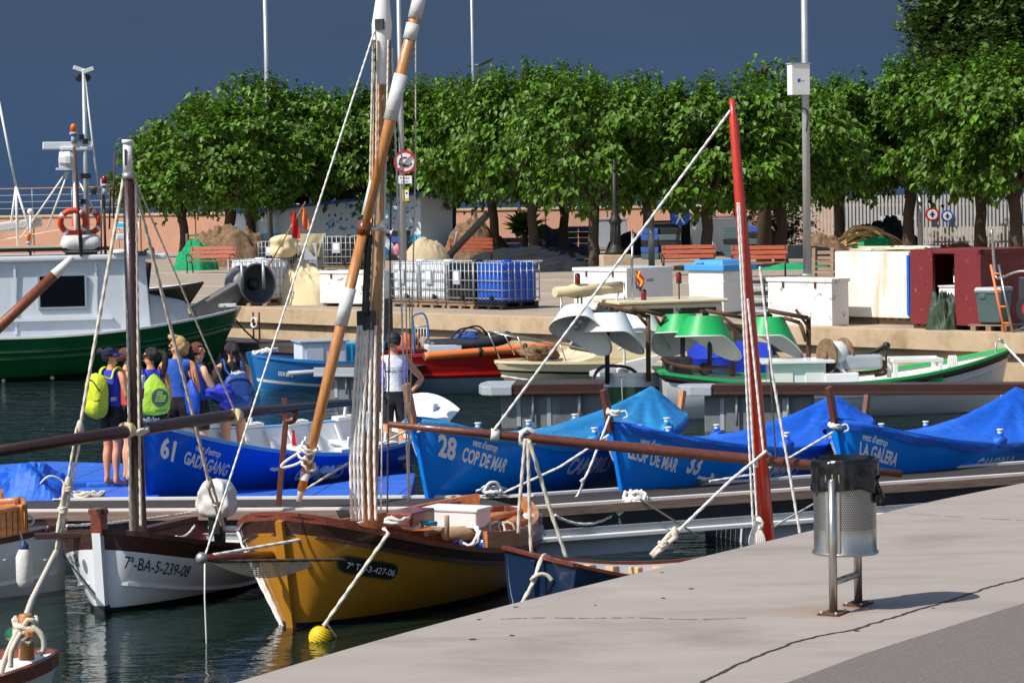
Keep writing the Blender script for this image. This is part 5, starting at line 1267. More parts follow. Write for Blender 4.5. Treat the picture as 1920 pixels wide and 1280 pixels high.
b = MB(); b.tube([yq(.02), yq(.25), yq(.52)], [.042, .056, .05], 12); b.tube([yq(.51) + V((.02, -.03, 0)), yq(.75), yq(1)], [.04, .06, .05], 12, m=0); yd = b.build('yard', m_varn, YB)
for t0_, t1_, r_ in ((0, .055, .05), (.33, .40, .064), (.535, .60, .06), (.715, .80, .068), (.865, .895, .066), (.905, .955, .066)):
    b = MB(); b.tube([yq(t0_), yq(t1_)], [r_ * (.5 if t0_ == 0 else 1), r_], 12); b.build('canvas_wrap', m_canvas_w, yd)
b = MB(); b.tube([yq(.50), yq(.525)], [.066, .07], 10); b.build('yard_clasp', m_mahog, yd)
b = MB(); 
for k, (px, py) in enumerate(((575, 845), (580, 838), (572, 855), (578, 870))): coil(b, YB.l(at(px, py, P.y + .72)), .075, 1.4, .014, Matrix.Rotation(.4 + k * .2, 3, 'Y'), k)
b.tube(spline([YB.l(at(*p, P.y + .68)) for p in ((575, 840), (535, 865), (530, 876), (560, 868), (578, 850))], 6), .014, 7); b.build('yard_lashing', m_rope_w, yd, recalc=False)
# running rigging close to the mast: blocks and the fall of ropes
b = MB(); c = YB.l(at(687, 600, Ym - .12)); b.box(c, (.17, .09, .18)); b.box(c + V((0, 0, .05)), (.02, .1, .3)); b.cyl(c + V((0, -.06, 0)), c + V((0, .06, 0)), .02, n=8); b.build('block', m_alu_d, YB, bevel=.02)
b = MB(); c = YB.l(at(686, 790, Ym - .12)); b.box(c, (.11, .08, .2)); b.build('block', m_greyp, YB, bevel=.02)
for x0, x1 in ((672, 657), (678, 664), (683, 671), (690, 678), (697, 690), (704, 702)):
    rope_part(YB, [at(x0, 610, Ym - .14), at(x1, 860, Ym - .17), at(x1 + 3, 975, Ym - .16)], .015, m_rope_w, 'halyard_fall')
for x0, x1, x2, mm in ((700, 693, 683, m_rope), (704, 700, 690, m_rope_d), (707, 705, 694, m_rope), (728, 722, 714, m_rope_w), (731, 733, 726, m_rope_d)):
    rope_part(YB, [at(x0, 75, Ym - .1), at(x1, 380, Ym - .14), at(x2, 585 if x0 < 710 else 960, Ym - .14)], .011 if mm is m_rope else .008, mm, 'halyard')
b = MB(); b.tube(spline([YB.l(at(*p, Ym - .2)) for p in ((694, 440), (690, 470), (686, 540), (684, 590))], 5), .03, 8); b.build('sail_tie', m_black, YB)
b = MB(); coil(b, YB.l(at(700, 425, Ym - .1)), .12, 3, .018, Matrix.Rotation(.2, 3, 'X'), 9); b.tube(spline([YB.l(at(*p, Ym - .15)) for p in ((700, 425), (722, 432), (735, 436))], 4), [.02] * 8 + [.05], 8); b.build('parrel', m_rope_w, YB, recalc=False)
for pts, r_ in ((((714, 22), (385, 1040)), .009), (((735, 90), (765, 900)), .009), (((780, 30), (779, 300), (765, 940)), .007), (((733, 105), (757, 330), (768, 925)), .007)):
    yy = (Ym, P.y - .95) if pts[1][0] == 385 else (Ym, Ym + .3)
    Pp = [at(p[0], p[1], lerp(yy[0], yy[1], k / (len(pts) - 1))) for k, p in enumerate(pts)]; rope_part(YB, Pp, r_, m_rope_w if r_ > .008 else m_rope, 'forestay' if pts[1][0] == 385 else 'halyard')
# bowsprit with its net
s0, s1 = at(545, 1040, P.y + .25), at(378, 1046, P.y - 1.0)
b = MB(); b.tube([YB.l(s0), YB.l(s1)], [.05, .035], 10); b.ball(YB.l(s1), .055, sc=(1, 1, 1), m=1); b.build('bowsprit', [m_mahog, m_alu], YB)
b = MB(); e0, e1 = at(395, 1052, P.y - .9), at(600, 1050, P.y - .1); 
for i in range(9):
    t = i / 8; pa = [YB.l(e0.lerp(e1, k / 16)) + V((0, 0, -.14 * math.sin(k / 16 * PI) * t - .01)) for k in range(17)]; b.tube(pa, .007, 5)
for k in range(1, 32):
    t = k / 32; p = YB.l(e0.lerp(e1, t)); b.tube([p, p + V((0, 0, -.14 * math.sin(t * PI) - .01))], .006, 4)
b.build('bowsprit_net', mat('net_cord', (196, 176, 152), .9, 0, .15, 20), YB, recalc=False)
rope_part(YB, [e0, at(750, 1047, P.y + .2), at(868, 1046, P.y + .75)], .014, m_rope_d, 'net_guy'); rope_part(YB, [at(400, 1040, P.y - .85), at(560, 1012, P.y - .2), at(682, 978, P.y + .3)], .014, m_rope_w, 'bowsprit_guy')
H = YB.h
b = MB(); b.rope([H.pt(.13 * v ** 1.5 + .004, v, -1, off=.022) for v in (1, .9, .8, .7, .6, .5, .4, .3, .2)], .018); b.build('stem_rope', m_rope_w, YB, recalc=False)
b = MB(); b.rope([H.pt(.07 * v ** 1.5 + .003, v, -1, off=.02) for v in (.72, .6, .5, .4, .3, .2)], .014); b.build('stem_rope', m_rope_w, YB, recalc=False)
# gear lying in the yellow boat
def yl(px, py, Y): return YB.l(at(px, py, Y))
b = MB(); c = yl(857, 970, 27.6); b.box(c, (.62, .34, .18)); b.box(c + V((0, 0, .1)), (.66, .37, .04)); b.build('cool_box', m_whitem, YB, bevel=.02)
b = MB(); b.tube([yl(835, 1000, 27.2), yl(900, 998, 27.5), yl(935, 990, 27.7), yl(1000, 975, 28.2)], [.07, .085, .05, .035], 10); b.build('furled_boom', wood('grey_spar', (140, 112, 86), (170, 140, 110), .7, 'y'), YB)
for k in range(5):
    b = MB(); coil(b, yl(925 + k * 6, 998, 27.6 + k * .03), .10, 1.3, .013, Matrix.Rotation(1.3, 3, 'Y') @ Matrix.Rotation(k, 3, 'X'), k); b.build('spar_lashing', m_rope, YB, recalc=False)
for k, (px, py, w_) in enumerate(((1000, 968, .3), (960, 985, .3), (770, 985, .25), (1005, 1000, .22))):
    b = MB(); c = yl(px, py, 28.2 if px > 900 else 26.9); coil(b, c, .09, 4, .014, None, k + 30); b.build('coiled_rope', m_rope_w, YB, recalc=False)
b = MB(); b.cyl(yl(982, 975, 28.2) , yl(982, 975, 28.2) + V((0, .06, 0)), .06, n=12); b.cyl(yl(998, 976, 28.2), yl(998, 976, 28.2) + V((0, .08, 0)), .08, n=12, m=1); b.build('winch', [m_brass, m_greyp], YB)
b = MB(); b.cyl(yl(838, 1008, 27.0), yl(838, 966, 27.0), .025, n=8); b.build('thole_pin', m_rail_wood, YB)
for k, (px, py, Yk, ln, mm) in enumerate(((880, 985, 27.9, 1.5, m_rail_wood), (930, 972, 28.1, 1.2, m_varny), (800, 960, 27.6, 1.1, m_mahog))):
    b = MB(); p_ = yl(px, py, Yk); b.tube([p_ + V((-.12, -ln / 2, 0)), p_ + V((.1, ln / 2, .03))], .03, 8); b.build('loose_spar', mm, YB)
for k, (px, py, Yk) in enumerate(((745, 975, 26.7), (985, 1010, 28.0), (880, 1005, 27.3), (950, 1015, 27.7))):
    b = MB(); coil(b, yl(px, py, Yk), .11, 3, .016, Matrix.Rotation(.5 * k, 3, 'X'), k + 80, .05); b.build('coiled_rope', m_rope if k % 2 else m_rope_w, YB, recalc=False)
b = MB(); b.box(yl(770, 968, 27.0), (.3, .5, .14)); b.build('engine_box', m_mahog, YB, bevel=.02)
b = MB(); b.ball(yl(905, 1015, 27.5), .2, sc=(1.5, .7, .4), jit=.5); b.build('blue_cloth', m_blueh, YB)
b = MB(); b.tube([yl(790, 980, 26.9), yl(818, 981, 27.0)], .025, 8); b.build('blue_tube', m_turq, YB)
# ---------------------------------------------------------------- navy boat with the red mast, behind the quay edge
ax = V((.89, .45, 0)).normalized(); tr_c = at(1012, 1060, 23.8); Ls = 4.3
H = Hull(Ls, 1.7, .56, .45, .74, draft=.25, um=.5, pb=.7, stern='transom', tw=.82, rake=.2, srake=-.06, flare=.7, mflare=.2, rs=.12, us=.55)
aft = -ax; A = math.atan2(aft.x, aft.y)
NB = boat('sailing_boat', 'navy blue wooden boat with the tall red mast, half hidden by the quay', 'boat', (tr_c.x + ax.x * Ls, tr_c.y + ax.y * Ls, 0), A, H)
hull_mesh(NB, [m_navy], lambda u, v: 0, m_white, .05, 48, 16)
m_pale = wood('pale_rib_wood', (196, 164, 116), (222, 192, 146), .5, 'y')
sweep_rail(NB, .05, .03, m_mahog, 'gunwale', .0, .02)
for s in (-1, 1):
    for k in range(13):
        b = MB(); u = .2 + k * .06; p = H.pt(u, 1, s, ins=.09); b.box(p + V((-s * .05, 0, -.04)), (.13, .07, .07), rz=s * .2 + .1 * math.sin(k * 5)); b.build('rib_head', m_pale, NB, bevel=.012)
deck(NB, 0, .2, -.03, m_whitem)
for u in (.45, .65): thwart(NB, u, -.12, m_varny)
b = MB(); b.box((0, H.L + .03, .45), (.06, .1, .55)); b.build('rudder_post', m_navy, NB, bevel=.01)
hull_text(NB, 'Sa Joia de Ponent', .955, .72, .155, -1, m_letter, sx=.75, shear=.3)
Yr = 25.3
m0, m1 = NB.l(at(1441, 1040, Yr)), NB.l(at(1372, 185, Yr)); q = lambda t: m0.lerp(m1, t)
b = MB(); b.tube([q(0), q(.3), q(.7), q(.96), q(.965), q(1)], [.072, .07, .055, .042, .028, .026], 14); b.build('mast', m_redwood, NB)
for t_, d_ in ((.93, -.035), (.4, -.05)): b = MB(); b.box(q(t_) + V((.0, d_, 0)), (.025, .04, .2)); b.build('mast_sheave', m_redspar, NB)
sp0, sp1 = at(728, 795, 25.0), at(1690, 888, 25.4); spq = lambda t: NB.l(sp0).lerp(NB.l(sp1), t)
b = MB(); b.tube([spq(0), spq(.2), spq(.5), spq(.8), spq(1)], [.03, .042, .052, .05, .036], 12); yd = b.build('yard', m_redspar, NB)
b = MB(); c = spq(.205); b.tube([c + V((0, 0, .05 * 0)) + (spq(1) - spq(0)).normalized() * d_ for d_ in (-.04, .04)], .056, 10); b.build('yard_lashing', m_rope_w, yd, recalc=False)
b = MB(); coil(b, spq(.268), .075, 4, .02, Matrix.Rotation(PI / 2, 3, 'Y'), 4); b.build('yard_lashing', m_rope_w, yd, recalc=False); b = MB(); coil(b, spq(.727), .08, 3, .018, Matrix.Rotation(PI / 2, 3, 'Y'), 6); b.build('yard_lashing', m_rope_w, yd, recalc=False)
rope_part(NB, [at(1370, 207, Yr), at(925, 808, 25.05)], .012, m_rope_w, 'halyard')
for pts, r_, m_ in ((((1383, 380), (1412, 985)), .010, m_rope_w), (((1386, 380), (1420, 985)), .010, m_rope_w), (((1402, 560), (1432, 850)), .012, m_rope_w), (((1425, 500), (1448, 700), (1500, 1000)), .013, m_rope_w), (((1432, 520), (1455, 860)), .007, m_rope_d)):
    rope_part(NB, [at(*p, Yr - .1) for p in pts], r_, m_, 'halyard')
rope_part(NB, [at(1437, 845, Yr - .1), at(1370, 900, Yr - .3), at(1225, 1040, 24.6)], .014, m_rope_w, 'sheet'); tackle(NB, at(1265, 1000, 24.7), at(1222, 1042, 24.6), .02)
b = MB()
for k in range(9): b.tube(spline([NB.l(at(1420 + random.uniform(-3, 3), 975, Yr - .12)), NB.l(at(1406 + k * 3.4, 1010, Yr - .14)), NB.l(at(1409 + k * 2.6, 1026, Yr - .13))], 5), .013, 6)
coil(b, NB.l(at(1421, 980, Yr - .12)), .05, 3, .014, Matrix.Rotation(1.2, 3, 'X'), 2); b.build('hanging_coil', m_rope_w, NB, recalc=False)
b = MB(); b.rope([NB.l(at(*p, 24.3)) for p in ((985, 822), (973, 960), (972, 1000))], .016); b.rope([NB.l(at(*p, 24.6)) for p in ((990, 822), (992, 930), (996, 1038))], .016); b.rope([NB.l(at(*p, 24.4)) for p in ((992, 825), (1030, 950), (1062, 1045))], .018); b.build('yard_sling', m_rope, NB, recalc=False)
b = MB(); b.rope([NB.l(p) for p in spline([at(1030, 1047, 23.9), at(1018, 1042, 23.72), at(1006, 1075, 23.6), at(1000, 1092, 23.58), at(985, 1120, 23.4), at(965, 1160, 22.9)], 5)], .02)
b.rope([NB.l(p) for p in spline([at(996, 1086, 23.57), at(1010, 1076, 23.5), at(1025, 1078, 23.5), at(1035, 1088, 23.5)], 4)], .018); b.build('stern_rope', m_rope, NB, recalc=False)

# ---------------------------------------------------------------- white boat with varnished coaming at the left, and the nearest bow
tipP = at(126, 987, 27.5); aft = V((-.97, -.22, 0)).normalized(); A = math.atan2(aft.x, aft.y)
H = Hull(4.6, 1.95, .66, .50, .6, draft=.3, um=.42, pb=.6, stern='point', rake=.06, flare=.5, mflare=.2)
LB = boat('sailing_boat', 'white wooden boat with a varnished vertical plank coaming, beside the crumpled blue tarpaulin', 'boat', (tipP.x, tipP.y, 0), A, H)
hull_mesh(LB, [m_white, m_black], lambda u, v: 0, m_whitem, .05, 48, 20, floor=.2)
sweep_rail(LB, .1, .06, m_brown, 'gunwale', .0, .03); sweep_rail(LB, .03, .03, m_white, 'rubbing_strake', -.01, .026, v=.62)
deck(LB, .02, .97, -.02, m_whitem, 'side_deck')
b = MB(); n = 44
def co(u, v):
    a = lerp(-1, 1, u); uu = .09 + .5 * abs(a) ** 1.8; s = 1 if a >= 0 else -1
    p = H.pt(uu, 1, s, ins=.26 if abs(a) > .1 else .2); p.x = p.x if abs(a) > .02 else 0; p.z = H.sheer(uu) + .03 + v * .26; p.y = uu * H.L
    return p
b.grid(co, n, 4, smooth=False); b.grid(lambda u, v: co(u, v) + V((0, .035, 0)), n, 4, smooth=False); b.grid(lambda u, v: co(u, 1) + V((0, .035 * v, 0)), n, 1); b.build('coaming', m_varny, LB, recalc=False)
b = MB()
for k in range(0, 45): b.bar(co(k / 44, 0) + V((0, -.004, 0)), co(k / 44, .97) + V((0, -.004, 0)), .008, .008)
b.build('plank_seam', m_brown, LB)
b = MB(); P_ = [co(k / 44, 1) + V((0, .016, .012)) for k in range(45)]; b.tube(P_, .028, 6); b.build('coaming_cap', m_varny, LB)
b = MB(); c = LB.l(at(54, 975, 27.3)); coil(b, c, .045, 4, .012, Matrix.Rotation(PI / 2, 3, 'Y'), 3); b.build('cleat_rope', m_rope_w, LB, recalc=False)
b = MB(); c = LB.l(at(3, 942, 28.3)); b.box(c + V((0, 0, -.02)), (.35, .04, .3)); b.build('notice_board', m_varn, LB, bevel=.005)
b = MB(); c = LB.l(at(46, 1062, 26.35)); b.lathe([(.0, -.22), (.06, -.2), (.085, -.14), (.085, .1), (.06, .16), (.03, .2)], 16, 0, None, c); b.lathe([(.05, .14), (.045, .22), (.0, .27)], 12, 1, None, c); fd = b.build('fender', [m_canvas_w, mat('fender_blue', (30, 60, 110), .5)], LB)
rope_part(LB, [at(46, 1026, 26.4), at(38, 995, 26.5)], .012, m_rope_d, 'fender_line')
b = MB(); 
for px in (10, 86): b.lathe([(.03, 0), (.03, .012)], 10, 0, None, LB.l(at(px, 1050, 26.5)))
b.build('through_hull', m_alu, LB)

o0, o1 = LB.l(at(-60, 668, 27.0)), LB.l(at(136, 483, 27.4))
b = MB(); b.tube([o0, o0.lerp(o1, .82)], [.06, .052], 12); sp_ = b.build('boom', wood('oiled_boom', (112, 58, 36), (146, 84, 54), .45, 'x'), LB); b = MB(); b.tube([o0.lerp(o1, .82), o1], [.054, .036], 12); b.build('painted_tip', m_whitem, sp_)

tip = at(108, 1222, 19.6); aft = V((-.93, -.37, 0)).normalized(); A = math.atan2(aft.x, aft.y)
H = Hull(4.2, 1.7, tip.z - .02, .5, .6, draft=.3, um=.45, pb=.62, stern='point', rake=.25, flare=.7, mflare=.2)
FB = boat('sailing_boat', 'white boat bow with a maroon rail and a roped post in the near corner', 'boat', (tip.x, tip.y, 0), A, H)
hull_mesh(FB, [m_whitem, m_mahog], lambda u, v: 0, m_whitem, .05, 44, 16)
sweep_rail(FB, .09, .1, m_mahog, 'gunwale', -.06, .03); deck(FB, .0, .5, -.03, m_whitem, 'foredeck', .05)
c = FB.l(at(50, 1236, 19.2)); z1 = FB.l(at(52, 1150, 19.2)).z
b = MB(); b.tube([c, V((c.x, c.y, z1))], [.06, .05], 12); b.box(V((c.x, c.y, lerp(c.z, z1, .62))), (.34, .05, .05)); b.build('samson_post', m_varn, FB, bevel=.01)
b = MB()
for k in range(5): coil(b, V((c.x, c.y, lerp(c.z, z1, .42 + .1 * k))), .075, 1.3, .02, Matrix.Rotation(.25 * (k % 2), 3, 'X'), k)
b.tube(spline([FB.l(at(*p, 19.1)) for p in ((60, 1175), (78, 1190), (82, 1215), (74, 1225))], 6), .022, 8); b.tube(spline([FB.l(at(*p, 19.1)) for p in ((35, 1180), (18, 1215), (5, 1250), (0, 1275))], 6), .022, 8); b.tube(spline([FB.l(at(*p, 19.0)) for p in ((40, 1185), (22, 1220), (20, 1250))], 6), .02, 8); b.build('post_rope', m_rope, FB, recalc=False)
b = MB(); b.ball(FB.l(at(25, 1190, 19.4)), .09, sc=(1.5, .6, .6), jit=.3); b.build('green_fairlead', m_greenh, FB)

# ---------------------------------------------------------------- middle distance: pontoons
def pontoon(name, lab, a, c, W, zt, floats, cap=True, fm=None, pm=m_brown):
    fm = fm or mat('weathered_float_grey', (112, 116, 120), .6, 0, .12, 3, .15, 20, dirt=(80, 84, 84), dlo=.5, dhi=.75, dsc=2)
    d = V(c) - V(a); L = d.length; rz = math.atan2(d.y, d.x); T = Thing(name, lab, 'pontoon', (a[0], a[1], 0), rz)
    b = MB(); b.box((L / 2, W / 2, zt - .02), (L, W, .04)); b.build('deck_planks', m_planks, T)
    b = MB(); b.box((L / 2, -.03, zt - .07), (L, .06, .17)); b.box((L / 2, -.05, zt - .14), (L, .04, .05)); b.build('fender_board', pm, T, bevel=.01)
    if cap:
        b = MB(); pts = [(-.0, -.1), (-.35, -.1), (-.52, 0), (-.6, W * .3), (-.6, W * .7), (-.52, W), (0, W)]; b.prism(pts, zt - .17, zt - .01); b.build('end_cap', m_greyp, T, bevel=.02)
    for x0, x1 in floats:
        b = MB(); b.box(((x0 + x1) / 2, W / 2, (zt - .18) / 2 - .1), (x1 - x0, W - .25, zt - .18 + .2)); fo = b.build('float', fm, T, bevel=.02)
        for k in range(max(2, int((x1 - x0) / .55))): b = MB(); b.box((x0 + .3 + k * .52, .125, (zt - .2) / 2), (.07, .03, zt - .25)); b.build('float_rib', m_greyp, fo)
        b = MB(); b.cyl((x0 + .55, .06, .1), (x0 + .55, .06, zt - .15), .025, n=6); b.cyl((x1 - .4, .06, .1), (x1 - .4, .06, zt - .15), .025, n=6); b.build('guide_rod', m_galv, fo)
    return T
a = on(960, 722, .74); c = on(1120, 720, .74)
pontoon('pontoon', 'dark edged pontoon on grey floats with a rounded end, behind the boat numbered 28', (a.x, a.y), (c.x + .1, c.y), 1.3, .74, ((-.2, 1.55),))
a = on(1335, 722, .78); c = on(1990, 720, .78)
pontoon('pontoon', 'dark edged pontoon with a grey rounded end in front of the green rimmed boat', (a.x, a.y), (c.x, c.y), .6, .78, ((-.15, 1.65),))
a = quay(-14, -2.4); c = quay(15.5, -2.4)
pontoon('pontoon', 'long low pontoon lying along the foot of the harbour wall', (a.x, a.y), (c.x, c.y), 1.5, .62, tuple((k * 5 + .5, k * 5 + 3) for k in range(6)), False, pm=m_planks)
a = on(590, 690, .62); c = on(700, 692, .62)
pontoon('pontoon', 'short grey finger float with ropes beside the small blue boat', (a.x, a.y), (c.x + .6, c.y), 1.2, .62, ((.1, 1.7),), False, pm=m_greyp)

# ---------------------------------------------------------------- green trawler with white wheelhouse
bw = at(452, 578, 62); aft = V((-.975, -.22, 0)).normalized(); A = math.atan2(aft.x, aft.y)
H = Hull(12, 3.5, bw.z, .98, 1.3, draft=.6, um=.4, pb=.62, stern='transom', tw=.7, rake=1.05, flare=.95, mflare=.25, us=.42)
TB = boat('fishing_boat', 'green hulled fishing boat with a white wheelhouse and radar mast', 'boat', (bw.x, bw.y, 0), A, H)
hull_mesh(TB, [m_greenh, m_black, mat('antifouling_red', (60, 20, 26), .6)], lambda u, v: 1 if .50 < v < .60 and u > .10 else (2 if v < .3 else 0), m_whitem, .08, 60, 24, floor=.5)
sweep_rail(TB, .1, .05, m_whitem, 'gunwale', .0, .03); sweep_rail(TB, .05, .07, m_greenh, 'rubbing_strake', -.03, .05, .0, 1, v=.80); sweep_rail(TB, .04, .05, m_greenh, 'rubbing_strake', -.02, .03, .0, 1, v=.42)
deck(TB, .02, .98, -.3, m_greyp, 'deck')
hull_text(TB, '3-TA-3', .05, .70, .26, -1, m_greyp, reverse=True, sx=.8, shear=.2) if False else None
b = MB(); H_ = TB.h; hull_text(TB, '3ª TA-2', .195, .66, .30, -1, m_greyp, sx=.75, shear=.25)
for k, u in enumerate((.37, .46, .49, .55, .58, .67)):
    b = MB(); p = H.pt(u, .55, -1, off=.01); b.ball(p, .05); b.build('scupper', m_canvas, TB)
rz_y = lambda px, Y=61: TB.l(at(px, 600, Y)).y
yf, yb = 2.15, 6.9; zr = at(150, 487, 60).z; zd = .75
b = MB(); b.add([(-1.0, yf, zd), (1.0, yf, zd), (1.0, yb, zd), (-1.0, yb, zd), (-.95, yf + .12, zr), (.95, yf + .12, zr), (.95, yb, zr), (-.95, yb, zr)], [(0, 1, 5, 4), (1, 2, 6, 5), (2, 3, 7, 6), (3, 0, 4, 7), (4, 5, 6, 7)]); wh = b.build('wheelhouse', m_lgrey, TB, bevel=.03)
b = MB(); b.box((0, (yf + yb) / 2 - .1, zr + .04), (2.16, yb - yf + .5, .13)); b.build('roof', m_white, wh, bevel=.04)
b = MB(); b.box((-.995, yf + 2.0, zr - .72), (.05, 1.0, .72), M=Matrix.Rotation(-.025, 3, 'Y')); b.build('side_window', m_dark, wh)
b = MB(); b.box((-.99, yf + 2.0, zr - 1.1), (.05, 1.06, .04), M=Matrix.Rotation(-.025, 3, 'Y')); b.build('window_frame', m_alu, wh)
b = MB(); b.box((0, yf + .03, zr - .42), (1.7, .05, .62), M=Matrix.Rotation(.12, 3, 'X')); b.build('windscreen', m_dark, wh)
b = MB(); b.box((-1.03, (yf + yb) / 2 + .35, zd + .62), (.06, yb - yf - 1.1, .07)); b.box((-1.005, yf + 1.25, (zr + zd) / 2 + .1), (.03, .05, zr - zd - .4)); b.box((-1.005, yf + 3.05, (zr + zd) / 2 + .1), (.03, .05, zr - zd - .4)); b.build('side_moulding', m_white, wh)
b = MB(); b.add([(-.95, yf + .02, zd), (.95, yf + .02, zd), (.6, 1.15, zd + .2), (-.6, 1.15, zd + .2), (-.9, yf + .05, 1.85), (.9, yf + .05, 1.85), (.55, 1.35, 1.68), (-.55, 1.35, 1.68)], [(0, 1, 5, 4), (1, 2, 6, 5), (2, 3, 7, 6), (3, 0, 4, 7), (4, 5, 6, 7)]); b.build('forecastle', m_greyp, TB, bevel=.03)
b = MB(); b.box((-.3, .75, 1.55), (.12, 1.2, .08)); b.box((.3, .75, 1.55), (.12, 1.2, .08)); b.build('bow_rail', m_whitem, TB, bevel=.01)
b = MB()
for z_ in (-.36, .36): b.box((-1.0, yf + 2.0, zr - .72 + z_), (.04, 1.08, .05), M=Matrix.Rotation(-.025, 3, 'Y'))
for y_ in (-.52, .52): b.box((-1.0, yf + 2.0 + y_, zr - .72), (.04, .05, .72), M=Matrix.Rotation(-.025, 3, 'Y'))
b.build('window_seal', m_greyp, wh)
b = MB(); b.box((-1.0, yf + .55, zr - .7), (.03, .05, .9)); b.box((-1.005, yf + 4.3, zr - .62), (.03, .34, .26), m=1)
for k in range(5): b.box((-1.015, yf + 4.3, zr - .70 + k * .04), (.03, .3, .012), m=1)
b.build('vent_panel', [m_white, m_greyp], wh)
# net winch on the bow
wc = TB.l(at(470, 533, 62.3)); zl = (TB.inv.to_3x3() @ V((.62, -.78, .05))).normalized(); xl = zl.cross(V((0, 0, 1))).normalized(); Mw = Matrix((xl, zl.cross(xl), zl)).transposed()
m_ws = mat('worn_grey_steel', (112, 112, 114), .5, .2, .2, 5, dirt=(76, 72, 68), dlo=.5, dhi=.7)
b = MB(); b.lathe([(.1, -.42), (.46, -.42), (.46, -.37), (.33, -.32), (.31, .16), (.43, .24), (.49, .27), (.49, .31), (.45, .31)], 36, 0, Mw, wc, cap=False); b.lathe([(.45, .31), (.38, .22), (.22, .1), (.12, .06)], 36, 1, Mw, wc, cap=False); b.lathe([(.13, .04), (.13, .16), (.05, .18)], 20, 2, Mw, wc); b.build('winch_drum', [m_ws, mat('drum_inside', (62, 62, 66), .5, .2, .2, 5), m_black], TB)
b = MB(); b.bar(wc + V((-.18, .35, -.1)), TB.l(at(365, 590, 61.3)), .32, .36); b.bar(wc + V((.1, .2, -.05)), TB.l(at(420, 585, 61.6)), .12, .3); b.build('winch_arm', mat('grey_steel_arm', (120, 114, 110), .55, .2, .15, 4), TB, bevel=.04)
for y_ in (-.25, .25): b = MB(); b.tube([wc + V((-.42, y_, -.1)), wc + V((-.42, y_, .52))], .035, 8); b.build('winch_post', m_galv, TB)
# roof equipment
def tl(px, py, Y=60.4): return TB.l(at(px, py, Y))
b = MB(); c = tl(152, 457); 
def caps(u, v):
    a = u * 2 * PI; t = v * 2 - 1; k = (1 - abs(t) ** 6) ** .5
    return c + V((math.cos(a) * .3 * k, t * .47, math.sin(a) * .23 * k))
b.grid(caps, 20, 16); lr = b.build('liferaft_canister', m_canvas_w, TB, recalc=False)
b = MB(); b.tube([caps(k / 20, .5) for k in range(21)], .018, 6); b.box(c - V((0, 0, .25)), (.4, .7, .08)); b.build('strap', m_alu_d, lr)
def ring(name, T_, c, R_, r_, m, M):
    b = MB(); P_ = [c + M @ V((R_ * math.cos(2 * PI * k / 24), R_ * math.sin(2 * PI * k / 24), 0)) for k in range(24)]; b.tube(P_, r_, 10, closed=True); o = b.build(name, m, T_)
    b = MB()
    for k in range(4): a = k * PI / 2 + .6; b.tube([c + M @ V((R_ * math.cos(a + d), R_ * math.sin(a + d), 0)) for d in (-.13, 0, .13)], r_ * 1.05, 10)
    b.build('band', m_whitem, o); return o
Mr_ = Matrix.Rotation(1.15, 3, 'Y') @ Matrix.Rotation(.25, 3, 'X')
ring('lifebuoy', TB, tl(137, 416, 60.2), .28, .07, m_ring, Matrix.Rotation(1.2, 3, 'Y')); ring('lifebuoy', TB, tl(163, 416, 60.6), .28, .07, m_ring, Matrix.Rotation(1.9, 3, 'Y'))
b = MB(); b.tube([tl(164, 480), tl(161, 330), tl(157, 135)], [.07, .06, .045], 12); b.build('mast', m_galv, TB)
b = MB(); b.tube([tl(145, 480), tl(140, 318)], [.06, .055], 10); b.build('radar_pole', m_whitem, TB)
b = MB(); b.cyl(tl(152, 480, 60.1), tl(139, 275, 60.1), .035, n=8); b.build('exhaust_pipe', m_rust, TB)
for p, q in (((125, 322), (40, 445)), ((128, 322), (88, 430)), ((148, 340), (180, 400)), ((158, 135), (186, 370)), ((157, 135), (165, 420))):
    b = MB(); b.cyl(tl(*p), tl(*q), .022, n=6); b.build('stay', m_whitem, TB)
b = MB(); b.box(tl(127, 273), (.2, 1.12, .17), rz=.0); b.box(tl(143, 279), (.22, .7, .08)); b.build('radar_scanner', m_white, TB, bevel=.02)
b = MB(); c = tl(126, 300); b.lathe([(.0, -.2), (.2, -.18), (.24, -.05), (.24, .05), (.16, .17), (0, .19)], 10, 0, Matrix.Rotation(PI / 2, 3, 'X') @ Matrix.Rotation(.3, 3, 'Z'), c, smooth=False); b.box(c + V((0, .05, -.2)), (.35, .4, .05)); b.build('radar_dome', m_white, TB)
def beacon(px, py, Y=60.3, r_=.075, m=m_amber):
    c = tl(px, py, Y); b = MB(); b.lathe([(r_, 0), (r_, .12), (r_ * .7, .18), (0, .2)], 14, 0, None, c); b.lathe([(r_ * 1.3, -.06), (r_ * 1.3, 0)], 14, 1, None, c); b.lathe([(r_ * .8, -.25), (r_ * .8, -.06)], 12, 1, None, c); b.build('beacon', [m, m_greyp], TB)
beacon(138, 248); beacon(196, 345, 60.2, .07, m_redglass); beacon(54, 452, 60.2, .05)
b = MB(); b.box(tl(148, 130), (.1, .26, .09), M=Matrix.Rotation(.35, 3, 'X')); b.box(tl(165, 132), (.1, .26, .09), M=Matrix.Rotation(-.35, 3, 'X')); b.build('camera_housing', m_whitem, TB, bevel=.01)
b = MB()
for px in (149, 164): b = MB(); b.lathe([(.06, 0), (.09, .1)], 12, 0, Matrix.Rotation(PI / 2, 3, 'Y'), tl(px, 146)); b.build('floodlight', m_black, TB)
for px, py in ((153, 257), (160, 265), (156, 330), (165, 330), (176, 360), (156, 378)): b = MB(); b.box(tl(px, py, 60.2), (.12, .12, .12)); b.build('mast_light', m_black, TB, bevel=.01)
for px, a_, c_ in ((190, 480, 335), (213, 410, 285), (205, 430, 350)):
    b = MB(); b.cyl(tl(px, a_), tl(px + (2 if px > 200 else 0), c_), .022, n=6); b.build('aerial', m_rust if px != 190 else m_alu, TB)
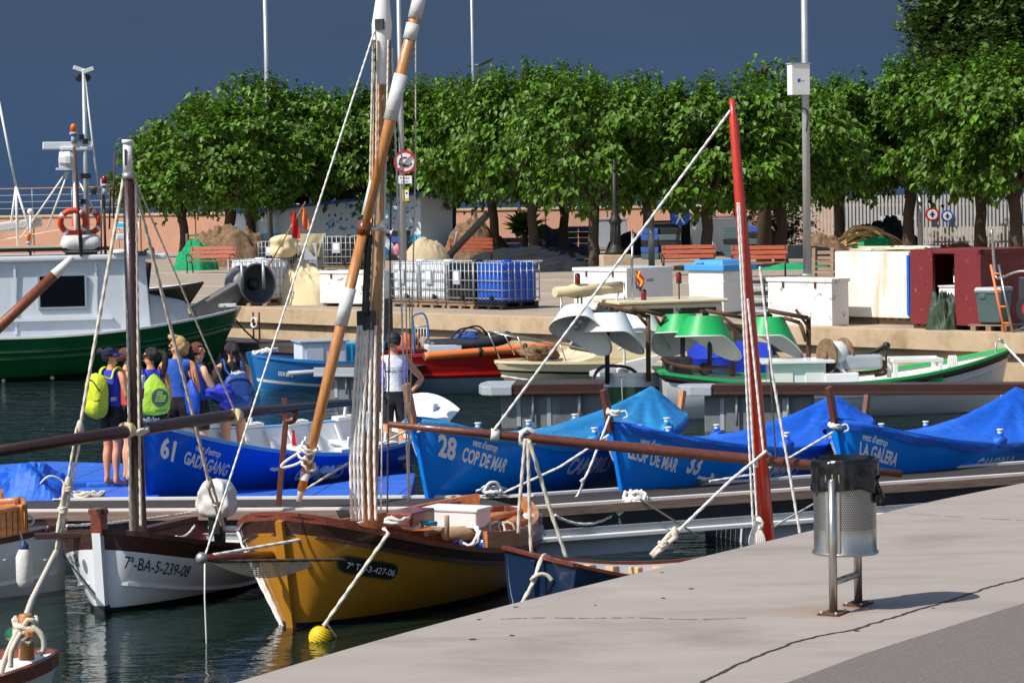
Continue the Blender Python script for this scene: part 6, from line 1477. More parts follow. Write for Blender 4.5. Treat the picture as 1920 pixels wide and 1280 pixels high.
b = MB(); b.tube([tl(198, 480), tl(194, 355)], .03, 8); b.tube([tl(196, 347), tl(214, 350)], .015, 6); b.tube([tl(204, 375), tl(214, 372), tl(214, 395), tl(200, 397)], .012, 6); b.build('aerial_bracket', m_rust, TB)
b = MB(); b.box(tl(236, 444), (.22, .45, .14)); b.lathe([(.22, 0), (.2, .08), (0, .1)], 14, 0, None, tl(225, 475)); b.build('roof_hatch', m_white, TB, bevel=.03)
b = MB(); b.ball(tl(57, 397), .075); b.tube([tl(57, 397), tl(57, 480)], .03, 6); b.build('ball_aerial', m_whitem, TB)
for p, q in (((-2, 190), (30, 350)), ((30, 350), (18, 440)), ((30, 350), (33, 470)), ((30, 350), (62, 450)), ((0, 450), (175, 420))):
    b = MB(); b.cyl(tl(*p), tl(*q), .028 if p[0] != 0 else .01, n=6); b.build('whip_aerial', m_whitem, TB)
b = MB(); b.box(tl(75, 468), (.9, 3.2, .07)); b.build('roof_rack', m_black, TB); b = MB(); b.box(tl(70, 462), (.7, 2.6, .05)); b.build('roof_board', m_cream, TB)
b = MB(); c = tl(20, 424, 60.6); b.box(c, (.5, 1.4, .22), M=Matrix.Rotation(-.12, 3, 'X')); b.build('upturned_tray', m_canvas_w, TB, bevel=.05)
b = MB(); b.tube(spline([tl(270, 470), tl(285, 465), tl(288, 478)], 5), .03, 6); b.box(tl(262, 475), (.25, .3, .1)); b.build('roof_fitting', m_alu_d, TB)
rope_thing('mooring_rope', 'two dark mooring lines from the green fishing boat bow down to the low pontoon', sag(at(440, 597, 62), at(508, 650, 63.5), .12), .02, m_rope_d)
# blue white cloth bundle etc on far wall: plate with blue stripe hanging on the sea wall
c = at(240, 422, SW0.y - .35)
T = Thing('boat_nameboard', 'white and turquoise board leaning against the pink sea wall', 'board', on(240, 479, QZ), sr); zc = T.l(at(240, 422, T.o.location.y)).z
b = MB(); b.box((0, 0, zc), (1.35, .06, .3)); b.box((0, -.035, zc), (1.15, .02, .2), m=1); b.build('board', [m_whitem, m_turq], T); b = MB(); b.cyl((-.5, .05, 0), (-.5, .05, zc), .03, n=6); b.cyl((.5, .05, 0), (.5, .05, zc), .03, n=6); b.build('leg', m_galv, T)
# ---------------------------------------------------------------- small boats moored in the middle distance
def gl(T): return lambda px, py, Y: T.l(at(px, py, Y))
bw = at(470, 668, 55.6); A = math.atan2(.955, .29)
H = Hull(4.6, 1.7, bw.z, .52, .6, draft=.3, um=.45, pb=.62, stern='point', rake=.2, flare=.7)
T = boat('fishing_boat', 'small blue fishing boat with flaking paint and a grey cabin box behind the women', 'boat', (bw.x, bw.y, 0), A, H); q = gl(T)
hull_mesh(T, [m_blueboat, m_whitem, m_turq], lambda u, v: 1 if .55 < v < .62 else (2 if v < .4 else 0), m_greyp, .05, 40, 18)
sweep_rail(T, .1, .06, m_blueboat, 'gunwale', 0, .03); stem(T, m_blueboat, .08, .1, .1); deck(T, 0, .3, -.02, m_blueboat)
hull_text(T, 'SERENI', .1, .72, .13, 1, m_letter, bold=.02, sx=.8)
b = MB(); c = q(600, 665, 56); b.box(c, (.8, .95, .55)); cb = b.build('cabin', m_lgrey, T, bevel=.02); b = MB(); b.box(c + V((.41, -.2, .02)), (.02, .36, .36)); b.build('cabin_window', mat('old_window', (190, 198, 200), .25), cb)
b = MB(); b.box(c + V((0, 0, .3)), (.9, 1.05, .04)); b.build('cabin_roof', m_greyp, cb, bevel=.01)
b = MB()
for k in range(4): coil(b, q(485 + k * 8, 662 - k * 2, 55.6), .12, 2, .022, None, k)
b.build('rope_pile', m_rope_w, T, recalc=False)
b = MB(); b.tube([q(540, 700, 54.8), q(700, 690, 55.6)], .05, 8); b.build('grey_roll', m_greyp, T)
P = at(670, 662, 57.3); T2 = Thing('plastic_crate', 'turquoise ribbed plastic crate beside the grey cabin box', 'crate', P - V((0, 0, .25)), .3)
b = MB(); b.box((0, 0, .25), (1.0, .6, .48), taper=1.1); b.build('box', m_turq, T2, bevel=.02); b = MB()
for k in range(8): b.box((-.45 + k * .13, -.325, .25), (.03, .02, .42), M=Matrix.Rotation(.05, 3, 'X'))
b.build('rib', m_turq, T2)
# red boat with the tender and orange pipe
bw = at(668, 672, 53.9); A = math.atan2(.985, .17)
H = Hull(3.9, 1.7, bw.z, at(850, 668, 53).z, at(930, 668, 53.5).z, draft=.3, um=.4, pb=.6, stern='transom', tw=.8, rake=.2, flare=.6)
T = boat('fishing_boat', 'red topped fishing boat with a slate blue bottom behind the standing man', 'boat', (bw.x, bw.y, 0), A, H); q = gl(T)
hull_mesh(T, [m_redp, m_slate, m_black], lambda u, v: 0 if v > .70 else (1 if v > .42 else 2), m_black, .05, 40, 26)
sweep_rail(T, .1, .06, m_redp, 'gunwale', 0, .04); sweep_rail(T, .04, .05, m_redp, 'rubbing_strake', -.02, .04, v=.75); deck(T, 0, .98, -.05, m_black, 'deck')
b = MB(); b.tube(spline([q(796, 668, 52.8), q(860, 663, 53), q(960, 655, 53.4), q(1042, 648, 53.8)], 5), .085, 14); b.build('orange_pipe', m_orange, T)
b = MB(); b.lathe([(.086, 0), (.065, 0)], 14); b.cyl(q(795.5, 668, 52.79), q(797, 668, 52.8), .062, n=14); b.build('pipe_mouth', m_rust, T)
b = MB(); 
for px in (853, 900, 985): b.lathe([(.095, -.03), (.095, .03)], 14, 0, Matrix.Rotation(PI / 2, 3, 'X'), q(px, 664 - (px - 853) * .09, 53.1))
b.build('pipe_clamp', m_black, T)
P = at(870, 645, 54.6); T2 = Thing('inflatable_tender', 'grey and black inflatable tender lying on the red boat', 'dinghy', P - V((0, 0, .12)), .15)
b = MB(); b.tube(spline([(-.75, -.3, .12), (.3, -.32, .14), (.75, -.2, .2), (.9, 0, .26), (.75, .2, .2), (.3, .32, .14), (-.75, .3, .12)], 6), .11, 10); b.build('tube', m_alu_d, T2)
b = MB(); b.box((-.3, 0, .08), (1.0, .5, .1)); b.box((-.45, -.4, .06), (.7, .06, .16)); b.build('hull', m_lgrey, T2, bevel=.02)
b = MB(); b.tube(spline([(-.2, -.2, .2), (.0, -.1, .42), (.3, .0, .48), (.5, .1, .3)], 5), .02, 6); b.tube(spline([(-.3, .0, .2), (-.1, .1, .4), (.2, .1, .44), (.45, -.1, .3)], 5), .02, 6); b.ball((.1, 0, .26), .16, sc=(1.6, 1, .7), jit=.6, m=1); b.build('oars_and_gear', [m_black, m_bagd], T2)
P = at(790, 668, 54.9); T2 = Thing('hand_truck', 'blue tubular sack truck standing upright behind the man', 'trolley', P, .1); h_ = .86
b = MB(); b.tube(spline([(-.15, 0, 0), (-.15, 0, .6), (-.16, 0, .82), (-.05, 0, .88), (.08, 0, .86), (.15, 0, .6), (.15, 0, 0)], 5), .02, 8); b.build('frame', m_blueboat, T2)
b = MB()
for k in range(5): b.cyl((-.12 + k * .06, 0, .05), (-.12 + k * .06, 0, .62), .01, n=6)
b.tube([(-.15, 0, .62), (.15, 0, .62)], .014, 6); b.build('grille', m_galv, T2)
b = MB(); b.tube([(-.22, .05, -.1), (-.22, .05, 1.45)], .012, 6); b.build('rod', m_iron, T2)
P = at(765, 655, 55.5); T2 = Thing('life_jacket_pile', 'crumpled rust orange life jackets piled behind the man', 'life jackets', P - V((0, 0, .2)), 0)
b = MB(); b.ball((0, 0, .2), .3, 20, 14, sc=(1.1, .6, 1), jit=.7); b.build('cloth', mat('rust_orange_cloth', (190, 92, 54), .7, 0, .2, 5, .6, 14), T2)
# cream motor boat
bw = at(928, 680, 52.2); A = math.atan2(.96, .28)
H = Hull(6.4, 2.2, bw.z, .66, .7, draft=.35, um=.5, pb=.62, stern='transom', tw=.85, rake=.55, flare=.85, mflare=.3)
T = boat('motorboat', 'cream cabin motorboat with dark windows behind the white lamp shades', 'boat', (bw.x, bw.y, 0), A, H); q = gl(T)
m_olive = mat('olive_grey_gelcoat', (150, 148, 126), .3, 0, .06, 2, coat=.3)
hull_mesh(T, [m_olive, m_cream, m_black], lambda u, v: 1 if v > .9 else (2 if v > .84 else 0), m_cream, .06, 44, 26)
sweep_rail(T, .1, .05, m_cream, 'gunwale', 0, .03); deck(T, 0, .98, -.02, m_cream, 'deck', .06)
hull_text(T, '7ª AT-3-61-97', .18, .55, .19, 1, m_letter_d, bold=.015, sx=1.0, shear=.25)
zc = at(1150, 567, 53.2).z; zs0 = H.sheer(.5)
def cabin(y, w_, z): return [(-w_, y, z), (w_, y, z)]
b = MB(); pr = [(1.05, .78, zs0 - .02), (1.75, .82, zs0 + .18), (2.45, .74, zc - .02), (4.5, .74, zc), (4.5, .9, zs0 - .02)]
L_ = [V((-w_, y, z)) for y, w_, z in pr]; R_ = [V((w_, y, z)) for y, w_, z in pr]; b.add(L_ + R_, [(0, 1, 2, 3, 4), (5, 6, 7, 8, 9), (0, 1, 6, 5), (1, 2, 7, 6), (2, 3, 8, 7), (3, 4, 9, 8)]); cb = b.build('cabin', m_cream, T, bevel=.05)
b = MB(); b.box((0, 3.45, zc + .03), (1.66, 2.3, .07)); b.build('cabin_roof', m_cream, cb, bevel=.03)
b = MB(); f = lambda t, x: V((x, lerp(1.78, 2.40, t) - .03, lerp(zs0 + .22, zc - .08, t) + .02)); b.add([f(0, -.74), f(0, .74), f(1, .66), f(1, -.66)], [(0, 1, 2, 3)]); b.build('windscreen', m_dark, cb, recalc=False)
b = MB()
for y0_, y1_ in ((2.55, 3.45), (3.6, 4.35)):
    b.add([(.79, y0_ - .22, zs0 + .2), (.79, y1_, zs0 + .2), (.765, y1_, zc - .1), (.765, y0_, zc - .1)], [(0, 1, 2, 3)])
b.build('side_window', m_dark, cb, recalc=False)
b = MB(); b.tube(spline([q(915, 622, 52.2), q(950, 626, 52), q(1100, 655, 52), q(1160, 680, 52.2)], 6), .018, 6)
for a_, c_ in (((915, 622), (938, 675)), ((945, 625), (965, 665)), ((970, 630), (990, 672)), ((1050, 645), (1062, 678)), ((915, 622), (1045, 648))): b.cyl(q(*a_, 52.2), q(*c_, 52.2), .015, n=6)
b.build('pulpit_rail', m_steel, T)
b = MB(); b.ball(q(1010, 662, 52.5), .3, 18, 12, sc=(1.6, 1, .45), jit=.8); b.build('net_pile', m_net, T)
b = MB(); b.cyl(q(1040, 548, 52.3), q(1165, 538, 53.2), .1, .12, n=12); b.ball(q(1100, 544, 52.8), .13, sc=(1, 4, 1), jit=.5); sl_ = b.build('rolled_awning', m_canvas, T)
for p, q_ in (((1052, 550), (1052, 640)), ((1090, 545), (1092, 620)), ((1160, 545), (1148, 600)), ((1170, 530), (1172, 620)), ((1185, 430), (1186, 600)), ((1188, 437), (1183, 520))): b = MB(); b.cyl(q(*p, 52.8), q(*q_, 52.8), .022, n=6); b.build('awning_pole', m_steel, T)
b = MB(); b.grid(lambda u, v: q(1190 + 13 * u + 6 * v, 508 + 28 * v - 0 * u, 52.7) + V((0, .03 * math.sin(v * 9 + u * 3), 0)), 6, 8, mf=lambda u, v: 1 if .3 < u < .7 else 0); b.build('ensign', [m_signr, m_yel], T, recalc=False)
for px, py in ((1083, 530), (1207, 560), (1273, 528)):
    b = MB(); c = q(px, py, 52.6); b.lathe([(.05, 0), (.055, .03), (.055, .13), (.05, .16)], 12, 0, None, c); b.lathe([(.06, -.03), (.06, 0)], 12, 1, None, c); b.lathe([(.06, .16), (.02, .19)], 12, 1, None, c); b.cyl(c - V((0, 0, .5)), c, .015, n=6, m=1); b.build('navigation_light', [m_redglass, m_black], T)
P = at(1365, 680, 52.6); T2 = Thing('boat_cover', 'royal blue canvas canopy sheltering the cockpit behind the green lamps', 'canopy', P - V((0, 0, .35)), .1)
b = MB(); b.grid(lambda u, v: V((lerp(-.85, .85, u) + .12 * (v - .5), lerp(-.6, .6, v), .28 + .55 * math.sin(PI * (.12 + .76 * v)) * (1 - .25 * u ** 3) - .02 * math.sin(u * 12))), 16, 14); b.grid(lambda u, v: V((lerp(-.85, .85, u), -.6 - .02 * math.sin(u * 20), lerp(-.2, .48, v))), 16, 4); b.build('cloth', mat('royal_blue_canvas', (10, 50, 176), .7, 0, .08, 3, .4, 12), T2, recalc=False)
b = MB(); b.tube([(-.8, -.58, -.3), (-.8, -.58, .4)], .02, 6); b.tube([(.8, -.58, -.3), (.8, -.58, .4)], .02, 6); b.tube([(.8, .5, .2), (.95, .45, .05)], .04, 6); b.build('frame', m_galv, T2)

# ---------------------------------------------------------------- lamp boats (fishing lights under big shades)
def shade(T, c, m, wang, tilt=0.0, s=1.0):
    rz_ = T.o.rotation_euler.z
    Mx = Matrix.Rotation(-rz_, 3, 'Z') @ Matrix.Rotation(tilt, 3, 'X') @ Matrix.Rotation(wang, 3, 'Z')
    def fn(u, v, k=1.0):
        a = u * 2 * PI; e = max(0, math.cos(a)); ln = .36 + .44 * e ** 1.6; r_ = (.30 + v * (.22 + .16 * e ** 2)) * k
        return c + Mx @ V((r_ * math.cos(a), r_ * math.sin(a) , -v * ln)) * s
    b = MB(); b.grid(fn, 40, 8); b.add([fn(k / 40, 0) for k in range(40)], [tuple(range(40))]); b.grid(lambda u, v: fn(u, v, .965), 40, 8, 1); b.tube([fn(k / 40, 1) for k in range(40)], .012 * s, 5, 1, closed=True)
    o = b.build('lamp_shade', [m, m_whitem], T, recalc=False)
    for dx in (-.11, .11):
        b = MB(); p = c + Mx @ V((.0, dx, -.06)) * s; d = Mx @ V((.25, 0, -1)); 
        b.tube([p, p + d * .06 * s, p + d * .12 * s, p + d * .2 * s, p + d * .27 * s, p + d * .3 * s], [.035 * s, .035 * s, .05 * s, .085 * s, .07 * s, .02 * s], 12); b.build('bulb', m_bulb, o)
    b = MB(); coil(b, c + Mx @ V((0, 0, .05)), .08 * s, 3, .014, Matrix.Rotation(.5, 3, 'X'), int(c.x * 10) + 7); b.cyl(c, c + Mx @ V((0, 0, .1)), .03, n=8); b.build('lamp_fitting', m_black, o, recalc=False)
bw = at(1165, 706, 47.6); A = math.atan2(.22, .97)
H = Hull(4.6, 1.75, bw.z, .62, .75, draft=.3, um=.45, pb=.6, stern='point', rake=.12, flare=.6)
T = boat('lamp_boat', 'green and white fishing boat carrying three big white lamp shades', 'boat', (bw.x, bw.y, 0), A, H); q = gl(T)
hull_mesh(T, [m_greenh, m_white], lambda u, v: 1 if v > .86 else 0, m_whitem, .05, 40, 20)
sweep_rail(T, .12, .07, m_white, 'gunwale', 0, .04); deck(T, 0, .25, -.03, m_whitem)
b = MB(); b.tube(spline([q(1108, 722, 47.5), q(1120, 695, 47.5), q(1140, 686, 47.6), q(1180, 690, 48), q(1205, 712, 48)], 6), .03, 8); b.build('bow_hoop', m_alu_d, T)
b = MB(); b.box(q(1203, 716, 48.2), (.12, .12, .3)); b.build('bollard', m_varn, T, bevel=.01)
for px, y0, y1 in ((1139, 720, 600), (1216, 715, 592)):
    b = MB(); b.cyl(q(px, y0, 47.7), q(px - 1, y1, 47.7), .045, n=10); b.build('post', m_rust if px == 1216 else m_alu_d, T)
for p, q_, r_ in (((1080, 575), (1130, 588), .03), ((1130, 572), (1218, 594), .045), ((1186, 577), (1246, 592), .04), ((1246, 592), (1240, 610), .03), ((1196, 590), (1216, 612), .03), ((1228, 592), (1242, 614), .025)):
    b = MB(); b.cyl(q(*p, 47.6), q(*q_, 47.7), r_, n=6); b.build('lamp_arm', m_rust, T)
shade(T, q(1080, 582, 47.4), m_white, .35, -.5, .93); shade(T, q(1143, 586, 47.3), m_white, .5, -.06, .93); shade(T, q(1197, 588, 48.3), m_white, .7, -.06, .93)
b = MB(); b.lathe([(.1, 0), (.12, .16), (.1, .18)], 14, 0, None, q(1168, 708, 48.2)); b.build('bucket', m_whitem, T)
b = MB(); b.tube(spline([q(1160, 655, 48.2), q(1168, 652, 48.2), q(1171, 665, 48.2), q(1170, 690, 48.2)], 5), .025, 6); b.build('rope_hank', m_rope_w, T)
# green boat
bw = at(1893, 656, 47.6); st = at(1239, 712, 47.4); d = (V((st.x, st.y, 0)) - V((bw.x, bw.y, 0))); A = math.atan2(d.x, d.y); L = d.length
H = Hull(L, 2.5, bw.z, .58, .80, draft=.3, um=.5, pb=.62, stern='transom', tw=.72, rake=.3, srake=.08, flare=.8, mflare=.25, us=.55)
T = boat('lamp_boat', 'long white fishing boat with a green rim, green lamp shades and rope reel', 'boat', (bw.x, bw.y, 0), A, H); q = gl(T)
hull_mesh(T, [m_white, m_black], lambda u, v: 1 if v > .93 else 0, m_whitem, .07, 56, 26, floor=.35)
sweep_rail(T, .16, .05, m_greenb, 'gunwale', 0, .03); deck(T, .02, .96, -.22, m_whitem, 'deck')
sweep_rail(T, .05, .05, m_black, 'rubbing_strake', -.06, .05)
b = MB(); c = q(1492, 705, 47.3); b.box(c, (.9, .95, .5)); b.box(c + V((0, -.75, -.1)), (1.0, .6, .34)); wh = b.build('engine_casing', m_white, T, bevel=.02)
b = MB(); b.box(c + V((0, .05, .28)), (1.1, 1.35, .05)); b.build('casing_roof', m_white, wh, bevel=.01)
for dx in (-.28, .28):
    b = MB(); b.box(c + V((-.46, dx, .0)), (.02, .34, .32)); b.build('casing_panel', m_whitem, wh, bevel=.008)
b = MB()
for y in (.55, -.1): b.box(c + V((-.75, y, -.2)), (.3, .55, .1))
b.build('green_locker', m_greenb, T, bevel=.02)
b = MB(); c2 = q(1566, 665, 47.3); Mq = Matrix.Rotation(.5, 3, 'Z') @ Matrix.Rotation(PI / 2, 3, 'X')
b.lathe([(.3, -.2), (.3, -.17), (.0, -.165)], 22, 1, Mq, c2); b.lathe([(.3, .2), (.3, .17), (.0, .165)], 22, 1, Mq, c2); b.lathe([(.2, -.17), (.24, -.1), (.245, .1), (.2, .17)], 22, 0, Mq, c2); b.lathe([(.02, -.26), (.06, -.25), (.06, -.2)], 12, 1, Mq, c2); b.build('rope_reel', [m_rope_w, m_net], T)
b = MB(); coil(b, q(1572, 693, 47.3), .24, 6, .025, Matrix.Rotation(1.0, 3, 'X'), 4, .01); b.build('hose_coil', m_rope_w, T, recalc=False)
b = MB(); b.box(q(1605, 678, 47.3), (.35, .9, .26)); b.build('fish_tub', m_greyp, T, bevel=.05)
b = MB(); b.tube(spline([q(1600, 668, 47.3), q(1630, 662, 47.3), q(1661, 647, 47.3)], 5), .03, 7); b.tube([q(1661, 650, 47.3), q(1662, 690, 47.3)], .02, 6); b.tube([q(1661, 648, 47.3), q(1620, 680, 47.3)], .02, 6); b.ball(q(1662, 648, 47.3), .07); b.build('hauler_arm', m_iron, T)
b = MB(); b.tube(spline([q(1610, 700, 47.3), q(1650, 695, 47.3), q(1658, 680, 47.3), q(1640, 672, 47.3)], 6), .035, 8); b.tube(spline([q(1640, 704, 47.3), q(1660, 700, 47.3), q(1658, 690, 47.3)], 5), .03, 8); b.build('hose', m_rust, T)
c = q(1715, 690, 47.3); b = MB()
for x in (-.32, .32):
    for y in (-.4, .4): b.box(c + V((x, y, 0)), (.08, .08, .36))
for x in (-.32, .32): b.box(c + V((x, 0, .16)), (.09, .9, .07))
for y in (-.4, .4): b.box(c + V((0, y, .155)), (.7, .09, .06))
b.build('white_stand', m_whitem, T, bevel=.008)
b = MB()
for k in range(7): coil(b, q(1790 + random.uniform(-25, 25), 692 + random.uniform(-6, 3), 49.2), .16, 2, .022, None, k + 60)
b.build('rope_pile', m_rope_w, T, recalc=False); b = MB()
for k in range(4): b.tube(spline([q(1778 + k * 3, 690, 47.5), q(1780 + k * 4, 667, 47.5), q(1786 + k * 3, 690, 47.5)], 5), .02, 6)
b.build('rope_hank', m_rope_w, T, recalc=False)
b = MB(); b.tube(spline([q(1830, 690, 47.5), q(1850, 678, 47.5), q(1875, 668, 47.5), q(1893, 668, 47.5)], 5), .05, 8); b.build('bow_net', m_rope_w, T)
b = MB(); b.tube([q(1868, 640, 47.5), q(1866, 668, 47.5)], .02, 6); b.tube([q(1872, 636, 47.5), q(1880, 640, 47.5)], .04, 6); b.build('bow_roller', m_galv, T)
b = MB(); b.box(q(1740, 712, 46.6), (.18, .5, .12)); b.build('side_cleat', m_greenb, T, bevel=.02)
b = MB(); b.tube(spline([q(1240, 670, 47.3), q(1260, 683, 47.3), q(1310, 690, 47.3), q(1360, 690, 47.3), q(1372, 700, 47.4)], 6), .04, 8); b.build('tiller_bar', m_rust, T)
b = MB(); b.box(q(1270, 688, 47.6), (.5, .5, .36)); b.cyl(q(1260, 700, 47.3), q(1260, 685, 47.3), .06, n=10); b.ball(q(1322, 692, 47.6), .12); b.build('lamp_gear', m_alu_d, T, bevel=.03)
for px, y0, y1 in ((1280, 705, 620), (1331, 700, 610), (1374, 705, 620), (1516, 708, 594)):
    b = MB(); b.cyl(q(px, y0, 47.7), q(px, y1, 47.7), .045, n=10); b.build('post', m_rust if px > 1370 else m_alu_d, T)
for p, q_, r_ in (((1322, 582), (1398, 596), .04), ((1440, 582), (1515, 596), .045), ((1492, 580), (1515, 612), .03), ((1470, 596), (1500, 605), .04), ((1500, 605), (1512, 640), .04), ((1350, 590), (1395, 625), .035)):
    b = MB(); b.cyl(q(*p, 47.6), q(*q_, 47.6), r_, n=6); b.build('lamp_arm', m_rust, T)
shade(T, q(1275, 589, 47.9), m_greenb, 1.9, -.08, .93); shade(T, q(1320, 592, 47.2), m_greenb, .55, -.06, 1.0); shade(T, q(1440, 594, 47.8), m_greenb, .35, -.06, .93)
b = MB(); b.ball(q(1600, 755, 46.7), .14, sc=(1.2, 1, .8)); b.build('fender', m_canvas_w, T)
rope_thing('mooring_rope', 'thin rope from the reel boat bow up to the quay wall at the edge', [at(1878, 640, 47.6), at(1935, 700, 46.5)], .02, m_rope_w)
rope_thing('mooring_rope', 'slack rope lying in loops along the pontoon edge by its rounded end', spline([at(940, 705, 49.0), at(985, 712, 48.9), at(1040, 722, 48.85), at(1090, 722, 48.85), at(1130, 708, 48.9)], 6), .022, m_rope)
# ---------------------------------------------------------------- people
def body_mesh(pose, hy):
    """one continuous figure 1.70 m tall facing -y: joints, radii and a grown skin"""
    J = []; E = []
    def n(p, r, frm=None):
        J.append((V(p), r))
        if frm is not None: E.append((frm, len(J) - 1))
        return len(J) - 1
    Rh = Matrix.Rotation(hy, 3, 'Z')
    pel = n((0, 0, .93), .118); wai = n((0, .0, 1.08), .108, pel); che = n((0, 0, 1.24), .128, wai); upc = n((0, .005, 1.355), .098, che); nb = n((0, .005, 1.43), .052, upc)
    nk = n((0, -.0, 1.485), .047, nb); tilt = V(pose.get('tilt', (0, 0, 0)))
    hp = lambda p: Rh @ V(p) + V((0, 0, 1.5)) + tilt * (p[2] / .15)
    jaw = n(hp((0, -.022, .03)), .058, nk); mid = n(hp((0, -.008, .095)), .079, jaw); top = n(hp((0, .006, .15)), .066, mid)
    n(hp((0, -.100, .078)), .013, mid); n(hp((0, -.072, .018)), .026, jaw)
    for s in (-1, 1): n(hp((s * .086, .01, .085)), .014, mid)
    for s, k in ((-1, 'r'), (1, 'l')):
        sh = n((s * .155, .005, 1.375), .058, upc)
        el = V(pose.get(k + 'e', (s * .225, .03, 1.10))); wr = V(pose.get(k + 'w', (s * .245, -.03, .86)))
        up = n(V((s * .185, .01, 1.32)), .052, sh); m1 = n(V((s * .185, .01, 1.32)).lerp(el, .5), .045, up); e_ = n(el, .038, m1); m2 = n(el.lerp(wr, .4), .036, e_); w_ = n(wr, .024, m2)
        d = (wr - el).normalized(); side = d.cross(V((0, 1, .15)) if abs(d.y) < .8 else V((0, 0, 1))).normalized(); pn = d.cross(side).normalized()
        pa = n(wr + d * .055, .028, w_)
        for q, (o, ln) in enumerate(((-.026, .07), (-.009, .083), (.009, .078), (.025, .06))):
            f1 = n(wr + d * .092 + pn * o, .0105, pa); f2 = n(wr + d * (.092 + ln * .5) + pn * o * 1.15 + side * .012 * s, .009, f1); n(wr + d * (.092 + ln * .88) + pn * o * 1.1 + side * .03 * s, .0075, f2)
        t1 = n(wr + d * .05 + pn * -.045 + side * .012 * s, .0115, pa); n(wr + d * .09 + pn * -.062 + side * .02 * s, .009, t1)
    for s, k in ((-1, 'rl'), (1, 'll')):
        kn = V(pose.get(k + 'k', (s * .092, -.01, .49))); an = V(pose.get(k + 'a', (s * .09, .03, .085)))
        hip = n((s * .085, .0, .86), .098, pel); th = n(V((s * .085, 0, .86)).lerp(kn, .45), .078, hip); k_ = n(kn, .054, th); cf = n(kn.lerp(an, .3) + V((0, .018, 0)), .056, k_); c2 = n(kn.lerp(an, .72), .038, cf); a_ = n(an, .034, c2)
        fd = V(pose.get(k + 'f', (s * .03, -.16, 0))); n(an + V((0, .03, -.045)), .03, a_); b1 = n(an + fd * .55 + V((0, 0, -.045)), .032, a_); n(an + fd + V((0, 0, -.062)), .02, b1)
    me = bpy.data.meshes.new('person'); bm = bmesh.new(); sk = bm.verts.layers.skin.verify()
    vs = [bm.verts.new(p) for p, r in J]
    for v, (p, r) in zip(vs, J): v[sk].radius = (r, r)
    vs[0][sk].use_root = True
    for a, b in E: bm.edges.new((vs[a], vs[b]))
    bm.to_mesh(me); bm.free()
    ob = bpy.data.objects.new('person', me); col.objects.link(ob)
    md = ob.modifiers.new('skin', 'SKIN'); md.use_smooth_shade = True; md.branch_smoothing = .5
    ss = ob.modifiers.new('sub', 'SUBSURF'); ss.levels = ss.render_levels = 2
    bpy.context.view_layer.update()
    out = bpy.data.meshes.new_from_object(ob.evaluated_get(bpy.context.evaluated_depsgraph_get()))
    bpy.data.objects.remove(ob)
    for v in out.vertices:                       # a flatter trunk than the grown tube
        z = v.co.z
        if .86 < z < 1.44 and abs(v.co.x) < .2:
            k = min(1, (z - .86) / .06, (1.44 - z) / .08); v.co.y *= 1 - .26 * k; v.co.x *= 1 + .14 * k * max(0, 1 - abs(z - 1.27) / .22) * (1 if abs(v.co.x) < .15 else 0)
    for p in out.polygons: p.use_smooth = True
    return out
def cloth(bm_src, name, m, o, cuts, off, keep=None):
    """a garment: the body's own surface inside the cutting planes, set off from the skin"""
    bm = bmesh.new(); bm.from_mesh(bm_src)
    if keep: bmesh.ops.delete(bm, geom=[f for f in bm.faces if not keep(f.calc_center_median())], context='FACES')
    for co, no in cuts:
        bmesh.ops.bisect_plane(bm, geom=bm.verts[:] + bm.edges[:] + bm.faces[:], plane_co=co, plane_no=no, clear_outer=True)
    bm.normal_update()
    for v in bm.verts: v.co += v.normal * off
    me = bpy.data.meshes.new(name); bm.to_mesh(me); bm.free(); me.materials.clear(); me.materials.append(m)
    for p in me.polygons: p.use_smooth = True; p.material_index = 0
    ob = bpy.data.objects.new(name, me); col.objects.link(ob); ob.parent = o; return ob
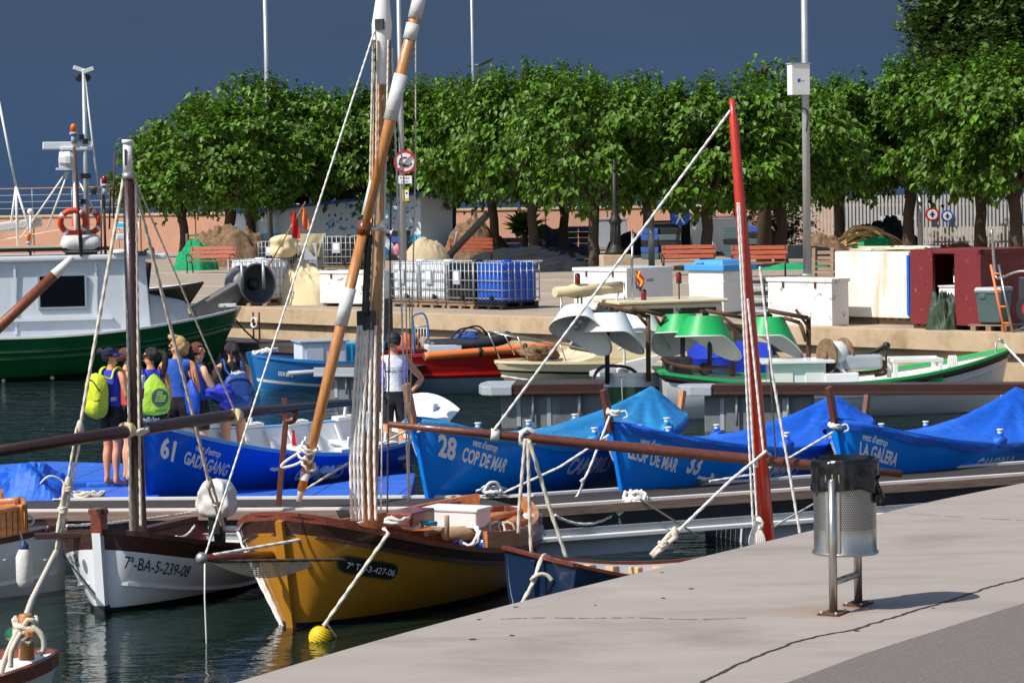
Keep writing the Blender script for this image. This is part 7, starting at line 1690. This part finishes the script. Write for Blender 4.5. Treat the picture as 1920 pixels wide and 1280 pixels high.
def person(lab, P, rz, hgt, hy, pose=None, skin=None, top=None, shorts=None, hair=None, style='bun', suit=False, low=.74):
    me = body_mesh(pose or {}, hy); me.name = 'person'; me.materials.clear(); me.materials.append(skin or m_skin)
    for p in me.polygons: p.material_index = 0
    o = bpy.data.objects.new('person', me); col.objects.link(o); o.location = P; o.rotation_euler = (0, 0, rz); s = hgt / 1.72; o.scale = (s, s, s)
    tag(o, lab, 'person', 'people on the jetty')
    X = V((1, 0, 0)); Z = V((0, 0, 1))
    if top: cloth(me, 'swimsuit' if suit else 'tank_top', top, o, [(V((0, 0, .93)), -Z), (V((0, 0, 1.425)), Z), (V((.150, 0, 1.3)), X), (V((-.150, 0, 1.3)), -X), (V((.10, 0, 1.36)), V((1, 0, .9))), (V((-.10, 0, 1.36)), V((-1, 0, .9)))] if False else [(V((0, 0, .93)), -Z), (V((0, 0, 1.43)), Z), (V((.142, 0, 1.3)), X), (V((-.142, 0, 1.3)), -X)], .009, keep=lambda c: c.z > .85 and abs(c.x) < .2)
    if shorts: cloth(me, 'shorts', shorts, o, [(V((0, 0, low)), -Z), (V((0, 0, .985)), Z)], .012, keep=lambda c: abs(c.x) < .2 and c.z > low - .1 and c.z < 1.1)
    Rh = Matrix.Rotation(hy, 3, 'Z'); tl_ = V((pose or {}).get('tilt', (0, 0, 0)))
    hc = lambda p: Rh @ V(p) + V((0, 0, 1.5)) + tl_ * (p[2] / .15)
    if hair:
        b = MB()
        n_, k_ = 22, 16; vs = []; fs = []
        for i in range(k_ + 1):
            a = PI * i / k_
            for j in range(n_):
                q = 2 * PI * j / n_; x, y, z = math.sin(a) * math.cos(q), math.sin(a) * math.sin(q), math.cos(a)
                w_ = 1 + .05 * mnoise.noise(V((x * 4, y * 4, z * 2 + hgt * 9)))
                vs.append(hc((x * .092 * w_, .016 + y * .104 * w_, .105 + z * .098 * w_)))
        for i in range(k_):
            for j in range(n_):
                a = PI * (i + .5) / k_; q = 2 * PI * (j + .5) / n_; y, z = math.sin(a) * math.sin(q), math.cos(a)
                if (y < -.42 and z < .52) or (y < .1 and z < -.2) or z < -.72: continue
                l = (j + 1) % n_; fs.append((i * n_ + j, (i + 1) * n_ + j, (i + 1) * n_ + l, i * n_ + l))
        b.add(vs, fs, 0, True)
        if style == 'pony': b.tube(spline([hc(p) for p in ((0, .1, .14), (0, .17, .12), (.01, .19, .02), (.015, .17, -.10), (.02, .155, -.16))], 5), [.02 + .02 * math.sin(k / 20 * PI) for k in range(21)], 9)
        if style == 'braids':
            for s_ in (-1, 1): b.tube(spline([hc(p) for p in ((s_ * .05, .08, .06), (s_ * .075, .11, -.02), (s_ * .085, .13, -.12), (s_ * .09, .13, -.21))], 9), [.024 * (1 + .3 * math.sin(k * 1.6)) * (1 - k / 60) for k in range(28)], 8)
        if style == 'bun': b.ball(hc((0, .13, .15)), .045, jit=.4)
        if style == 'short': b.ball(hc((0, .05, .06)), .09, sc=(1, 1, 1.15), jit=.5); b.ball(hc((.0, -.045, .18)), .05, sc=(1.5, 1, .7), jit=.6)
        b.build('hair', hair, o)
    b = MB()
    for s_ in (-1, 1): b.ball(hc((s_ * .03, -.079, .095)), .011, 8, 6, sc=(1.3, .7, .8))
    b.build('eye', m_letter_d, o) if style != 'cap' else None
    b = MB(); b.ball(hc((0, -.083, .035)), .016, 8, 6, sc=(1.4, .4, .45)); b.build('mouth', mat('lip', (170, 84, 78), .5), o)
    o['hc'] = 0; del o['hc']
    return o, hc, s
def gp(px, py, Y, z): q = at(px, py, Y); return V((q.x, q.y, z))
ZD = JZ
akimbo = dict(le=(.36, .10, 1.12), lw=(.20, -.06, .97), re=(-.36, .10, 1.12), rw=(-.20, -.06, .97))
w1, h1, s1 = person('woman in a blue top and black shorts with a blue visor and yellow backpack', gp(214, 900, 31.9, ZD), 2.55, 1.69, -1.0, dict(le=(.22, -.05, 1.12), lw=(.19, -.22, 1.02), re=(-.22, -.03, 1.11), rw=(-.17, -.2, 1.0), rlk=(-.06, -.01, .49), rla=(-.05, .02, .085)), m_skin, m_top_b, m_blackc, m_hair_d, 'bun', low=.60)
b = MB(); b.lathe([(.105, .0), (.108, .05)], 22, 0, Matrix.Rotation(-1.0, 3, 'Z') @ Matrix.Rotation(-.18, 3, 'X'), h1((0, .012, .125)), cap=False)
b.grid(lambda u, v: h1((.10 * math.sin((u - .5) * 2.2), -.05 - .055 * math.cos((u - .5) * 2.2) - .075 * v * math.cos((u - .5) * 2.4), .135 - .025 * v)), 12, 4); b.build('visor', mat('navy_visor', (24, 40, 84), .5, 0, .1, 8, dirt=(70, 110, 190), dlo=.6, dhi=.64, dsc=22), w1)
b = MB(); b.tube([h1((-.075, -.04, .1)), h1((-.04, -.088, .1)), h1((.04, -.088, .1)), h1((.075, -.04, .1))], [.008, .018, .018, .008], 8); b.build('sunglasses', m_bagb, w1)
w2, h2, s2 = person('woman in a red top half hidden behind the maroon mast', gp(243, 898, 32.35, ZD), 1.9, 1.66, -.2, dict(le=(.2, -.08, 1.12), lw=(.12, -.2, 1.1)), m_skin2, mat('red_sportswear', (196, 60, 50), .7), m_blackc, m_hair_r, 'bun', low=.62)
w3, h3, s3 = person('woman in a blue racerback top with a dark ponytail and a lime drawstring bag', gp(288, 900, 31.85, ZD), 3.35, 1.69, 1.15, dict(le=(.21, -.05, 1.12), lw=(.15, -.2, 1.08), re=(-.22, -.02, 1.1), rw=(-.2, -.16, .95)), m_skin, m_top_b, m_blackc, m_hair_d, 'pony', low=.62)
b = MB(); b.tube([h3((-.075, -.04, .1)), h3((-.04, -.088, .1)), h3((.04, -.088, .1)), h3((.075, -.04, .1))], [.008, .017, .017, .008], 8); b.build('sunglasses', m_dark, w3)
w4, h4, s4 = person('tall blond woman in a mid blue tank top looking over her shoulder', gp(338, 900, 32.5, ZD), 3.1, 1.79, 1.95, dict(re=(-.23, 0, 1.1), rw=(-.24, -.1, .9), le=(.22, -.05, 1.12), lw=(.14, -.2, 1.05)), m_skin, m_top_b2, m_blackc, m_hair_b, 'short', low=.62)
w5, h5, s5 = person('woman with a chestnut ponytail and a blue drawstring bag, smiling to the side', gp(377, 900, 32.6, ZD), 2.15, 1.70, -.9, dict(le=(.24, -.12, 1.12), lw=(.10, -.28, 1.02), re=(-.22, -.1, 1.12), rw=(-.05, -.28, 1.02)), m_skin2, m_top_b2, m_blackc, m_hair_r, 'pony', low=.62)
w6, h6, s6 = person('woman in a black swimsuit with two dark braids and a stuffed blue bag', gp(440, 900, 32.9, ZD), 3.45, 1.70, .35, dict(tilt=(0, -.05, -.02), le=(.36, .02, 1.14), lw=(.20, -.05, .99), re=(-.24, -.08, 1.12), rw=(-.22, -.25, 1.0)), m_skin, m_blackc, m_blackc, m_hair_d, 'braids', suit=True, low=.80)
mn, hm, sm_ = person('man in a white sleeveless vest and dark cap with hands on hips', gp(742, 880, 34.2, .47), .12, 1.80, -.25, akimbo, m_skin, m_top_w, m_blackc, m_hair_d, 'cap', low=.6)
b = MB(); b.ball(hm((0, .012, .125)), .098, 20, 12, sc=(1, 1.12, .95)); b.grid(lambda u, v: hm((.088 * math.sin((u - .5) * 2.4), -.06 - .05 * math.cos((u - .5) * 2.4) - .07 * v * math.cos((u - .5) * 2.6), .125 - .03 * v)), 12, 4); b.build('cap', mat('navy_cap', (24, 28, 40), .7), mn)
b = MB(); b.tube([hm((-.075, -.05, .095)), hm((-.035, -.09, .092)), hm((.035, -.09, .092)), hm((.075, -.05, .095))], [.009, .019, .019, .009], 8); b.build('sunglasses', m_dark, mn)
def torso_front(me_o, y0=-.2):
    return None
def body_text(o, s, x, z, size, m, back=False, **k):
    # lettering laid on the garment: cast on to the figure's own trunk
    tgt = [c for c in o.children if c.name.startswith(('tank_top', 'shorts', 'swimsuit'))]
    vs, fs, w = text_mesh(s, size, **k); out = []
    src = [c for c in tgt if (z > .98) != c.name.startswith('shorts')][0]
    for a, c in vs:
        px = (x - w / 2 + a) * (-1 if back else 1); pz = z + c
        hit, p, nn, i = src.ray_cast(V((px, .6 if back else -.6, pz)), V((0, -1 if back else 1, 0)))
        out.append((p + V((0, .006 if back else -.006, 0))) if hit else V((px, .15 if back else -.15, pz)))
    b = MB(); b.add(out, fs); return b.build('lettering', m, o, recalc=False)
m_gl = mat('grey_print', (90, 96, 120), .6)
bpy.context.view_layer.update()
body_text(mn, 'CONSTRUCCIONES', 0, 1.265, .026, m_gl, sx=1.0); body_text(mn, 'MARLOS', 0, 1.215, .052, m_gl, bold=.01, sx=1.2); body_text(mn, '____________', 0, 1.19, .036, m_gl); body_text(mn, '___________', 0, 1.165, .036, m_gl)
body_text(w3, 'adidas', -.02, .80, .085, m_letter, back=True, bold=.02)
body_text(w1, 'CS', .09, 1.06, .06, m_letter, back=True, bold=.02)
b = MB()
for s_ in (-1, 1): b.tube([V((s_ * .142, -.06 * 1, 1.36)), V((s_ * .150, -.05, 1.2)), V((s_ * .140, -.055, 1.0))], .022, 8)
b.build('side_panel', m_top_b, mn)

def bag(name, lab, o, s, c, w, d, h, m, kind, straps=None, extra=None, yaw=0.0):
    M_ = Matrix.Translation(o.location) @ Matrix.Rotation(o.rotation_euler.z, 4, 'Z'); P = M_ @ (V(c) * s)
    T = Thing(name, lab, 'bag', P, o.rotation_euler.z + yaw)
    def fn(u, v):
        a = u * 2 * PI; p = .55 if kind == 'pack' else .8; cx, sy = math.cos(a), math.sin(a)
        pr = (1 - abs(2 * v - 1) ** (4 if kind == 'pack' else 3)) ** .5
        if kind == 'sack': pr = (1 - max(0, (.5 - v) * 2) ** 7) ** .5 * (.06 + .94 * min(1, ((1 - v) / .42)) ** .75)
        n_ = 1 + .05 * mnoise.noise(V((cx * 2, sy * 2, v * 4))) + (.03 * math.sin(a * 8) * max(0, v - .7) * 3 if kind == 'sack' else 0)
        return V((math.copysign(abs(cx) ** p, cx) * w / 2 * pr * n_, d / 2 + math.copysign(abs(sy) ** p, sy) * d / 2 * pr * n_, (v - .5) * h))
    b = MB(); b.grid(fn, 40, 22); b.build('pack_body' if kind == 'pack' else 'sack', m, T, recalc=False)
    if kind == 'pack':
        zz = lambda t0, t1, v0, v1, n=14: [fn(lerp(t0, t1, k / n) % 1, lerp(v0, v1, math.sin(k / n * PI))) + V((0, .008, 0)) for k in range(n + 1)]
        b = MB(); b.tube(zz(.02, .48, .62, .86), .008, 6); b.build('zip', m_black, T); b = MB(); b.tube(zz(.03, .47, .44, .40), .007, 6); b.build('zip', m_black, T)
        b = MB(); b.grid(lambda u, v: fn(.04 + .42 * u, .08 + .34 * v) + V((0, .025 * math.sin(v * PI) * math.sin(u * PI) + .012, 0)), 14, 8); b.build('front_pocket', m, T, recalc=False)
    def bl(x, y, z):                         # a point on the wearer, in the bag's own frame
        return Matrix.Rotation(-yaw, 3, 'Z') @ ((V((x, y, z)) - V(c)) * s)
    for sx in (-1, 1):
        P_ = [V((sx * w * .2, .04, h * .42)), bl(sx * .095, .115, 1.33), bl(sx * .105, .07, 1.425), bl(sx * .105, -.01, 1.455), bl(sx * .11, -.09, 1.40), bl(sx * .12, -.125, 1.28)]
        b = MB(); b.tube(spline(P_, 6), .024 if kind == 'pack' else .008, 8, flat=.5 if kind == 'pack' else 1); b.build('strap', m if kind == 'pack' else m_black, T)
    return T, fn
bag('backpack', 'yellow green backpack worn by the woman with the visor', w1, s1, (0.02, .12, 1.12), .34, .20, .56, m_lime, 'pack', yaw=-.35)
T, fn = bag('drawstring_bag', 'lime green drawstring bag with a round grey emblem worn by the ponytailed woman', w3, s3, (-.02, .13, 1.13), .36, .13, .50, m_limeg, 'sack')
b = MB(); pts = []; C_ = .30; 
def onbag(x, z): 
    v = z / .50 + .5; best = None
    for k in range(60):
        u = .02 + .46 * k / 59; p = fn(u, v)
        if best is None or abs(p.x - x) < abs(best.x - x): best = p
    return V((x, best.y + .006, z))
ctr = onbag(-.06, -.03)
ringp = [onbag(-.06 + .10 * math.cos(k * PI / 12), -.03 + .11 * math.sin(k * PI / 12)) for k in range(24)]
b.add(ringp + [ctr], [(k, (k + 1) % 24, 24) for k in range(24)]); b.build('emblem', mat('slate_print', (70, 92, 96), .6), T, recalc=False)
b = MB()
for k in range(6): z = .045 - k * .022; w_ = .03 + k * .006; b.add([onbag(-.06 - w_, z) + V((0, .004, 0)), onbag(-.06 + w_, z) + V((0, .004, 0)), onbag(-.06 + w_, z - .01) + V((0, .004, 0)), onbag(-.06 - w_, z - .01) + V((0, .004, 0))], [(0, 1, 2, 3)])
b.build('emblem_lines', m_limeg, T, recalc=False)
vs, fs, w_ = text_mesh('nour', .07, sx=1.1); b = MB(); b.add([onbag(.0 - a, -.20 + c) for a, c in vs], fs); b.build('lettering', mat('slate_print', (70, 92, 96), .6), T, recalc=False)
bag('drawstring_bag', 'royal blue drawstring bag hanging on the chestnut haired woman', w5, s5, (-.06, .10, 1.02), .24, .12, .46, m_bagb, 'sack', yaw=.5)
T, fn = bag('drawstring_bag', 'stuffed blue bag with pale cloth at the top on the braided woman', w6, s6, (-.02, .12, 1.06), .33, .18, .48, m_bagd, 'pack')
b = MB(); b.ball((0, .07, .23), .07, sc=(1.3, .8, .5), jit=.7); b.build('towel', m_canvas_w, T)
T = Thing('clothing_bundle', 'royal blue jacket bundled in the arms of the chestnut haired woman', 'jacket', at(415, 735, 32.5), .2)
b = MB(); b.ball((0, 0, 0), .15, 20, 14, sc=(1.1, .7, .6), jit=.6); b.build('cloth', m_top_b, T)
b = MB(); b.ball((.08, -.02, -.12), .1, 14, 10, sc=(1.0, .7, .9), jit=.6); b.build('sleeve', m_top_b, T)
dock('blue plastic floating dock under the group of women beside the boat numbered 61', ((238, 930), (300, 905), (470, 896), (470, 868), (250, 868)), JZ - .005, .4)
dock('blue plastic floating dock under the standing man', ((690, 885), (775, 885), (772, 868), (690, 868)), .465, .3)
# ---------------------------------------------------------------- litter bin on the quay
fp, rp_ = on(1566, 1149, QZ), on(1606, 1134, QZ); c = (fp + rp_) / 2; dd = (rp_ - fp); rz = math.atan2(dd.y, dd.x)
T = Thing('litter_bin', 'perforated steel litter bin on two legs with a black liner', 'litter bin', V((c.x, c.y, QZ)), rz)
hl = dd.length / 2
b = MB(); prof = [(.192, .37), (.196, .365), (.202, .372)]
b.lathe([(.2, .53), (.2, .90)], 48, cap=False); b.build('drum', m_perf, T)
b = MB(); b.lathe([(.0, .385), (.195, .38), (.214, .366), (.214, .378), (.201, .39), (.201, .53)], 48, cap=False); b.build('base_band', m_steel, T); b = MB(); b.lathe([(.204, .88), (.204, .925), (.197, .93)], 48, cap=False); b.build('rim_band', m_steel, T)
for x_ in (-.2, .2): b = MB(); b.box((x_, 0, .63), (.012, .1, .52)); b.build('backing_strip', m_steel, T, bevel=.004)
for s in (-1, 1):
    b = MB(); b.cyl((s * (hl + .03), 0, .0), (s * (hl + .03), 0, .845), .027, n=18); b.lathe([(.027, .845), (.02, .856), (0, .86)], 16, c=(s * (hl + .03), 0, 0)); lg = b.build('leg', m_steel, T)
    b = MB(); b.box((s * (hl + .03), 0, .007), (.2, .14, .012)); b.build('foot_plate', m_rust, lg, bevel=.003)
    b = MB()
    for x, y in ((-.075, -.05), (.075, -.05), (-.075, .05), (.075, .05)): b.cyl((s * (hl + .03) + x, y, .0), (s * (hl + .03) + x, y, .024), .009, n=6)
    b.build('bolt', m_galv, lg)
b = MB(); b.cyl((-hl - .03, 0, .20), (hl + .03, 0, .20), .022, n=14); b.build('crossbar', m_steel, T)
def lin_(u, v):
    a = u * 2 * PI; z = .98 - v * .20; r_ = .207 + .012 * abs(math.sin(a * 7 + 3 * math.sin(a * 2))) * (.3 + v) + .010 * mnoise.noise(V((math.cos(a) * 3, math.sin(a) * 3, v * 3)))
    if v < .08: r_ = .195 + .012 * v / .08
    return V((r_ * math.cos(a), r_ * math.sin(a), z + .008 * math.sin(a * 5) * (v > .9) - .012 * v * math.sin(a * 3)))
b = MB(); b.grid(lin_, 96, 12); b.grid(lambda u, v: V((.194 * (1 - .3 * v) * math.cos(u * 2 * PI), .194 * (1 - .3 * v) * math.sin(u * 2 * PI), .98 - .45 * v)), 40, 6); ln = b.build('bin_liner', m_bagk, T, recalc=False)
k_ = T.l(at(1643, 905, c.y - .08)); b = MB(); b.tube(spline([k_ + V((-.02, 0, .04)), k_, k_ + V((.0, -.02, -.05)), k_ + V((.03, -.01, -.09))], 5), [.035 - .018 * math.sin(k / 15 * PI) for k in range(16)], 9); b.ball(k_ + V((.0, -.01, -.09)), .035, sc=(1.2, .6, 1), jit=.8); b.build('knot', m_bagk, ln)
b = MB(); pts = [V((c.x + .16 * math.cos(a) * (1 + .25 * math.sin(a * 3)) - .1, c.y + .5 * math.sin(a) * (1 + .2 * math.cos(a * 2)), QZ + .003)) for a in [2 * PI * k / 30 for k in range(30)]]

# small marks on the apron: leaves, gum and chips
r = random.Random(21)
for k in range(20):
    P = on(r.uniform(700, 1900), r.uniform(960, 1250), QZ + .004)
    if P.x < -2 or P.y > 26: continue
    e_ = min((P - q_).length for q_ in edge_pts)
    px_ = P
    b = MB(); a0_ = r.uniform(0, 6.28); s_ = r.uniform(.012, .035)
    inside = True
    for i in range(len(edge_pts) - 1):
        p1, p2 = edge_pts[i], edge_pts[i + 1]
        if p1.x <= P.x <= p2.x and P.y > lerp(p1.y, p2.y, (P.x - p1.x) / max(1e-6, p2.x - p1.x)) - .05: inside = False
    if not inside: continue
    b.add([(s_ * math.cos(a0_ + t) * (1 if i % 2 else .5), s_ * math.sin(a0_ + t) * (.6 if i % 3 else 1), 0) for i, t in enumerate([0, 1, 2, 3, 4, 5])], [(0, 1, 2, 3, 4, 5)])
    o = b.build('dry_leaf', m_crack if k % 3 else m_rust, recalc=False); o.location = P
    tag(o, 'small dark fleck of litter lying on the pale quay', 'litter', 'dark flecks on the quay')

# ---------------------------------------------------------------- buoy and mooring lines
P = on(597, 1200, 0); T = Thing('mooring_buoy', 'small yellow ribbed buoy floating below the yellow bow', 'buoy', P)
Mb = Matrix.Rotation(.45, 3, 'Y'); pr_ = [(.1 * math.sin(PI * k / 12) ** .8, .035 - .095 * math.cos(PI * k / 12)) for k in range(13)]
b = MB(); b.lathe(pr_, 24, 0, Mb, (0, 0, .0)); b.build('float', m_yel, T); b = MB()
for i in range(2, 11): b.tube([Mb @ V((pr_[i][0] * 1.02 * math.cos(k * PI / 12), pr_[i][0] * 1.02 * math.sin(k * PI / 12), pr_[i][1])) for k in range(24)], .0045, 5, closed=True)
b.build('rib', m_yel, T)
yt = YB.w(YB.h.pt(.12, 1, 1, off=.05))
rope_thing('mooring_rope', 'thick pale rope from the yellow boat rail down to the small buoy', [YB.w(YB.h.pt(.12, 1, 1, off=-.05)) + V((0, 0, .06)), yt + V((0, 0, .05)), P + V((.05, 0, .13))], .018, m_rope)
rope_thing('mooring_rope', 'short dark chain from the buoy rope into the water', [at(612, 1168, 24.1), on(648, 1196, 0) - V((0, 0, .1))], .01, m_rope_d, plain=True)
rope_thing('mooring_rope', 'thin white rope hanging straight down from the bowsprit into the water', [at(384, 1050, 23.9), at(384, 1120, 23.9), at(389, 1250, 23.9) ], .008, m_rope_w, plain=True)
rope_thing('mooring_rope', 'thick rope from the white boat shroud foot down to the post in the near corner', [at(106, 1032, 26.0), at(60, 1125, 21.5), at(48, 1160, 19.25)], .024, m_rope)
rope_thing('mooring_rope', 'thin rope from the mast foot of the white boat along the jetty', sag(at(125, 985, 26.0), at(360, 960, 28.6), .02), .012, m_rope_w)
rope_thing('mooring_rope', 'pale line from the covered boat stem 28 down across to the yellow boat', [at(775, 800, 29.8), at(690, 845, 29.6), at(560, 925, 29.3)], .012, m_rope)
rope_thing('mooring_rope', 'pale line running from a jetty cleat up to the stem of boat 33', [at(935, 928, 29.9), at(1050, 875, 30.0), at(1142, 815, 30.2)], .014, m_rope_w)
rope_thing('mooring_rope', 'knotted painter hanging from the stem of boat 33 to the jetty', spline([at(1143, 780, 30.1), at(1130, 815, 30.0), at(1100, 890, 29.9), at(1088, 902, 29.9), at(1095, 898, 29.9), at(1085, 925, 30.0), at(1070, 942, 29.9)], 5), .014, m_rope_w)
rope_thing('mooring_rope', 'pale line from the last covered boat stem down to the jetty edge', [at(1565, 808, 31.3), at(1480, 858, 30.9), at(1420, 888, 30.6), at(1330, 902, 30.4)], .013, m_rope_w)
for k, (px, py, Y) in enumerate(((1150, 775, 30.15), (1565, 800, 31.25), (765, 800, 29.8))):
    b = MB(); c = at(px, py, Y); coil(b, (0, 0, 0), .07, 4, .016, Matrix.Rotation(.2, 3, 'Y'), k + 5); b.tube(spline([(.05, 0, 0), (.13, -.02, .03), (.16, -.02, -.03), (.1, -.03, -.06)], 5), .012, 6)
    o = b.build('rope_lashing', m_rope_w, recalc=False); o.location = c; tag(o, ('rope wound round the red brown stem of boat 33', 'rope wound round the stem of the covered boat behind the bin', 'rope wound round the varnished stem of boat 28')[k], 'rope')
P = at(1190, 935, 29.5)
b = MB(); r = random.Random(6)
for k in range(6): coil(b, (r.uniform(-.06, .06), 0, r.uniform(-.02, .03)), r.uniform(.06, .1), 1.5, .02, Matrix.Rotation(r.uniform(0, 1.5), 3, 'X') @ Matrix.Rotation(r.uniform(0, 3), 3, 'Z'), k)
b.tube(spline([(-.05, -.1, 0), (-.15, -.12, -.1), (-.2, -.12, -.15)], 5), .035, 8)
for k in range(10): b.tube([(-.2, -.12, -.13), (-.2 + r.uniform(-.06, .06), -.14, -.3 + r.uniform(-.06, .03))], .008, 4)
o = b.build('rope_knot', m_rope_w, recalc=False); o.location = P; tag(o, 'frayed bundle of white rope tied at the jetty edge', 'rope')
rope_thing('mooring_rope', 'slack white rope from the frayed jetty knot to the yellow boat stern', sag(at(1160, 958, 29.4), at(1040, 965, 28.9), .12), .014, m_rope_w)
rope_thing('mooring_rope', 'dark line from the jetty knot slanting down into the black water', [at(1200, 935, 29.4), at(1310, 1005, 28.8)], .012, m_rope_d, plain=True)
rope_thing('mooring_rope', 'white painter with a frayed end hanging over the quay side stern', [at(1665, 905, 31.0), at(1440, 985, 25.4)], .010, m_rope_w) if False else None
rope_thing('mooring_rope', 'thin white line from the jetty behind the bin to the red mast foot', [at(1640, 920, 30.6), at(1525, 945, 29.2), at(1445, 990, 25.3)], .010, m_rope_w)
b = MB(); c = on(165, 930, JZ + .02)
for k in range(3): coil(b, (r.uniform(-.08, .08), r.uniform(-.05, .05), .02), .12, 2.2, .017, None, k)
o = b.build('rope_coil', m_rope, recalc=False); o.location = c; tag(o, 'loose coil of tan rope lying on the jetty beside the blue dock', 'rope')
rope_thing('mooring_rope', 'white line from the small motor round to the jetty', sag(at(365, 985, 28.2), at(330, 1005, 27.6), .05), .012, m_rope_w)
# black lines, tyre and gear hung on the far wall
P = at(487, 612, 64.2); T = Thing('wall_ladder', 'short rusty iron ladder with a rope loop on the harbour wall', 'ladder', P, QROT)
b = MB(); b.tube([(-.12, -.1, .35), (-.12, -.1, -.5)], .025, 6); b.tube([(.12, -.1, .35), (.12, -.1, -.5)], .025, 6); b.build('rail', m_rust, T); b = MB()
for z in (-.3, -.05, .2): b.tube([(-.12, -.1, z), (.12, -.1, z)], .018, 6)
b.build('rung', m_rust, T); b = MB(); coil(b, (0, -.15, .1), .12, 2, .02, Matrix.Rotation(PI / 2, 3, 'X'), 3); b.build('rope_loop', m_rope_w, T, recalc=False)
P = at(727, 610, 57.5); T = Thing('fender_post', 'dark post with a grey pipe standing against the wall beside the man', 'post', V((P.x, P.y, .0)), 0)
b = MB(); b.box((0, 0, .9), (.22, .2, 1.8)); b.build('post', m_black, T, bevel=.02); b = MB(); b.cyl((-.2, 0, .2), (-.2, 0, 2.0), .05, n=10); b.build('pipe', m_greyp, T)
